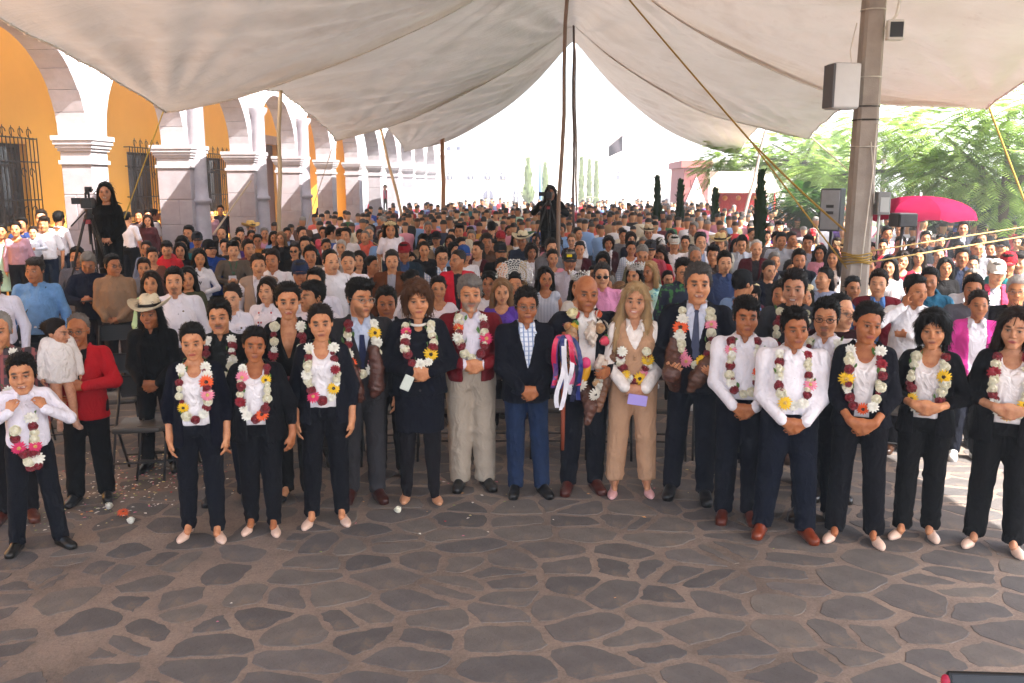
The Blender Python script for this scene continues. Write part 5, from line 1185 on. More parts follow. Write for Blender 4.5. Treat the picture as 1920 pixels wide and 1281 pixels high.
garland(F['w2'], 'wrcwrc', 'Rcrpr', 'yww', 'garland with a dark red flower at the shoulder of the foremost white shirt', zbot=1.03)
garland(F['w3'], 'ccyc', 'wRrw', 'cr', 'garland half hidden on the white shirt with glasses', zbot=1.1)
garland(F['D'], 'wcrycr', 'wRrcc', 'row', 'garland with a yellow flower at left on the first navy blazer at right')
garland(F['E'], 'cccry', 'rcyccr', 'wPr', 'garland of white flowers on the black blazer with pleated top')
garland(F['Fw'], 'rcRccrw', 'rcwcy', 'wyc', 'garland on the black blazer at the far right edge')
# ---- ties
def tie(pr, col, lab=None):
    root, front, J = pr; mb = MB(); zs = [1.415, 1.385, 1.37, 1.3, 1.2, 1.1, 1.06]; ws = [.014, .018, .012, .018, .025, .032, .002]; V = []; F_ = []
    for z, w_ in zip(zs, ws):
        y = (front(0, z) or -.1)-.018; V += [(-w_, y, z), (0, y-.006, z), (w_, y, z)]
    for k in range(6):
        for j in (0, 1): F_.append((3*k+j, 3*k+j+1, 3*k+j+4, 3*k+j+3))
    mb.add(V, F_, True); mb.build('tie', M_CLOTH, root, col)
tie(F['grey'], '232a48'); tie(F['tie'], '4a5066')
# collar of the navy skirt suit: pearl ruffle
mb = MB()
for k in range(22):
    a = math.pi*(1.08+.84*k/21); mb.lathe([(.001, -.012), (.012, -.003), (.011, .006), (.001, .011)], 7, Matrix.Translation((.082*math.cos(a), .03+.13*math.sin(a), 1.405-.02*(-math.sin(a)))))
mb.build('collar_trim', M_CLOTH, F['skirt'][0], 'e4ddd4')
def placket(pr, col, z0, z1=1.33, btn='b8b4b8', pocket=True, x0=0.0):
    root, front, J = pr; V = []; F_ = []; zs = np.linspace(z1, z0, 16)
    for z in zs:
        y = (front(x0, float(z)) or -.12)
        V += [(x0-.014, y-.0035, z), (x0+.014, y-.0035, z), (x0-.015, y+.004, z), (x0+.015, y+.004, z)]
    for k in range(15): b = 4*k; F_ += [(b, b+4, b+5, b+1), (b+2, b+6, b+4, b), (b+1, b+5, b+7, b+3)]
    mb = MB(); mb.add(V, F_, True); mb.build('placket', M_CLOTH, root, col)
    for k in range(5):
        z = z1-.03-(z1-z0-.05)*k/4; y = (front(x0, z) or -.12)-.004; mb = MB(); mb.lathe([(.001, .003), (.005, .002), (.006, 0)], 8, Matrix.Translation((x0, y, z)) @ Matrix.Rotation(math.pi/2, 4, 'X')); mb.build('button', M_PLAST, root, btn)
    if pocket:
        V = []; F_ = []
        for z in (1.27, 1.255, 1.2, 1.15):
            for x in (.055, .085, .115): V.append((x, (front(x, z) or -.12)-.004, z))
        for j in range(3):
            for i in range(2): a = j*3+i; F_.append((a, a+3, a+4, a+1))
        mb = MB(); mb.add(V, F_); mb.build('pocket', M_CLOTH, root, col)
for k in ('w1', 'w2', 'w3', 'boy'): placket(F[k], 'e4dfe6', .97, pocket=k != 'boy')
placket(F['beard'], 'd2ccd8', 1.02, 1.3, pocket=False); placket(F['beige'], 'b88e6e', .93, 1.18, '7a5a44', False)
for k, c in (('jeans', '171a2a'), ('tie', '1d2130'), ('grey', '38363a'), ('suitf', '121214'), ('skirt', '171a2a')):      # jacket buttons and pocket flaps
    pr = F[k]
    for z in ((1.0, .9) if k != 'skirt' else (1.2, 1.1, 1.0, .9)): y = (pr[1](0, z) or -.14)-.003; mb = MB(); mb.lathe([(.001, .005), (.008, .004), (.01, 0)], 8, Matrix.Translation((0, y, z)) @ Matrix.Rotation(math.pi/2, 4, 'X')); mb.build('button', M_PLAST, pr[0], '3a3436')
    for sd in (-1, 1):
        V = [(sd*x, (pr[1](sd*x, z) or -.14)-.006, z) for z in (.93, .885) for x in (.07, .105, .14)]; mb = MB(); mb.add(V, [(0, 3, 4, 1), (1, 4, 5, 2)]); mb.build('pocket_flap', M_CLOTH, pr[0], tuple(v*.8 for v in lin(c)[:3]))
# ---- things they hold
M_BREAD = surf('wrapped_bread', None, .25, .55, 30, .9, 70, obj=True, spec=.6)
M_CELLO = surf('cellophane', 'd8c8b8', .12, .3, 20, .9, 25, spec=.8)
def loaf(pr, pts, rs, col, label, cat='bread', name='wrapped_loaf', mat=None):
    root, front, J = pr; o0 = empty(name, root.location, root.rotation_euler.z, root.scale.x, label, cat)
    lo = np.array(pts).min(0)-max(rs)-.03; hi = np.array(pts).max(0)+max(rs)+.03; fl = fld(lo, hi, .011)
    for a, b, ra, rb in zip(pts[:-1], pts[1:], rs[:-1], rs[1:]): fl.cone(a, b, ra, rb, .02)
    X, Y, Z = fl.all(); fl.F += (.004*np.sin(X*90+Z*30)*np.sin(Z*75+Y*60)+.003*np.sin(Z*140+X*40)).astype(np.float32); V, Q = surfnet(fl)
    mk('loaf', npmesh('loaf', V, Q, mat or M_BREAD), o0, col); return o0
def fy(pr, x, z, d=.05): return (x, (pr[1](x, z) or -.13)-d, z)
g_ = F['grey']; loaf(g_, [fy(g_, -.12, 1.16), fy(g_, -.09, 1.05), fy(g_, -.06, .9), fy(g_, -.03, .84)], [.03, .055, .06, .035], '5c3226', 'glossy wrapped loaf on the left chest of the grey suit')
loaf(g_, [fy(g_, .08, 1.2), fy(g_, .1, 1.06), fy(g_, .09, .92), fy(g_, .07, .86)], [.045, .055, .06, .03], '5c3226', 'glossy wrapped loaf on the right chest of the grey suit')
t_ = F['tie']; loaf(t_, [fy(t_, -.15, 1.18), fy(t_, -.15, 1.1), fy(t_, -.15, .98), fy(t_, -.13, .86)], [.028, .05, .062, .04], '5c3428', 'bottle shaped wrapped loaf held by the tall navy suit')
loaf(t_, [fy(t_, .16, 1.1), fy(t_, .09, 1.02), fy(t_, .02, .93), fy(t_, -.02, .85)], [.04, .065, .06, .03], '6e4634', 'broad wrapped loaf slanting across the tall navy suit')
b_ = F['bald']
loaf(b_, [fy(b_, -.11, 1.0), fy(b_, -.03, .88), fy(b_, .03, .72, .07), fy(b_, .0, .6, .09)], [.05, .07, .055, .03], '6a4030', 'long wrapped loaf hanging below the ribbons of the staff')
loaf(b_, [fy(b_, .2, 1.3), fy(b_, .2, 1.1), fy(b_, .14, .9), fy(b_, .08, .7, .08)], [.03, .04, .04, .03], '8a5a3c', 'narrow brown wrapped loaf at the right side of the official with the staff')
loaf(b_, [fy(b_, -.11, 1.32), fy(b_, -.14, 1.22), fy(b_, -.1, 1.12)], [.035, .06, .03], 'b0855c', 'crumpled brown paper cone at the neck of the official with the staff', 'paper', 'paper_cone')
mb = MB(); ro = b_[0]; stf = empty('wooden_staff', ro.location, ro.rotation_euler.z, ro.scale.x, 'reddish wooden staff with a bunch of ribbons held upright', 'staff')
mb.tube([(-.2, -.345, z) for z in (.42, .6, .8, 1.0, 1.2, 1.32)], [.012, .016, .018, .018, .02, .014], 8); mb.build('stick', M_WOOD, stf, '8a3a1c')
rr = random.Random(4)
for i, c in enumerate(['c81e4a', 'e8e4ea', '1c2a6a', 'c81e4a', 'e8e4ea', '141a3a', 'e06a90', '5a3a7a', 'e8e4ea', '1c2a6a']):
    mb = MB(); V = []; F_ = []; x0, y0, z0 = -.2+rr.uniform(-.03, .03), -.36, 1.3; L = rr.uniform(.35, .6); ph = rr.uniform(0, 6); sp = rr.uniform(-.1, .14)
    for k in range(13):
        t = k/12; x = x0+sp*math.sin(t*2)+.02*math.sin(t*7+ph); y = y0-.05*math.sin(math.pi*min(1, t*1.4))+.015*math.sin(t*9+ph); z = z0+.07*math.sin(math.pi*min(1, t*2.2))*(1 if t < .45 else 0)-L*t
        V += [(x-.017, y, z), (x+.017, y+.008*math.sin(ph+t*5), z)]
    for k in range(12): F_.append((2*k, 2*k+1, 2*k+3, 2*k+2))
    mb.add(V, F_, True); mb.build('ribbon', M_SATIN, stf, c)
fg = empty('fruit_garland', ro.location, ro.rotation_euler.z, ro.scale.x, 'garland of wrapped fruit, flowers and coloured trinkets on the official with the staff', 'garland')
for i in range(46):
    sd = rr.choice((-1, 1)); t = rr.random(); x = sd*(.1+.05*math.sin(t*3))*(1-.55*max(0, t-.55)/.45)+rr.uniform(-.03, .03); z = 1.42-.6*t; c = rr.choice(['e8b418', 'd8541c', 'e8e0d0', 'a81428', '4a8a3a', 'e8e0d0', 'c89a6a', 'e8e0d0', 'd8405a', 'e8e0d0', 'b07a4a'])
    y = (b_[1](x, z) or -.14)-.03-rr.uniform(0, .03); m = rr.choice(['rose', 'mum', 'rose', 'gerbera']); mk('trinket', FM[m], fg, c, loc=(x, y, z), rot=(R(90)+rr.uniform(-.6, .3), rr.uniform(-.5, .5), rr.uniform(0, 6)), sc=rr.uniform(.7, 1.35))
def bundle(par, pts, rs):
    lo = np.array(pts).min(0)-.1; hi = np.array(pts).max(0)+.1; fl = fld(lo, hi, .01)
    for a, b, ra, rb in zip(pts[:-1], pts[1:], rs[:-1], rs[1:]): fl.cone(a, b, ra, rb, .02)
    X, Y, Z = fl.all(); fl.F += (.008*np.sin(X*110+Z*50)*np.sin(Z*95+Y*80)+.006*np.sin(X*160-Z*70)).astype(np.float32); V, Q = surfnet(fl); mk('cellophane_bundle', npmesh('cellophane_bundle', V, Q, M_CELLO), par)
def ell_mesh(r, col, parent, name, loc, rot=(0, 0, 0), mat=None):
    mb = MB(); mb.lathe([(max(.0005, r[0]*math.sin(math.pi*k/10)), -r[2]*math.cos(math.pi*k/10)) for k in range(11)], 12); return mb.build(name, mat or M_PLAST, parent, col, loc=loc, rot=rot, sc=(1, r[1]/r[0], 1))
ell_mesh((.035, .03, .085), 'e8a81c', fg, 'fruit', fy(b_, -.02, .98, .06), (0, .3, 0)); ell_mesh((.04, .035, .045), 'e0407a', fg, 'fruit', fy(b_, -.02, 1.06, .05)); bundle(fg, [fy(b_, .1, 1.1, .04), fy(b_, .1, 1.03, .05), fy(b_, .1, .98, .04)], [.025, .055, .03])
bundle(fg, [fy(b_, .03, 1.34, .02), fy(b_, .02, 1.27, .03), fy(b_, .03, 1.2, .025)], [.03, .045, .025]); mk('pale_rosebud', FM['rose'], fg, 'ece2b0', loc=fy(b_, -.11, 1.42, .06), rot=(.5, -.3, 0), sc=1.5)
def slab(pr, name, lab, cat, w_, h, d, col, loc, rot, extra=None, bodyname='casing'):
    r = pr[0]; e = empty(name, r.matrix_basis @ Vector(loc) if False else (0, 0, 0), 0, 1, lab, cat); Mx = Matrix.Translation(r.location) @ Matrix.Rotation(r.rotation_euler.z, 4, 'Z') @ Matrix.Scale(r.scale.x, 4) @ Matrix.Translation(loc)
    e.location = Mx.translation; e.rotation_euler = (rot[0], rot[1], rot[2]+r.rotation_euler.z); mb = MB(); mb.bbox((-w_/2, -d/2, -h/2), (w_/2, d/2, h/2), .004); mb.build(bodyname, M_PLAST, e, col)
    if extra: mb = MB(); mb.box((-w_*.44, -d/2-.0015, -h*.44), (w_*.44, -d/2-.0005, h*.44)); mb.build('screen', M_PLAST, e, extra)
    return e
slab(F['beige'], 'phone', 'lilac phone held in the hands of the beige waistcoat', 'phone', .15, .085, .012, 'a594d8', (.02, -.30, .85), (0, R(8), 0))
slab(F['skirt'], 'phone', 'pale phone held by the person in navy skirt suit', 'phone', .075, .12, .012, 'c8cfc4', (-.1, -.30, .99), (0, R(25), 0))
slab(F['tie'], 'orange_tag', 'narrow orange card hanging by the loaves on the navy suit', 'card', .12, .03, .006, 'd8541c', (-.16, -.29, .93), (0, R(35), 0), bodyname='strip')
# ============================================================ the crowd
HC = {'k': '15110f', 'b': '33241c', 'g': '7d7873', 'l': '7c5c3e', 'w': 'b9b4ae', 'd': '3a3532', 'y': 'a8855a'}
TABLE = """
4;447;f;sides;dress:a8cfc0;bun:k;;person in mint green dress at the left edge of the crowd
-14;528;m;sides;shirt:e2ddea;short:k;;person in white shirt cut off by the left edge above the child
66;507;mh;sides;shirt:6f9cd0:denim:hem=.84;side:d;T=belly.07;person in light blue denim shirt with a crossbody strap
166;494;m;phone;puffer:1c2440;short:g;head=0,.5,0;person in navy quilted jacket looking down at a phone
212;498;m;clasp;tee:6a3a1c+zipped:8f7158;short:k;head=.7,0,0 glasses=2a2420;person in tan zipped jacket with glasses, head turned aside
284;531;f;clasp;blouse:e8e2da+cardigan:b6d3a2;long:b;;person in pale green jacket beside the beige cowboy hat
327;527;mh;sides;shirt:e6e1e8;short:k;goatee=1c1512;person in white shirt with a chest emblem behind the cowboy hat
270;502;f;sides;coat:7c7a80;short:b;;person in grey coat behind the tan jacket
313;468;ms;sides;hoodie:d02a34;side:k;head=.2,.2,0 H=1.62;person in bright red hoodie looking down
374;484;fs;clasphigh;shirt:e6e4ec;longfront:k;head=.2,.15,0;person in white blouse with a card and lanyard
352;522;f;sides;sweater:4a4c36;long:k;;person in olive top between white shirt and white blouse
437;469;m;phone;sweater:5d5248;quiff:k;;person in grey brown pullover holding a white card on a lanyard
84;462;fh;crossed;sweater:6a1a38;pony:g;head=.3,.1,.1;person in maroon sweater with folded arms leaning aside
135;434;m;sides;shirt:a8b4d0+vest:262c48;buzz:d;;person in navy vest over pale shirt near the tall tripod
112;467;c;sides;hoodie:5c5e64;side:k;H=1.3;child in grey hooded jacket beside the maroon sweater
43;440;m;sides;shirt:2a3a6a;short:k;;person in blue shirt with a child on the arm at left
62;430;c;hold;shirt:dde2f0;bun:b;H=1.0 z=.45;small child in white shirt held up at the left
83;420;m;sides;tee:eceaf0;side:b;;person in bright white tee shirt near the barred window
78;408;m;sides;tee:6a4a3a;short:b;z=.1;person in brown tee mostly hidden under the barred window
110;411;m;sides;shirt:d8d4dc;short:k;yaw=150;person in white shirt seen from behind below the barred window
137;413;f;sides;sweater:1c1a20;long:k;shades=1;person in black with sunglasses beside the tripod
30;430;f;sides;blouse:b08a9a;bun:k;;person in dusty pink blouse at the far left
145;482;m;sides;shirt:5a5a64;short:k;;person in grey shirt partly behind the tripod legs
231;452;f;phone;sweater:6a1440;bun:k;;person in plum sweater holding a toddler
253;443;c;sides;tee:d8a0ac;bun:b;H=.95 z=.5;toddler in pink held by the plum sweater
238;416;m;sides;tee:ece8f0;short:k;yaw=160;person in glaring white top with back turned by the pillar
264;444;m;sides;shirt:4a3a3c;short:k;;person in dark brown shirt beside the toddler in pink
279;438;f;sides;sweater:5c2c30;long:b;;person in rust sweater beside the pillar
278;409;m;sides;tee:e4e0e4;short:k;z=.1;person in white top against the first shaded pillar
290;421;m;sides;shirt:b9c4dc+vest:1c1e26;short:k;yaw=120;person in black vest turned away by the pillar
305;424;f;sides;blouse:c08a90;pony:k;;person in pink blouse just left of the big shaded pillar
325;437;fh;sides;blouse:e0dce4;bun:k;head=-.3,0,0;person in white blouse in front of the big shaded pillar
275;466;f;sides;sweater:7a8298;bun:d;;person in grey blue top above the grey coat
286;480;f;sides;blouse:7a4a3a;short:b;;person in russet blouse next to the red hoodie
338;470;f;sides;sweater:2a1a20;long:k;;person in dark wine top right of the red hoodie
355;459;c;sides;tee:c8ccd8;short:k;H=1.35;child in pale tee shirt behind the white blouse
393;467;m;sides;puffer:23479a;short:k;hat=cap:17181c head=.6,0,0;person in bright blue jacket and black cap
370;450;m;sides;shirt:6a5a4c;short:k;hat=cap:2a3038;person in brown shirt and dark cap near the second pillar
422;462;f;sides;sweater:2c1c18;bun:k;;person in dark brown top left of the grey brown pullover
418;434;c;sides;tee:c0484c;short:k;H=1.4;child in red top by the second shaded pillar
398;425;f;sides;blouse:8a6a78;pony:k;;person in mauve blouse by the second pillar
415;423;m;sides;shirt:3c3440;short:k;;person in dark shirt behind the child in red by the pillar
436;558;f;clasp;shirt:e4dfe8;bun:b;head=-.3,.1,0 lips=a03038;person in white shirt with a small emblem above the garlanded black jacket
502;545;fh;clasp;shirt:e6dfe6;long:b;head=-.2,.05,0;person in white blouse with red and blue embroidered strips
511;488;mh;clasp;shirt:ebe7ee;short:b;;person in plain white shirt, tallest at left centre
484;497;m;sides;shirt:dcd6de+vest:a08878;short:b;;person in white sleeves and beige vest hidden by the plain white shirt
582;480;mh;sides;shirt:d6d4de+vest:9a8674;short:k;;person in beige vest over white shirt
563;512;m;sides;shirt:6a625c;short:d;hat=cap:1e2846;person in navy cap behind the all black suit
592;528;m;sides;shirt:d8d2dc;short:k;head=-.3,0,0;person in pale shirt just behind the rightmost satin top
586;556;m;sides;shirt:e0d8e0;side:k;head=-.9,0,0 uidx=1;person in white embroidered shirt in profile behind the rightmost satin top
653;492;mh;clasp;shirt:e8e4ee;buzz:d;;person in white shirt with folded hands behind the grey suit
572;459;m;sides;jacket:16161a;short:k;;person in black jacket behind the beige vest
553;470;f;sides;sweater:201a1c;short:b;shades=1;person in black with sunglasses up near the straw hat
612;462;f;crossed;blouse:d8cfc8+cardigan:8a1a26;pony:k;;person in red cardigan with folded arms
640;464;f;sides;cardigan:1c2040;short:w;;person in navy cardigan
693;437;m;crossed;shirt:8a98b0+zip:4a4340;buzz:g;;tall person in grey brown jacket with folded arms
732;431;c;sides;tee:e8e0ea;long:k;H=1.45 z=.457 hat=tiara:fff;child in white tee shirt standing above the crowd
527;447;f;sides;jacket:18161a;long:l;;person in black jacket near the straw hat
471;429;m;sides;shirt:7a3a30;short:g;hat=straw:d8b060 head=.6,0,0;person in wide yellow straw hat before the second pillar
496;438;f;sides;blouse:c88aa0;bun:g;;person in pink by the yellow straw hat
483;452;f;sides;sweater:b8742c;bun:k;;person in orange and pink shawl below the yellow straw hat
466;466;m;sides;shirt:7a1c24;short:b;head=.5,0,0;person in dark red shirt right of the grey brown pullover
450;437;f;sides;sweater:4a3a44;pony:k;;person in purple grey left of the yellow straw hat
675;442;f;sides;cardigan:b8b0ac;short:b;;person in pale grey cardigan left of the folded arms
620;437;m;sides;shirt:a89a90;short:k;yaw=100;person in taupe shirt turned aside by the third pillar
606;436;f;sides;blouse:d04a5c;bun:k;;person in coral blouse by the third pillar
566;438;m;sides;shirt:5a4a48;short:k;head=.6,0,0;person looking aside in brown by the third pillar
758;473;m;sides;shirt:3a4a70+zip:2a3a48;short:k;hat=cap:8a1826;person in red cap and slate jacket with blue collar
735;489;m;sides;zip:6a3a1c;short:d;;person in brown jacket left of the red cap
698;498;f;sides;sweater:2a2430;pony:k;head=.9,0,0;person in profile in front of the brown jacket
627;504;c;sides;tee:9a8a88;bun:k;H=1.3;child between the white shirts in front of the navy cardigan
674;488;f;sides;blouse:d8a8a8;long:b;;person in salmon blouse with a strap behind the folded hands
774;528;f;sides;tee:e6e2ea;bun:k;head=1.0,.1,0;person in white top behind the navy skirt suit
828;482;m;clasp;shirt:b8c4da:check+vest:1a1d28;short:k;glasses=4a4440 head=.2,.15,0;person in black vest over checked shirt with glasses
793;454;fh;sides;tee:241c1c+cardigan:8a7258;curly:k;;person in tan cardigan over a black top
803;427;m;sides;shirt:17171b;short:g;;person in black shirt
847;441;f;sides;sweater:b9d2bc;pony:k;head=-.3,0,0;person in pale mint sweater with a shoulder strap
858;488;m;sides;zip:d01c34;buzz:d;head=-.8,0,0;person in vivid red jacket in a patch of sunlight
922;428;mh;sides;sweater:6c6a6c;short:k;yaw=180 H=1.74;broad back of a person in grey sweater walking away
955;434;f;sides;hoodie:cfccd0;pony:k;;person in white sweatshirt with dark lettering
980;452;m;sides;shirt:2a3450;short:g;hat=straw:e0d2b0 glasses=777;person in cream wide brimmed hat and glasses
938;472;m;sides;tee:1c1a1c;short:k;hat=cap:16161a;person in black cap below the grey sweater's back
941;502;f;sides;sweater:6a5a58;bun:k;;person in brown sweater behind the tall lacy crown
996;472;f;sides;tee:e4e2ea+cardigan:b0915c;bob:b;;person in camel jacket over white top
1005;450;f;sides;cardigan:5a1828;pony:b;glasses=333;person in maroon knit with glasses by the cream hat
1020;431;f;sides;vest:d0c6be;long:l;;person in fluffy white vest
1072;451;f;sides;cardigan:561626;pony:l;glasses=555;person in maroon knit behind the black and yellow cap
1036;484;f;sides;blouse:d88a9a;pony:k;;person in pink blouse between camel jacket and dark cap
1068;489;m;sides;shirt:b8b2c0;short:g;hat=cap:22262a moust=2a2420;person in grey shirt and dark cap with yellow patch
1022;522;fh;sides;sleeveless:8c98b4:stripe;long:k;lips=a02838;person in grey striped sleeveless top
965;533;fs;clasp;dress:d8c6b8;bun:k;hat=bigcrown:fff lips=a83838;person in pale sash dress wearing a tall round lacy crown
941;547;f;sides;blouse:5a3a9a;long:l;;person in purple blouse left of the lacy crown
917;532;f;sides;tee:e8e4e8;long:k;;person in white behind the dark red jacket
822;541;f;hold;blouse:e0d4da;pony:k;;person in pale blouse with a bundled baby behind navy skirt suit
812;566;c;sides;tee:b8d4cc;side:k;H=1.1 head=.4,0,0;child in mint top peeking beside the navy skirt suit
1086;537;fs;sides;dress:d8d0c8;longfront:k;hat=crown:fff head=-.3,.1,0;person in pale dress and silver crown behind the official with the staff
1129;516;m;sides;shirt:d88fb4;short:d;shades=1;person in pink shirt and dark sunglasses
1163;549;c;sides;tee:b04050;bangs:l;H=1.3;child in rose tee left of the beige waistcoat
1190;517;fs;sides;dress:d6cabd;longfront:k;hat=crown:fff head=-.4,.05,0;person in cream dress with silver crown behind the beige waistcoat
1217;510;f;sides;blouse:5a9a88:print;long:y;head=-.6,0,0;person in green printed top
1238;477;f;sides;dress:c01828;long:b;head=-.3,.5,0;person in bright red dress looking down
1252;523;c;sides;tee:c0485a;bun:k;H=1.25;child in front of the bright red dress
1281;508;m;sides;zipped:1c2540:floral;side:k;glasses=222 H=1.7;person in navy jacket with green embroidery and glasses
1358;492;mh;sides;shirt:35456e;short:k;goatee=1c1512;person in dark blue shirt with buttons open at the neck
1141;456;f;clasp;shirt:e0dade+cardigan:541420;bob:b;lips=a03038;person in maroon cardigan with white trim
1183;466;f;sides;blouse:8a868a:check;pony:k;;person in black and white patterned blouse
1206;458;f;sides;sweater:7a1c38;short:g;;person in crimson sweater
1204;477;m;sides;shirt:6a6a50;buzz:g;head=0,.4,0;person in olive shirt looking down
1219;468;m;sides;shirt:a03a4a;short:d;hat=cap:2a2a30;person in rose shirt and black visor
1264;457;m;sides;tee:ebe8ec;short:k;hat=cap:c8c4bc;person in white tee shirt and pale cap
1285;455;f;sides;sweater:a0805c;bun:k;;person in tan sweater beside the pale cap
1216;437;m;sides;jacket:2a3444;short:d;hat=straw:c0a888;person in tan hat and slate suit
1298;437;f;sides;cardigan:16161a;pony:k;;person in black cardigan left of the first slim cypress
1350;457;m;sides;shirt:c8c4b4;short:g;hat=straw:cdb078;person in straw hat above the dark blue shirt
1337;478;m;sides;shirt:4a3a34;side:k;;person in brown behind the dark blue shirt
1391;457;m;sides;shirt:d0909c:stripe;short:k;head=0,.3,0;person in pink plaid shirt below the tallest cypress
1418;467;m;sides;zip:641624;receding:w;;person in maroon cardigan
1303;482;m;sides;tee:8a6a50;thin:g;;person in tan tee behind the navy embroidered jacket
1465;451;mh;sides;shirt:d8b4b4:stripe;short:k;;tall person in pale pink striped shirt
1498;487;m;sides;shirt:a8b8c8+vest:202836;short:k;;person in dark quilted vest over pale shirt
1515;456;m;sides;jacket:2a2a30;side:b;head=-.2,0,0;person in dark suit near the concrete post
1562;484;fs;sides;cardigan:e8e2e2;longfront:b;;person in white jacket beside the concrete post
1545;522;f;sides;sweater:8a92ac;pony:k;head=-.8,0,0;person in grey blue sweater in profile by the post
1391;533;m;sides;shirt:7a9ac8;short:k;hat=cap:16181c yaw=140;person in black cap and blue shirt turned away
1406;552;c;sides;tee:6a2a3c;bangs:k;H=1.4 hat=tiara:fff;person in pink tiara half hidden behind the white shirts
1505;556;fs;sides;dress:5a1c28;longfront:k;hat=tiara:fff smile=1;smiling person with a gilt tiara behind the foremost white shirt
1466;553;m;sides;shirt:8a4a3a;short:d;;person in rust shirt behind the dark grey blazer
1576;583;m;sides;sweater:3e1820;thin:k;glasses=555 head=.6,.1,0;person in maroon sweater and thin glasses at the foot of the post
1647;531;m;sides;shirt:5f8ed0+vest:7a1c2c;short:b;;person in blue shirt with a red vest right of the post
1716;544;mh;face;shirt:ecebf0;short:k;head=.6,.1,0;person in white shirt with a hand raised to the face
1742;527;m;sides;hoodie:205a78;short:k;;person in teal hooded jacket behind the raised hand
1692;488;fh;face;dress:8a1830;long:b;;person in dark red dress in strong sun shading the eyes
1688;459;m;face;tee:3a5c9a;short:k;;person in blue tee shirt with arms up by the red umbrella
1722;482;fs;sides;blouse:d8a0a4;longfront:b;;person in pale pink in the sun
1772;502;f;sides;sweater:1a1618;long:k;;person in black top in the sun behind the pink jacket
1834;571;fh;clasp;shirt:e6e2ec+cardigan:d8409a;bun:b;;person in hot pink jacket over white shirt
1824;542;m;sides;sweater:5a5a62;short:k;;person in grey sweater right behind the hot pink jacket
1868;511;m;sides;zip:c83a5a;short:g;hat=cap:cfc8c0;person in pink jacket and pale cap
1906;545;m;sides;zip:1c1a20;short:w;glasses=777;person with glasses in black jacket at right
1803;482;m;sides;shirt:2a3450;short:k;;person in navy shirt in the sunny right part
1797;468;f;sides;blouse:d0a0a8;pony:k;;person in pink blouse behind the navy shirt in the sun
1857;467;f;sides;tee:e4e2ea;bun:k;;person in white tee in the sun at right
1884;470;c;sides;sweater:20222a;short:k;H=1.4;child in dark top by the hedge at right
1806;428;c;sides;zip:3a3c48;short:k;H=1.3 z=.6;child in dark jacket sitting high before the hedge
1655;462;f;sides;sweater:b02a38;bun:k;;person in red sweater under the red umbrella
1632;470;f;sides;blouse:a05058;long:b;;person in rose blouse just right of the post
1763;452;f;sides;sweater:b07a28;bun:k;;person in mustard sweater under the umbrella edge
1735;447;m;sides;shirt:2c2c34;short:k;;person in dark shirt under the red umbrella
1840;448;m;sides;shirt:b8b0c4;short:b;;person in lilac shirt near the hedge
1908;455;f;sides;sweater:7a1c38;bun:k;;person in crimson sweater at the right edge
1760;478;fh;sides;blouse:e0d0d4;bun:k;;person in white blouse in full sun by the ropes
1668;500;f;sides;tee:c0b8bc;long:k;;person in pale grey top beside the dark red dress
1610;455;f;sides;blouse:c87a84;long:b;;person in rose pink left of the concrete post top
1588;470;m;sides;shirt:8a5a4a;short:k;hat=straw:d8b888;person in brown shirt and small straw hat by the post
605;385;m;sides;shirt:22345e;short:k;z=.42;person in dark blue shirt standing in the arcade
697;385;f;sides;zip:c8203a;short:k;z=.42;person in bright red jacket under the far arches
722;352;c;sides;zip:c82848;short:k;z=1.15 H=1.3;child in red high up by the far pillar
735;375;m;sides;zip:3a4a5c;short:k;z=.42 hat=cap:17181c;person in slate jacket and cap at the far pillar
768;375;f;sides;zip:b82a44;short:b;z=.42;person in crimson jacket at the far end of the arcade
"""
crnd = random.Random(31)
TAKEN = [(p[0].location.x, p[0].location.y) for p in PEOPLE]
SKINS = ['bd855c', 'ab734e', 'd09a72', 'c88f64', 'b87e56', 'd6a27c']
TROU = ['1c2030', '22222a', '2c2a2c', '26324c', '3a3436', '1a1a20', '403a38']
def head_frac(t, T={}): return (1.7-.1125*TYPES[t]['hs'])/1.7
def parse(line):
    x, y, t, pose, tops, hair, opts, label = line.split(';'); sp = dict(t=t, pose=pose, res='lo'); ex = dict(H={'m': 1.67, 'mh': 1.69, 'ms': 1.66, 'f': 1.57, 'fh': 1.57, 'fs': 1.58, 'c': 1.25}[t], z=0, yaw=0)
    L = []
    for g in tops.split('+'):
        q = g.split(':'); ov = {}
        if len(q) > 3: k, v = q[3].split('='); ov[k] = float(v)
        L.append((q[0], q[1], q[2] if len(q) > 2 else None, ov))
    sp['tops'] = L; h = hair.split(':'); sp['hair'] = (h[0], HC[h[1]])
    for o in opts.split():
        k, v = o.split('=')
        if k in ('H', 'z', 'yaw'): ex[k] = float(v)
        elif k == 'T': sp['T'] = {'belly': .06}
        elif k == 'hat': sp['hat'] = tuple(v.split(':'))
        elif k == 'head': sp['head'] = tuple(float(a) for a in v.split(','))
        elif k in ('smile', 'shades'): sp[k] = 1
        elif k == 'uidx': pass
        elif k == 'glasses': sp[k] = v if len(v) == 6 else ''.join(c*2 for c in v)
        else: sp[k] = v
    if sp.get('hat') and len(sp['hat'][1]) == 3: sp['hat'] = (sp['hat'][0], 'e8e2d8')
    return float(x), float(y), sp, ex, label
CROWD = {}
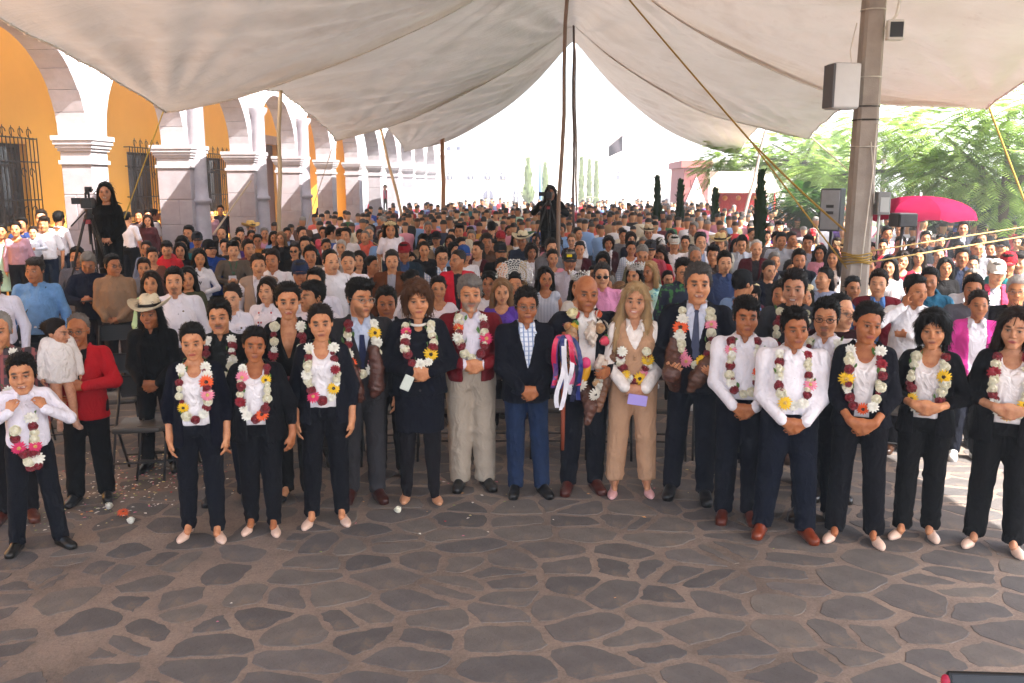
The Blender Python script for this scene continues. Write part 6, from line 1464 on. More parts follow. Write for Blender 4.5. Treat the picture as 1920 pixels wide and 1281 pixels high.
for line in TABLE.strip().split('\n'):
    x, y, sp, ex, label = parse(line); hh = ex['z']+ex['H']*head_frac(sp['t'])
    L = G(x, y, hh); loc = (float(L[0]), float(L[1]), ex['z'])
    if ex['z'] in (.42, 1.15) or loc[0] < -7.8:        # standing on the raised gallery floor of the arcade
        bz = ex['z'] if ex['z'] > .9 else .42; d = ray(x, y); X = -9.25 if crnd.random() < .6 else -8.95; t = X/d[0]; zh = CAMH+d[2]*t; fr = head_frac(sp['t']); lift = .35 if ex['H'] < 1.1 else 0
        ex['H'] = min(ex['H']*1.06, max(ex['H']*.93, (zh-bz-lift)/fr)); loc = (X, float(d[1]*t), bz+lift)
    sp['skin'] = crnd.choice(SKINS); sp['bottom'] = ('trousers', crnd.choice(TROU)) if sp['tops'][-1][0] != 'dress' else ('trousers', '2a2226'); sp['fv'] = 0; sp['shoecol'] = crnd.choice(['15120f', '3a2418', '2a2a2c', 'c8c4c0'])
    if sp['t'][0] == 'f' and 'lips' not in sp: sp['lips'] = '8f4a46'
    if 'head' not in sp: sp['head'] = crnd.choice([(0, .05, 0), (.18, .08, 0), (-.18, .05, 0)])
    if 'fv' in sp: sp['fv'] = 1 if sp['head'][0] > .1 else 0
    face = -math.atan2(loc[0], loc[1])*.7
    CROWD[label] = person(sp, loc, face+R(ex['yaw'])+crnd.uniform(-.12, .12), ex['H'], label, 'people in the crowd'); TAKEN.append(loc[:2])
# raised benches for the few who stand higher than the ground
for key in ('child in white tee shirt standing above the crowd', 'small child in white shirt held up at the left', 'toddler in pink held by the plum sweater', 'child in dark jacket sitting high before the hedge', 'child in red high up by the far pillar', 'child in red top by the second shaded pillar', 'person in mauve blouse by the second pillar', 'person in dark shirt behind the child in red by the pillar'): pass
# ---- the rest of the crowd, row behind row
COLN = [('white', 'e4e0e6'), ('red', 'b0202c'), ('maroon', '5c1626'), ('navy', '1e2642'), ('black', '18171a'), ('grey', '6e6c70'), ('pink', 'd08a9c'), ('sky blue', '7f9fcc'), ('teal', '1f6a70'), ('olive', '5a5a38'), ('tan', 'a58460'), ('mustard', 'b8862c'), ('purple', '54367c'), ('mint', 'a9cdb8'), ('cream', 'd8ccb4'), ('brown', '5a3c2a'), ('coral', 'd8604c'), ('royal blue', '2c4ea0'), ('green', '2f6a3c'), ('lilac', 'a898c8')]
GK = [('shirt', 'shirt'), ('sweater', 'sweater'), ('tee', 'tee shirt'), ('zip', 'jacket'), ('hoodie', 'hoodie'), ('cardigan', 'cardigan'), ('blouse', 'blouse'), ('vest', 'vest')]
COLW = [14, 5, 5, 4, 5, 6, 9, 5, 1, 1.5, 4, 1, 1, 1.5, 7, 3, 3, 1, .5, 2]
def pickcol(): return crnd.choices(COLN, COLW)[0]
def zone(px, py):
    a = ('by the arcade pillars' if px < 560 else 'behind the standing child' if px < 780 else 'behind the black vest' if px < 900 else 'left of the centre operator' if px < 1000 else 'by the centre operator' if px < 1080 else 'right of the centre poles' if px < 1180 else 'before the first slim cypress' if px < 1300 else 'near the tallest slim cypress' if px < 1450 else 'beside the concrete post' if px < 1600 else 'under the red umbrella' if px < 1780 else 'by the hedge at right')
    b = 'far rows' if py < 418 else ('back rows' if py < 436 else ('middle rows' if py < 462 else 'near rows'))
    return a+', '+b
USED = set(p[0]['label'] for p in PEOPLE)
NIND = 300-len(PEOPLE)
cand = []
yy = 9.6
while yy < 39:
    xl, xr = -7.2, (9.5 if yy < 24 else 7.5); x = xl+crnd.uniform(0, .5)
    while x < xr:
        cand.append((x+crnd.uniform(-.14, .14), yy+crnd.uniform(-.2, .2))); x += crnd.uniform(.56, .78) if yy < 30 else crnd.uniform(.6, .95)
    yy += .82
cand = [c for c in cand if all((c[0]-a)**2+(c[1]-b)**2 > .23 for a, b in TAKEN) and (c[0]-CPX)**2+(c[1]-CPY)**2 > .3 and not (abs(c[0]+.1) < .9 and abs(c[1]-17.6) < 1.1) and not (c[0] < -5.6 and c[1] < 12.5)]
# nobody is planted right in front of a face that the table places
def hides(c):
    px, py, d = PROJ((c[0], c[1], 1.5))
    for (r, f, J, T, s) in PEOPLE[:200]:
        q = PROJ((r.location.x, r.location.y, r.location.z+1.5*r.scale.x))
        if q[2] > d and abs(q[0]-px) < 20*12/d and -10 < py-q[1] < 50*12/d and q[2] < d+2.2 and d < 17: return True
    return False
cand = [c for c in cand if -60 < PROJ((c[0], c[1], 1.5))[0] < 1985 and not hides(c)]
cand.sort(key=lambda c: c[1])
ARCH = [('m', 'sides'), ('m', 'clasp'), ('mh', 'sides'), ('f', 'sides'), ('f', 'clasp'), ('fh', 'sides'), ('f', 'crossed'), ('c', 'sides')]
FARST = []
near, far = cand[:NIND], cand[NIND:]
def rnd_spec():
    t, pose = crnd.choice(ARCH); fem = t[0] == 'f' or (t == 'c' and crnd.random() < .5)
    gk = crnd.choice([g for g in GK if g[0] not in (('blouse', 'cardigan') if not fem else ('vest', 'shirt'))]); cn = pickcol()
    tops = [(gk[0], cn[1])]
    if gk[0] in ('zip', 'cardigan', 'vest'): tops = [('tee' if gk[0] != 'vest' else 'shirt', crnd.choice(['e0dce2', '2a2a30', 'b8b0b0', '8a98b8']))]+tops
    hair = (crnd.choice(['bun', 'long', 'pony', 'bob', 'long'] if fem else ['short', 'short', 'side', 'buzz', 'thin']), HC[crnd.choice('kkkkbdg')])
    sp = dict(t=t, pose=pose, res='lo', tops=tops, hair=hair, skin=crnd.choice(SKINS), bottom=('trousers', crnd.choice(TROU)), fv=0, head=crnd.choice([(0, .05, 0), (.18, .08, 0), (-.18, .05, 0)]), shoecol='2a2420')
    sp['fv'] = 1 if sp['head'][0] > .1 else 0
    if sp['t'][0] == 'f': sp['lips'] = '8f4a46'
    extra = ''
    if crnd.random() < .16:
        k = crnd.choice(['cap', 'cap', 'straw']); hc = crnd.choice([('black', '17181c'), ('white', 'd8d4d0'), ('red', '9a1c28'), ('blue', '2a4a8a')]) if k == 'cap' else ('straw', 'd2b888'); sp['hat'] = (k, hc[1]); extra = ' and %s %s' % (hc[0], 'cap' if k == 'cap' else 'hat')
        if sp['hair'][0] in ('bun', 'pony', 'bob'): sp['hair'] = ('long', sp['hair'][1])
    return sp, '%s %s%s' % (cn[0], gk[1], extra), {'m': 1.67, 'mh': 1.69, 'f': 1.57, 'fh': 1.56, 'c': 1.3}[t]
for c in near:
    px, py, d = PROJ((c[0], c[1], 1.5))
    for _ in range(40):
        sp, desc, H = rnd_spec(); lab = ('child in ' if sp['t'] == 'c' else 'person in ')+desc+' '+zone(px, py)
        if lab not in USED: break
    USED.add(lab); H *= crnd.uniform(.95, 1.05)
    person(sp, (c[0], c[1], 0), -math.atan2(c[0], c[1])*.7+crnd.uniform(-.5, .5), H, lab, 'people in the crowd')
# farthest rows: one mass of small figures
def far_crowd(pts):
    V = []; Q = []; C = []; n = 8
    for (x, y) in pts:
        H = crnd.uniform(.9, 1.06); top = lin(pickcol()[1]); sk = lin(crnd.choice(SKINS)); hr = lin(HC[crnd.choice('kkkbdg')]); tr = lin(crnd.choice(TROU)); w_ = crnd.uniform(.9, 1.15); rz = crnd.uniform(-.5, .5)
        rings = [(.02, .1, .07, 0, tr), (.5, .13, .09, 0, tr), (.88, .17, .11, 0, tr), (.9, .19, .12, 0, top), (1.1, .17, .115, 0, top), (1.3, .22, .12, 0, top), (1.39, .19, .09, 0, top), (1.42, .07, .06, 0, top), (1.43, .05, .05, 0, sk), (1.475, .05, .06, -.012, sk), (1.51, .066, .082, -.012, sk), (1.555, .074, .092, -.008, sk), (1.6, .077, .097, .0, sk), (1.615, .08, .1, .008, hr), (1.65, .077, .096, .012, hr), (1.68, .06, .075, .012, hr), (1.697, .035, .045, .012, hr), (1.703, .004, .004, .012, hr)]
        b = len(V)
        for (z, rx, ry, oy, c) in rings:
            for k in range(n):
                a = 2*math.pi*k/n+rz; hx = rx*w_*math.cos(a) if z < 1.42 else rx*math.cos(a); cc = c
                if 1.49 < z < 1.63 and math.sin(a) > -.05: cc = hr
                V.append((x+hx, y+ry*math.sin(a)+oy, z*H)); C.append(cc)
        for i in range(len(rings)-1):
            for k in range(n): Q.append((b+i*n+k, b+i*n+(k+1) % n, b+i*n+n+(k+1) % n, b+i*n+n+k))
    m, nt, p = newmat('far_crowd'); a = N(nt, 'ShaderNodeAttribute', attribute_name='tone'); nt.links.new(a.outputs['Color'], p.inputs['Base Color']); p.inputs['Roughness'].default_value = .8
    me = npmesh('far_crowd', V, Q, m); at = me.attributes.new('tone', 'FLOAT_COLOR', 'POINT'); at.data.foreach_set('color', np.array(C, np.float32).ravel())
    return tag(mk('far_crowd', me), 'mass of standing people in the farthest rows below the white buildings', 'crowd', None, 'stuff')
more = []
yy = 39
while yy < 52:
    x = -6+crnd.uniform(0, 1)
    while x < 13: more.append((x+crnd.uniform(-.3, .3), yy+crnd.uniform(-.4, .4))); x += crnd.uniform(.8, 2.4)
    yy += 1.1
far_crowd(far+more)
print('PEOPLE', len(PEOPLE), 'cand', len(cand), 'far', len(far), time.time()-T0)
# ============================================================ street furniture, gear, trees and far buildings
# ---- folding chairs
def chair_root(loc, rz, label):
    return empty('folding_chair', loc, rz, 1, label, 'chair', 'black folding chairs')
CH = None
def make_chair(loc, rz, label):
    c = chair_root(loc, rz, label); BKC = '1b1a1c'
    fl = fld((-.26, -.26, .4), (.26, .26, .5), .014); sl, P = fl.sub((-.3, -.3, .3), (.3, .3, .6)); d = np.maximum(np.maximum(np.abs(P[0])-.19, np.abs(P[1]+.0)-.19), np.abs(P[2]-.445-.012*(P[1]/.2)**2)-.012)-.012; fl.F[sl] = d; V, Q = surfnet(fl); mk('seat', npmesh('seat', V, Q, M_PLAST), c, '4a4540')
    V = []; F_ = []; n = 10
    for j, z in enumerate((.66, .68, .74, .8, .84, .855)):
        for k in range(n+1):
            x = -.2+.4*k/n; w_ = .96 if j in (0, 5) else 1; V.append((x*w_, .2+.03*(1-(x/.2)**2)+.02*(z-.66), z))
    m = n+1
    for j in range(5):
        for k in range(n): F_.append((j*m+k, j*m+k+1, j*m+m+k+1, j*m+m+k))
    b = len(V); V += [(v[0], v[1]+.014, v[2]) for v in V]; F_ = [f[::-1] for f in F_]+[tuple(i+b for i in f) for f in F_]
    for k in range(n): F_.append((5*m+k, 5*m+k+1, b+5*m+k+1, b+5*m+k)); F_.append((k+1, k, b+k, b+k+1))
    mb = MB(); mb.add(V, F_, True); mb.build('backrest', M_PLAST, c, BKC)
    for s in (-1, 1):
        mb = MB(); mb.tube([(s*.21, -.24, 0), (s*.21, -.02, .42), (s*.205, .13, .62), (s*.2, .21, .85)], .0115, 7); mb.build('leg', M_PLAST, c, BKC)
        mb = MB(); mb.tube([(s*.19, .25, 0), (s*.19, .02, .36), (s*.19, -.08, .45)], .0115, 7); mb.build('leg', M_PLAST, c, BKC)
    for (y, z, w_) in ((-.16, .16, .21), (.17, .14, .19)): mb = MB(); mb.tube([(-w_, y, z), (w_, y, z)], .009, 6); mb.build('crossbar', M_PLAST, c, BKC)
    return c
def copy_tree(o, loc, rz, label):
    r = o.copy(); COL.objects.link(r); r.location = loc; r.rotation_euler = (0, 0, rz); r['label'] = label
    for ch in o.children: k = ch.copy(); COL.objects.link(k); k.parent = r
    return r
CHAIRS = [(272, 890, 0, 'folding chair with empty seat just left of the navy cardigan'), (222, 830, 8, 'folding chair between red and black jackets'), (48, 800, 5, 'folding chair behind the child in white shirt'), (320, 885, -6, 'folding chair behind the navy cardigan'),
 (135, 835, 6, 'folding chair behind the person in red jacket'), (452, 862, 2, 'folding chair behind the black satin blazers'), (640, 862, 0, 'folding chair behind the grey suit'), (745, 852, 0, 'folding chair hidden behind the navy skirt suit'), (850, 848, 0, 'folding chair left behind the beige trousers'), (940, 848, 0, 'folding chair between beige trousers and jeans'), (1038, 848, 0, 'folding chair between jeans and official with staff'),
 (1140, 850, 0, 'folding chair between official with staff and beige waistcoat'), (1240, 850, 0, 'folding chair between beige waistcoat and tall navy suit'), (1340, 852, -2, 'folding chair behind the tall navy suit'), (1640, 850, -8, 'folding chair behind the first navy blazer at right'), (1745, 838, -10, 'folding chair behind the middle blazer at right'), (1835, 830, -12, 'folding chair behind the blazer at the right edge'),
 (66, 745, 6, 'folding chair in front of the denim shirt'), (225, 745, 4, 'folding chair in front of the tan jacket'), (560, 800, 0, 'folding chair in the second row behind the all black suit')]
c0 = None
for (px, py, rz, lab) in CHAIRS:
    L = G(px, py); loc = (float(L[0]), float(L[1]), 0); a = R(rz)-math.atan2(loc[0], loc[1])*.5
    if c0 is None: c0 = make_chair(loc, a, lab)
    else: copy_tree(c0, loc, a, lab)
gl = CROWD['child in white tee shirt standing above the crowd'][0]; copy_tree(c0, (gl.location.x, gl.location.y+.02, 0), gl.rotation_euler.z, 'folding chair under the child in white tee shirt')
ck = CROWD['child in red high up by the far pillar'][0]; mb = MB(); mb.bbox((-.3, -.3, 0), (.3, .3, .73), .02); o = mb.build('stone_plinth', M_CANTERA, None, (.36, .33, .34)); o.location = (ck.location.x, ck.location.y, .42); tag(o, 'low stone plinth in the gallery under the child in red', 'plinth')
ck = CROWD['child in dark jacket sitting high before the hedge'][0]; mb = MB(); mb.bbox((-.9, -.25, 0), (.9, .25, .6), .03); o = mb.build('planter_wall', M_CONC, None, '8a8278'); o.location = (ck.location.x, ck.location.y, 0); tag(o, 'low concrete planter wall under the child before the hedge', 'wall')
# ---- camera operators and tripods
def tripod(loc, rz, h, label, label2, spread=.5):
    t = empty('tripod', loc, rz, 1, label, 'tripod')
    for k in range(3):
        a = 2*math.pi*k/3+.5; c, s = math.cos(a), math.sin(a); q = Vector((-s, c, 0))*.02; mb = MB()
        for sg in (-1, 1): mb.tube([Vector((c*.05, s*.05, h-.12))+q*sg, Vector((c*spread*.55, s*spread*.55, h*.45))+q*sg], .011, 6)
        mb.tube([(c*spread*.4, s*spread*.4, h*.58), (c*spread, s*spread, 0)], .011, 6); mb.box((c*spread*.55-.025, s*spread*.55-.025, h*.43), (c*spread*.55+.025, s*spread*.55+.025, h*.49)); mb.build('leg', M_PLAST, t, '17171a')
    mb = MB(); mb.lathe([(.02, h-.45), (.02, h-.15), (.06, h-.13), (.06, h-.08), (.035, h-.06), (.045, h-.02), (.045, h)], 12); mb.build('head', M_PLAST, t, '1c1c20')
    mb = MB(); mb.tube([(.03, .05, h-.03), (.15, .35, h-.2)], .009, 6); mb.build('pan_handle', M_PLAST, t, '141416')
    mb = MB(); mb.box((-.02, -.02, h-.19), (.06, .05, h-.13)); mb.build('clamp', M_PLAST, t, '8a2228')
    for k in range(3):
        a = 2*math.pi*k/3+.5; b = a+2*math.pi/3; mb = MB(); mb.tube([(math.cos(a)*spread*.55, math.sin(a)*spread*.55, h*.42), (0, 0, h*.4)], .006, 5); mb.build('spreader', M_PLAST, t, '202022')
    v = empty('video_camera', Vector(loc)+Vector((0, 0, h)), rz, 1, label2, 'camera')
    mb = MB(); mb.bbox((-.06, -.16, .01), (.06, .16, .14), .01); mb.build('camera_body', M_PLAST, v, '161618')
    mb = MB(); Mx = Matrix.Translation((0, -.16, .075)) @ Matrix.Rotation(math.pi/2, 4, 'X'); mb.lathe([(.04, 0), (.045, .03), (.05, .09), (.062, .11), (.062, .15), (.05, .15), (.045, .12)], 16, Mx); mb.build('lens', M_PLAST, v, '0e0e10')
    mb = MB(); mb.tube([(0, -.12, .13), (0, -.12, .2), (0, .1, .2), (0, .1, .13)], .014, 6); mb.build('handle', M_PLAST, v, '161618')
    mb = MB(); mb.bbox((.07, -.06, .06), (.2, -.045, .14), .004); mb.build('flip_screen', M_PLAST, v, '1a1a20')
    mb = MB(); mb.bbox((-.04, -.15, .21), (.04, -.08, .28), .006); mb.build('video_light', M_PLAST, v, '1a1a1c'); mb = MB(); mb.tube([(-.02, -.3, .24), (-.02, -.05, .24)], .014, 8); mb.build('microphone', M_PLAST, v, '101012')
    return t
def riser(loc, w_, d, h, label):
    r = empty('riser', loc, 0, 1, label, 'platform'); mb = MB(); mb.bbox((-w_/2, -d/2, h-.06), (w_/2, d/2, h), .006); mb.build('deck', M_WOOD, r, '4a3a30')
    for sx in (-1, 1):
        for sy in (-1, 1): mb = MB(); mb.tube([(sx*w_*.45, sy*d*.42, 0), (sx*w_*.45, sy*d*.42, h-.06)], .03, 8); mb.build('leg', M_METAL, r, '6a6664')
    return r
opL = AT(207, 470, 11.4); zL = AT(207, 344, 11.4).z-1.6
riser((opL.x-.1, 11.3, 0), 1.5, 1.4, zL, 'dark platform under the smiling camera operator')
person(dict(t='fs', pose='clasp', res='lo', uid='op', skin='bd8a6a', tops=[('tee', '141416'), ('zip', '151517', None, dict(gap=.05))], bottom=('trousers', '17171b'), hair=('longfront', HB), smile=1, shoecol=BLK), (opL.x, 11.4, zL), R(18), 1.6, 'smiling person all in black with a headset standing on the platform')
tL = AT(172, 470, 10.9); tripod((tL.x, 10.9, zL), R(200), AT(172, 392, 10.9).z-zL, 'tall black tripod in front of the smiling operator', 'black video camera on the tripod at the left', .42)
mb = MB(); mb.tube([(opL.x-.09, 11.33, zL+1.5), (opL.x-.08, 11.24, zL+1.47), (opL.x-.02, 11.2, zL+1.455)], .006, 5); hs = mb.build('headset', M_PLAST, None, '101012'); tag(hs, 'thin headset microphone at the smiling operator mouth', 'headset')
opC = AT(1030, 400, 17.5); zC = AT(1030, 352, 17.5).z-1.72
riser((opC.x, 17.4, 0), 1.5, 1.5, zC, 'platform under the camera operator by the centre poles')
person(dict(t='mh', T=dict(belly=.03), pose='tripod', res='lo', uid='opc', skin='8a5a40', tops=[('zipped', '1a1b20')], bottom=('trousers', '15151a'), hair=('long', '1a1412'), shoecol=BLK), (opC.x+.02, 17.6, zC), 0, 1.74, 'camera operator in dark jacket bent behind a tripod beside the centre poles')
tripod((opC.x, 17.1, zC), R(180), 1.5, 'black tripod of the centre camera operator', 'black video camera in front of the centre operator face', .55)
# ---- loudspeakers
def loudspeaker(loc, rz, w_, h, d, label, standh=None):
    s = empty('loudspeaker', loc, rz, 1, label, 'loudspeaker'); mb = MB(); mb.bbox((-w_/2, -d/2, 0), (w_/2, d/2, h), .015); mb.build('cabinet', M_PLAST, s, '3c3e44' if h > .5 else '1c1c20')
    mb = MB(); mb.bbox((-w_*.44, -d/2-.012, h*.04), (w_*.44, -d/2-.002, h*.96), .005); mb.build('grille', M_METAL, s, '8f9296' if h > .5 else '26262a')
    for z in (.55, .4): mb = MB(); mb.box((-w_*.18, -d/2-.018, h*z), (w_*.18, -d/2-.013, h*(z+.07))); mb.build('port', M_PLAST, s, '101012')
    if standh: mb = MB(); mb.tube([(0, 0, -standh), (0, 0, 0)], .025, 8); [mb.tube([(0, 0, -standh*.6), (.5*math.cos(a), .5*math.sin(a), -standh)], .015, 6) for a in (0, 2.1, 4.2)]; mb.build('stand', M_PLAST, s, '17171a')
q = AT(1558, 433, 15.5); loudspeaker((q.x, 15.5, q.z), R(-28), .34, .72, .36, 'grey loudspeaker on a stand left of the concrete post', q.z)
q = AT(1692, 425, 13.5); loudspeaker((q.x, 13.5, q.z), R(10), .3, .2, .3, 'small dark speaker under the red umbrella', q.z)
# ---- red umbrella
def umbrella(c, rad, label):
    u = empty('umbrella', (c.x, c.y, 0), 0, 1, label, 'umbrella'); n = 8; h = c.z
    for k in range(n):
        a0, a1 = 2*math.pi*k/n, 2*math.pi*(k+1)/n; V = []; F_ = []
        for i in range(7):
            t = i/6; r = rad*math.sin(t*1.28)/math.sin(1.28); z = h+rad*.31*math.cos(t*1.45)-.06
            for j in range(5):
                s = j/4; a = a0+(a1-a0)*s; sc = 1-.04*math.sin(math.pi*s)*t; V.append((r*sc*math.cos(a), r*sc*math.sin(a), z-.03*math.sin(math.pi*s)*t))
        for j in range(5): a = a0+(a1-a0)*j/4; V.append((rad*1.0*math.cos(a), rad*1.0*math.sin(a), V[6*5+j][2]-.12-.02*math.sin(j*2+k)))
        for i in range(7):
            for j in range(4): F_.append((i*5+j, i*5+j+1, i*5+6+j, i*5+5+j))
        mb = MB(); mb.add(V, F_, True); mb.build('canopy_panel', M_UMB, u); mb = MB(); mb.tube([(rad*math.sin(t*1.28)/math.sin(1.28)*math.cos(a0), rad*math.sin(t*1.28)/math.sin(1.28)*math.sin(a0), h+rad*.31*math.cos(t*1.45)-.075) for t in (.05, .25, .5, .75, .98)], .007, 5); mb.build('rib', M_METAL, u, 'c0b8b0')
    mb = MB(); mb.tube([(0, 0, 0), (0, 0, h+rad*.3)], .022, 8); mb.build('pole', M_METAL, u, 'c8c4c0'); return u
m, nt, p = newmat('umbrella_cloth'); tr = N(nt, 'ShaderNodeBsdfTranslucent'); df = N(nt, 'ShaderNodeBsdfDiffuse'); mx = N(nt, 'ShaderNodeMixShader'); mx.inputs[0].default_value = .35
n_ = noise(nt, 3, 4); rr_ = ramp(nt, n_.outputs[0], [(.3, '861a3c'), (.7, '9a2448')]); nt.links.new(rr_.outputs[0], tr.inputs[0]); nt.links.new(rr_.outputs[0], df.inputs[0]); nt.links.new(df.outputs[0], mx.inputs[1]); nt.links.new(tr.outputs[0], mx.inputs[2]); nt.nodes.remove(p); nt.links.new(mx.outputs[0], nt.nodes['Material Output'].inputs[0]); M_UMB = m
q = AT(1724, 391, 14.5); umbrella(q, 90/FPX*14.5*1.05, 'large dark pink market umbrella right of the concrete post')
# ---- red stall
st_ = AT(1385, 405, 34.5); sx = st_.x; stall = empty('market_stall', (sx, 34.5, 0), 0, 1, 'red market stall with white awning below the trees', 'stall')
mb = MB(); mb.box((-1.0, -.02, 1.2), (1.0, .02, 2.35)); mb.build('hanging_cloth', M_CLOTH, stall, 'c01c1c')
mb = MB(); mb.add([(-1.25, -1.1, 2.35), (1.25, -1.1, 2.35), (1.15, .1, 3.0), (-1.15, .1, 3.0), (-1.25, -1.1, 2.2), (1.25, -1.1, 2.2)], [(0, 1, 2, 3), (4, 5, 1, 0)]); mb.build('awning', M_CLOTH, stall, 'd8c4b4')
mb = MB(); mb.bbox((-1.0, -.9, 0), (1.0, -.3, .95), .02); mb.build('counter', M_CLOTH, stall, 'b01a1a')
for s in (-1, 1): mb = MB(); mb.tube([(s*1.1, -1.0, 0), (s*1.1, -1.0, 2.35)], .03, 6); mb.build('post', M_METAL, stall, 'c03028')
for i, x in enumerate((-.6, -.1, .5)): ell_mesh((.1, .1, .1), 'd88a2c', stall, 'lamp_globe', (x, -.3, 2.0))
# ---- trees
def leafmat(name, c1, c2):
    m, nt, p = newmat(name); tr = N(nt, 'ShaderNodeBsdfTranslucent'); df = N(nt, 'ShaderNodeBsdfDiffuse'); mx = N(nt, 'ShaderNodeMixShader'); mx.inputs[0].default_value = .5
    n_ = noise(nt, .9, 4, .7); r_ = ramp(nt, n_.outputs[0], [(.3, c1), (.7, c2)])
    for s in (tr, df): nt.links.new(r_.outputs[0], s.inputs[0])
    nt.links.new(df.outputs[0], mx.inputs[1]); nt.links.new(tr.outputs[0], mx.inputs[2]); nt.nodes.remove(p); nt.links.new(mx.outputs[0], nt.nodes['Material Output'].inputs[0]); return m
M_FERN = leafmat('feathery_leaves', '6e8f3a', 'aec26c'); M_DARKLEAF = leafmat('dark_leaves', '22401c', '3a5c26'); M_CYP = leafmat('cypress_needles', '22341c', '38502a')
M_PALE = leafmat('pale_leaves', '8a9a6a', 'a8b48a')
M_BARK = surf('bark', '6a5a4c', .9, .4, 8, .6, 30, vec=(1, 1, .3))
def fronds(centers, n, ln, rs, droop=.5):
    """feathery compound leaves: a rachis with narrow leaflets on both sides"""
    ci = rs.integers(0, len(centers), n); C = np.array(centers)[ci]; d = rs.normal(size=(n, 3)); d /= np.linalg.norm(d, axis=1)[:, None]; P0 = C[:, :3]+d*(C[:, 3:4]*rs.random((n, 1))**.45)*np.array([1, 1, .75])
    out = d.copy(); out[:, 2] = out[:, 2]*.4-droop*rs.random(n)*.6; out /= np.linalg.norm(out, axis=1)[:, None]; side = np.cross(out, [0, 0, 1]); side /= np.linalg.norm(side, axis=1)[:, None]+1e-6
    L = ln*(.6+.8*rs.random(n)); V = []; K = 8
    for k in range(K):
        t = (k+.5)/K
        for s in (-1, 1):
            base = P0+out*(L*t)[:, None]-np.array([0, 0, 1])*(L*.35*t*t)[:, None]; ll = (L*.42*math.sin(math.pi*(.15+.8*t)))[:, None]; dr = side*s*.9+out*.45-np.array([0, 0, .25]); w_ = out*(L*.055)[:, None]
            V.append(np.stack([base-w_, base+w_, base+dr*ll+w_*.4, base+dr*ll-w_*.4], 1))
    V = np.concatenate(V).reshape(-1, 3); return V, np.arange(len(V)).reshape(-1, 4)
def tree(loc, blobs, n, ln, mat, label, trunk_h, r=.16, seed=1, limbs=True, name='tree', droop=.5):
    rs = np.random.default_rng(seed); t = empty(name, loc, 0, 1, label, 'tree', 'trees in the park'); mb = MB(); mb.tube([(0, 0, 0), (.05, .03, trunk_h*.5), (0, 0, trunk_h)], [r, r*.8, r*.6], 8)
    mb.build('trunk', M_BARK, t)
    for b in blobs: mb = MB(); mid = Vector((b[0]*.45, b[1]*.45, (trunk_h+b[2])*.5-.1)); mb.tube([(0, 0, trunk_h*.92), mid, (b[0], b[1], b[2])], [r*.5, r*.3, r*.12], 6); mb.build('limb', M_BARK, t)
    V, Q = fronds(blobs, n, ln, rs, droop); mk('crown', npmesh('crown', V, Q, mat, False), t); return t
def blobs_at(list_, Y, base):
    out = []
    for (px, py, rp) in list_: q = AT(px, py, Y); out.append((q.x-base[0], (rp % 7-3)*.25, q.z, rp/FPX*Y))
    return out
def ptree(px, Y, list_, n, ln, mat, label, th, seed, **kw):
    x = AT(px, 400, Y).x; return tree((x, Y, 0), blobs_at(list_, Y, (x, Y)), n, ln, mat, label, th, seed=seed, **kw)
ptree(1500, 36, [(1370, 290, 55), (1420, 320, 60), (1450, 270, 60), (1500, 300, 70), (1540, 250, 60), (1570, 310, 60), (1350, 315, 40), (1480, 350, 50)], 1200, .5, M_FERN, 'feathery tree behind the slim cypresses below the farthest sheet', 3.6, 3)
ptree(1700, 27, [(1640, 250, 70), (1700, 280, 80), (1760, 240, 90), (1660, 330, 60), (1560, 330, 60), (1730, 330, 70)], 1100, .42, M_FERN, 'feathery pale green tree standing behind the concrete post', 3.2, 4)
ptree(1880, 19, [(1800, 250, 90), (1880, 210, 100), (1930, 290, 110), (1840, 310, 80), (1770, 330, 60), (1900, 370, 80), (1990, 230, 120)], 1500, .33, M_FERN, 'spreading feathery tree at the right edge above the umbrella', 2.4, 5)
ptree(1860, 23, [(1800, 400, 60), (1860, 390, 70), (1910, 410, 70), (1760, 420, 40)], 1300, .35, M_DARKLEAF, 'dense dark green shrub right of the red umbrella', 1.2, 6, name='shrub', droop=.2)
ptree(1490, 24, [(1490, 385, 42), (1520, 400, 36)], 600, .3, M_DARKLEAF, 'round dark shrub between cypress and loudspeaker', 1.0, 7, name='shrub', droop=.2)
ptree(1650, 45, [(1500, 315, 60), (1560, 300, 60), (1860, 330, 80), (1920, 330, 90)], 900, .7, M_FERN, 'broad pale tree farthest back in the park', 4, 8)
def cypress(px, Y, ytop, ybot, wpx, label, seed, mat=None):
    top = AT(px, ytop, Y); bot = AT(px, ybot, Y); h = top.z; rs = np.random.default_rng(seed); x = (top.x+bot.x)/2; t = empty('cypress', (bot.x, Y, 0), 0, 1, label, 'tree', 'slim cypresses'); mb = MB(); mb.tube([(0, 0, 0), (top.x-bot.x, 0, h*.98)], [.06, .015], 6); mb.build('trunk', M_BARK, t)
    n = 1500; zz = rs.random(n)**.85*h; z0 = .25*h; w0 = wpx/2/FPX*Y; rad = w0*np.clip(np.minimum(1, (h-zz)/(h*.55))**.8, .12, 1)*(.8+.25*np.sin(zz*5+seed)); a = rs.random(n)*2*math.pi; rr = rad*(.55+.5*rs.random(n))
    B = np.stack([rr*np.cos(a)+(top.x-bot.x)*zz/h, rr*np.sin(a), zz], 1); up = np.stack([np.cos(a)*.35+rs.normal(size=n)*.15, np.sin(a)*.35+rs.normal(size=n)*.15, np.ones(n)], 1); sd = np.stack([-np.sin(a), np.cos(a), rs.normal(size=n)*.3], 1); L = (.09+.1*rs.random(n))[:, None]*(Y/25)**.5; W = L*.3
    V = np.stack([B-sd*W, B+sd*W, B+sd*W*.3+up*L, B-sd*W*.3+up*L], 1).reshape(-1, 3); mk('crown', npmesh('crown', V, np.arange(len(V)).reshape(-1, 4), mat or M_CYP, False), t)
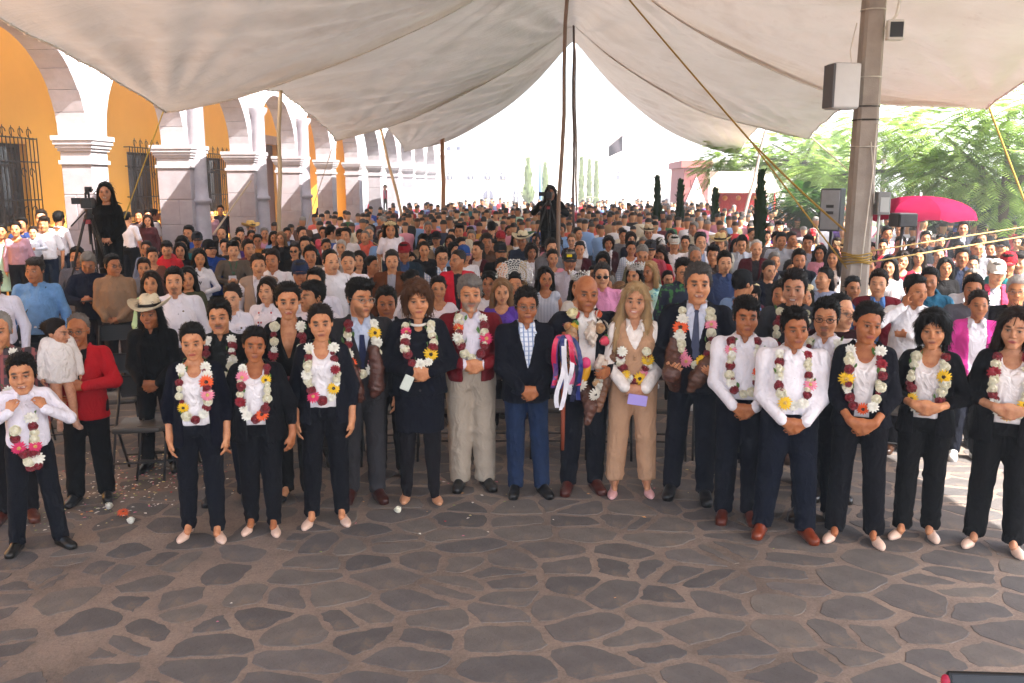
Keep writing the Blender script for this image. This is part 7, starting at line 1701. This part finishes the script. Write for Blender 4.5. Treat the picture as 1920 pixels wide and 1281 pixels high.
cypress(1233, 27, 338, 425, 17, 'first slim cypress from the centre poles', 1); cypress(1276, 27, 345, 425, 18, 'second slim cypress from the centre poles', 2); cypress(1341, 25, 362, 430, 22, 'shortest slim cypress before the red stall', 3); cypress(1427, 17.5, 330, 470, 32, 'tallest and thickest slim cypress, nearest of the row', 4)
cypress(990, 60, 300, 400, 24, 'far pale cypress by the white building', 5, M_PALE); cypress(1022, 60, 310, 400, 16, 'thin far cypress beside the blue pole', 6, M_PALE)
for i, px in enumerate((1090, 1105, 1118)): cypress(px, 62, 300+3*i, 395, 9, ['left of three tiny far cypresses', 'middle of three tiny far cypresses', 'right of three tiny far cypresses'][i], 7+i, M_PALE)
# hedge and lawn
mb = MB(); mb.add([(8.6, 8, .012), (40, 8, .012), (40, 60, .012), (9.4, 60, .012)], [(0, 1, 2, 3)]); tag(mb.build('lawn', surf('grass', '5a7a34', .9, .4, 3, .6, 60)), kind='structure')
rs = np.random.default_rng(9); hb = [(9.5+i*.55, 21+math.sin(i)*.4, .7+.15*math.sin(i*2), .6) for i in range(16)]; V, Q = fronds(hb, 1800, .22, rs, .1); hd = empty('hedge', (13, 21, 0), 0, 1, 'low leafy hedge along the lawn at the right', 'hedge'); o = mk('foliage', npmesh('foliage', V-np.array([13, 21, 0]), Q, M_DARKLEAF, False), hd)
mb = MB(); [mb.tube([(b[0]-13, b[1]-21, 0), (b[0]-13, b[1]-21, b[2])], .03, 5) for b in hb]; tag(mb.build('stems', M_BARK, hd), kind='stuff')
# ---- far buildings
def building(px0, px1, pytop, Y, depth, wallcol, label, name='building'):
    a, b = AT(px0, pytop, Y), AT(px1, pytop, Y); w_ = b.x-a.x; h = a.z; e = empty(name, ((a.x+b.x)/2, Y, 0), 0, 1, label, 'building', 'far buildings'); mb = MB(); mb.box((-w_/2, 0, 0), (w_/2, depth, h)); mb.build('wall', M_FARWALL, e, wallcol)
    mb = MB(); mb.box((-w_/2-.15, -.15, h-.25), (w_/2+.15, depth+.15, h+.1)); mb.build('cornice', M_FARWALL, e, wallcol); return e, a.x, h, Y
M_FARWALL = surf('plaster', None, .85, .15, .7, .2, 20, obj=True)
def arched(e, px0, px1, py0, py1, Y, col='6a6a78'):
    a, b = AT(px0, py0, Y), AT(px1, py1, Y); x0, x1 = a.x-e.location.x, b.x-e.location.x; z1, z0 = a.z, b.z; r = (x1-x0)/2; c = (x0+x1)/2
    poly = [(x0, z0), (x1, z0)]+[(c+r*math.cos(math.pi*k/8), z1-r+r*math.sin(math.pi*k/8)) for k in range(9)]; mb = MB(); mb.prism(poly, 1, -.1, .03); w_ = mb.build('window', M_GLASSF, e, col)
    mb = MB(); mb.box((c-.04, -.14, z0), (c+.04, -.102, z1)); mb.box((x0, -.138, (z0+z1)/2-.04), (x1, -.101, (z0+z1)/2+.04)); mb.build('glazing_bars', M_FARWALL, w_, 'd8d4d0')
M_GLASSF = surf('far_glass', None, .3, .2, 3, 0, 1, obj=True)
e, x0, h, Y = building(690, 972, 285, 66, 14, 'e9e4da', 'white far building with a row of small arched windows')
for px in (838, 877, 909, 938): arched(e, px, px+11, 322, 336, 66)
arched(e, 907, 925, 356, 395, 66); arched(e, 966-2, 972, 356, 378, 66)
for px in (838, 856): q = AT(px+7, 290, 70); mb = MB(); mb.lathe([(.3, 0), (.32, .1), (.32, .45), (.2, .55)], 10, close=True); o = mb.build('water_tank', M_PLAST, e, '4a4a58', loc=(q.x-e.location.x, 4, h))
e2, *_ = building(1040, 1300, 262, 78, 14, 'ece4da', 'pale far church front behind the thin cypresses', 'church')
for (a, b, c, d) in ((1156, 1170, 320, 336), (1183, 1192, 286, 292)): arched(e2, a, b, c, d, 78)
mb = MB(); mb.prism([(-3, 0), (3, 0), (0, 2.2)], 1, -.3, 6); mb.build('gable', M_FARWALL, e2, 'd8b8ac', loc=(1.0, 0, _[1]))
e3, *_3 = building(1283, 1330, 305, 46, 6, 'a86a62', 'red brick wall with a pointed white niche behind the cypresses', 'brick_building')
M_BRICK = surf('brick', None, .85, .3, 9, .4, 40, obj=True)
hb_ = _3[1]; wb = (AT(1330, 305, 46).x-AT(1283, 305, 46).x); rb = random.Random(2); nrow = int(hb_/.34)
for j in range(nrow):
    x = -wb/2-(.35 if j % 2 else 0)
    while x < wb/2:
        a, b = max(x, -wb/2), min(x+.68, wb/2)
        if b-a > .1: mb = MB(); mb.box((a+.012, -.06, j*.34+.012), (b-.012, -.002, j*.34+.328)); v = rb.uniform(.85, 1.15); mb.build('brick', M_BRICK, e3, (.36*v, .12*v, .11*v))
        x += .7
mb = MB(); mb.prism([(-.55, .2), (.55, .2), (.5, 1.6), (0, 2.9), (-.5, 1.6)], 1, -.12, -.062); mb.build('white_niche', M_FARWALL, e3, 'ece4dc')
e4, *_4 = building(560, 720, 300, 80, 8, 'e4ddd2', 'pale far house behind the end of the arcade'); e5, *_5 = building(1330, 1520, 300, 70, 10, 'e6ddd2', 'pale far house behind the red stall')
for px in (735, 742, 752): pass
bp = AT(1013, 400, 52); mb = MB(); mb.tube([(0, 0, 0), (0, 0, AT(1013, 178, 52).z)], [.1, .06], 8); o = mb.build('lamp_mast', M_PLAST, None, '7fa8d8'); o.location = (bp.x, 52, 0); tag(o, 'tall thin pale blue mast left of the centre poles', 'mast')
fp = AT(1168, 250, 58); fl_ = empty('flag', (fp.x, 58, fp.z), 0, 1, 'dark cloth flag hanging in the sky right of the centre poles', 'flag'); V = []; F_ = []
for i in range(9):
    for j in range(6): u, v = i/8, j/5; V.append((-.9*u, .12*math.sin(u*6+v*2), -.1-1.0*v*(1-.35*u)-u*.75))
for i in range(8):
    for j in range(5): F_.append((i*6+j, i*6+j+1, i*6+7+j, i*6+6+j))
mb = MB(); mb.add(V, F_, True); mb.build('cloth', M_CLOTH, fl_, '3a3238'); mb = MB(); mb.tube([(0.02, 0, -fp.z), (.02, 0, .2)], .035, 6); mb.build('flagpole', M_METAL, fl_, 'd8d4d0')
kx = AT(1108, 395, 44); ar_ = empty('bandstand_arch', (kx.x, 44, 0), 0, 1, 'low grey rounded awning behind the far crowd', 'awning'); mb = MB(); V = []; F_ = []
for i in range(11):
    a = math.pi*i/10
    for y in (0, 1.6): V.append((.75*math.cos(a), y, 1.35+.55*math.sin(a)))
for i in range(10): F_.append((2*i, 2*i+1, 2*i+3, 2*i+2))
mb.add(V, F_, True); mb.build('canopy', M_CLOTH, ar_, '9a8e80')
for s in (-1, 1): mb = MB(); mb.tube([(s*.75, 0, 0), (s*.75, 0, 1.35)], .03, 6); mb.build('post', M_METAL, ar_, '8a8480')
# ---- petals scattered on the paving
def petals():
    rs = np.random.default_rng(5); V = []; Q = []; C = []
    spots = [(240, 915, .55, 260), (300, 870, .5, 160), (180, 960, .4, 60), (800, 960, 1.2, 14), (900, 905, .8, 10), (1240, 900, .6, 12), (700, 1000, 1.5, 14), (1780, 880, .8, 12)]
    pal = [lin(c) for c in ('efe9dc', 'b01a2c', 'e8a860', 'efe9dc', 'd87890', 'e8d890', '8a9a50', 'efe9dc')]
    for (px, py, r, n) in spots:
        c = G(px, py)
        for i in range(n):
            x, y = c[0]+rs.normal()*r*.7, c[1]+rs.normal()*r*.5; s = .008+.012*rs.random(); a = rs.random()*6.28; ca, sa = math.cos(a)*s, math.sin(a)*s; z = .017+.006*rs.random(); b = len(V)
            V += [(x-ca, y-sa, z), (x+sa*.6, y-ca*.6, z+.004), (x+ca, y+sa, z+.002), (x-sa*.6, y+ca*.6, z+.003)]; Q.append((b, b+1, b+2, b+3)); C += [pal[rs.integers(0, 8)]]*4
    m, nt, p = newmat('loose_petals'); a = N(nt, 'ShaderNodeAttribute', attribute_name='tone'); nt.links.new(a.outputs['Color'], p.inputs['Base Color']); p.inputs['Roughness'].default_value = .7
    me = npmesh('petal_litter', V, Q, m); at = me.attributes.new('tone', 'FLOAT_COLOR', 'POINT'); at.data.foreach_set('color', np.array(C, np.float32).ravel()); tag(mk('petal_litter', me), 'scattered flower petals on the paving by the chairs', 'petals', None, 'stuff')
petals()
for i, (px, py, k, c) in enumerate(((232, 968, 'gerbera', 'd8541c'), (205, 955, 'rose', 'e8e4d4'), (136, 945, 'rose', 'a3112a'), (246, 982, 'rose', 'e8e4d4'), (746, 962, 'rose', 'efe9d0'))):
    L = G(px, py); o = mk('fallen_flower', FM[k], None, c, loc=(float(L[0]), float(L[1]), .03), rot=(.3, .2, i)); tag(o, ['orange flower lying by the folding chairs', 'cream rose head fallen at the feet of the red jacket', 'red rose head fallen at the feet of the red jacket', 'cream rose head fallen in front of the folding chair', 'white rose head fallen before the grey suit'][i], 'flower', 'fallen flowers')
# ---- phone held up at the lower right corner
pc = AT(1868, 1275, 1.35); ph = empty('phone', pc, 0, 1, 'black phone held up sideways at the lower right corner', 'phone'); ph.rotation_euler = (R(-20), R(-4), R(-6)); mb = MB(); mb.bbox((-.075, -.005, -.038), (.085, .005, .012), .003); mb.build('casing', M_PLAST, ph, '121214'); mb = MB(); mb.box((-.068, -.0065, -.034), (.06, -.0055, .007)); mb.build('screen', M_PLAST, ph, '2a2c30')
s_ = 1.58/1.7; POSES['raise'] = {q: ((q*.075, -.36/s_, (pc.z-.12)/s_), (q*1.0, .1, -.6), (-q*.1, -.25, .9), (-q*.9, .2, 0), .5) for q in (-1, 1)}
hq = person(dict(t='f', pose='raise', res='hi', uid='phone', skin='c08a70', tops=[('sweater', '7a2038')], bottom=('trousers', '1c2030'), hair=('pony', HB), shoes='oxford'), (pc.x+.01, pc.y-.36, 0), R(180), 1.58, 'person in wine red sweater holding up a phone at the lower right corner')
fl = fld((-.13, -.06, -.09), (.15, .06, .06), .0045)
for (a, b, r0, r1) in (((-.085, .01, -.05), (-.08, .0, -.012), .011, .0085), ((.09, .014, -.06), (.094, .006, .0), .012, .010), ((.094, .006, .0), (.082, -.006, .03), .010, .0085), ((.09, .02, -.07), (.02, .02, -.075), .03, .03), ((-.085, .012, -.06), (-.02, .02, -.075), .018, .03)): fl.cone(a, b, r0, r1, .008)
V, Q = surfnet(fl); me = npmesh('fingers', V, Q, M_SKIN); me.attributes.new('feat', 'FLOAT_COLOR', 'POINT').data.foreach_set('color', np.zeros(len(V)*4, np.float32)); hn = mk('gripping_fingers', me, hq[0], 'c08a70'); bpy.context.view_layer.update(); hn.matrix_world = Matrix.Translation(pc) @ ph.rotation_euler.to_matrix().to_4x4()
for (x, y, z) in ((-.079, -.008, -.004), (.079, -.013, .031)): mb = MB(); mb.lathe([(.001, -.012), (.006, -.006), (.0075, .002), (.005, .01), (.001, .012)], 8); mb.build('fingernail', M_PLAST, hn, 'a01438', loc=(x, y, z))
# ---- small carried things in the crowd
def carried(key, name, lab, cat, w_, h, d, col, loc, rot=(0, 0, 0)): return slab(CROWD[key], name, lab, cat, w_, h, d, col, loc, rot)
carried('person in navy quilted jacket looking down at a phone', 'phone', 'dark phone in the hands of the navy quilted jacket', 'phone', .14, .012, .07, '1a1a1e', (0, -.4, 1.13))
carried('person in grey brown pullover holding a white card on a lanyard', 'card', 'white card on the lanyard of the grey brown pullover', 'card', .11, .08, .004, 'e8e6ee', (0, -.37, 1.17), (.2, 0, 0))
carried('person in white blouse with a card and lanyard', 'card', 'white card held by the white blouse with a card', 'card', .13, .08, .004, 'e0e0ee', (0, -.33, 1.1), (.2, 0, 0))
def strap(key, col, pts, name='bag_strap'):
    pr = CROWD[key]; mb = MB(); P = [(x, (pr[1](x, z) if pr[1](x, z) is not None else -.12)-.008, z) for x, z in pts]; mb.tube(P, .008, 5); mb.build(name, M_CLOTH, pr[0], col)
strap('person in light blue denim shirt with a crossbody strap', '1c2030', [(.11, 1.38), (.06, 1.3), (0, 1.22), (-.06, 1.14), (-.12, 1.06), (-.15, 1.0)])
strap('person in grey brown pullover holding a white card on a lanyard', '2f6a4c', [(-.06, 1.41), (-.04, 1.33), (-.01, 1.22), (0, 1.2), (.01, 1.22), (.04, 1.33), (.06, 1.41)], 'lanyard')
strap('person in white blouse with a card and lanyard', '3a3a44', [(-.06, 1.41), (-.04, 1.33), (-.01, 1.2), (0, 1.17), (.01, 1.2), (.04, 1.33), (.06, 1.41)], 'lanyard')
strap('person in pale mint sweater with a shoulder strap', '1c1c20', [(.11, 1.38), (.115, 1.3), (.12, 1.2), (.12, 1.1)])
strap('person in salmon blouse with a strap behind the folded hands', '1c1c24', [(.1, 1.38), (.105, 1.3), (.11, 1.2), (.11, 1.1)])
for key in ('person in plain white shirt, tallest at left centre', 'person in white shirt with folded hands behind the grey suit', 'person in dark blue shirt with buttons open at the neck', 'person in light blue denim shirt with a crossbody strap', 'tall person in pale pink striped shirt'):
    if key in CROWD: placket(CROWD[key], {'p': 'e0dce4', 'h': 'e6e2ea', 't': 'd0b0b0', 's': '6592c6'}.get(key[0]) if 'dark blue' not in key else '303f66', .93)
# embroidered strips on the white blouse, patch on the dark cap, lettering on the sweatshirt
def strips(key):
    pr = CROWD[key]
    for sx in (-1, 1):
        for j, dx in enumerate((.052, .082)):
            mb_ = {}
            for k in range(12):
                z = 1.34-.034*k; x = sx*dx; y = pr[1](x, z)
                if y is None: continue
                c = ['b8202c', '2a3a8a', '2f6a3c'][k % 3]; mb_.setdefault(c, MB()).box((x-.008, y-.006, z-.01), (x+.008, y-.002, z+.01))
            for c, m_ in mb_.items(): m_.build('embroidery', M_CLOTH, pr[0], c)
strips('person in white blouse with red and blue embroidered strips'); strips('person in white embroidered shirt in profile behind the rightmost satin top')
def textmesh(body, size, name='lettering'):
    cu = bpy.data.curves.new(name, 'FONT'); cu.body = body; cu.size = size; cu.extrude = .001; cu.align_x = 'CENTER'; cu.resolution_u = 2; o = bpy.data.objects.new(name, cu); COL.objects.link(o); dg = bpy.context.evaluated_depsgraph_get(); me = bpy.data.meshes.new_from_object(o.evaluated_get(dg)); bpy.data.objects.remove(o); return me
pr = CROWD['person in white sweatshirt with dark lettering']; me = textmesh('VAN', .12); mk('lettering', me, pr[0], '1c1c24', loc=(0, (pr[1](0, 1.2) or -.14)-.008, 1.19), rot=(R(90), 0, 0), mat=M_CLOTH)
def emblem(pr, x, z, rows):
    y = (pr[1](x, z) or -.13)-.004; mb = MB(); mb.lathe([(.001, .002), (.011, .002), (.011, -.002), (.001, -.002)], 10, Matrix.Translation((x, y, z+.03)) @ Matrix.Rotation(math.pi/2, 4, 'X')); mb.build('emblem', M_CLOTH, pr[0], '6a5a3c')
    mb = MB(); rq = random.Random(3)
    for j, n in enumerate(rows):        # embroidered caption, too small to read
        for k in range(n): xx = x+(k-(n-1)/2)*.0135; yy = (pr[1](xx, z) or -.13)-.004; hh = (.016, .008)[j]; mb.box((xx-.004, yy-.001, z-.016*j), (xx+.004*rq.uniform(.2, 1), yy+.001, z-.016*j+hh*rq.uniform(.6, 1)))
    mb.build('emblem_caption', M_CLOTH, pr[0], '6a6470')
for key in ('person in white shirt with a chest emblem behind the cowboy hat', 'person in white shirt with a small emblem above the garlanded black jacket'):
    emblem(CROWD[key], .075, 1.24, (8, 6))
pr = CROWD['person in grey shirt and dark cap with yellow patch']; T_, J_ = setup(dict(t='m')); mb = MB(); mb.bbox((-.035, -.004, -.018), (.035, .004, .018), .002); mb.build('cap_patch', M_CLOTH, pr[0], 'd8c020', loc=(J_['hc'][0], J_['hc'][1]-.098*1.06, J_['hc'][2]+.075), rot=(R(-22), 0, 0))
print('TOTAL', time.time()-T0, sum(len(m.polygons) for m in bpy.data.meshes))

# ---- bright dusty air that pales the far end of the plaza
m, nt, p = newmat('air'); nt.nodes.remove(p); pv = N(nt, 'ShaderNodeVolumePrincipled'); pv.inputs['Color'].default_value = (1, .98, .96, 1); pv.inputs['Density'].default_value = .005; nt.links.new(pv.outputs[0], nt.nodes['Material Output'].inputs['Volume'])
mb = MB(); mb.box((-310, -160, -1), (310, 410, 16)); tag(mb.build('haze', m), kind='stuff')
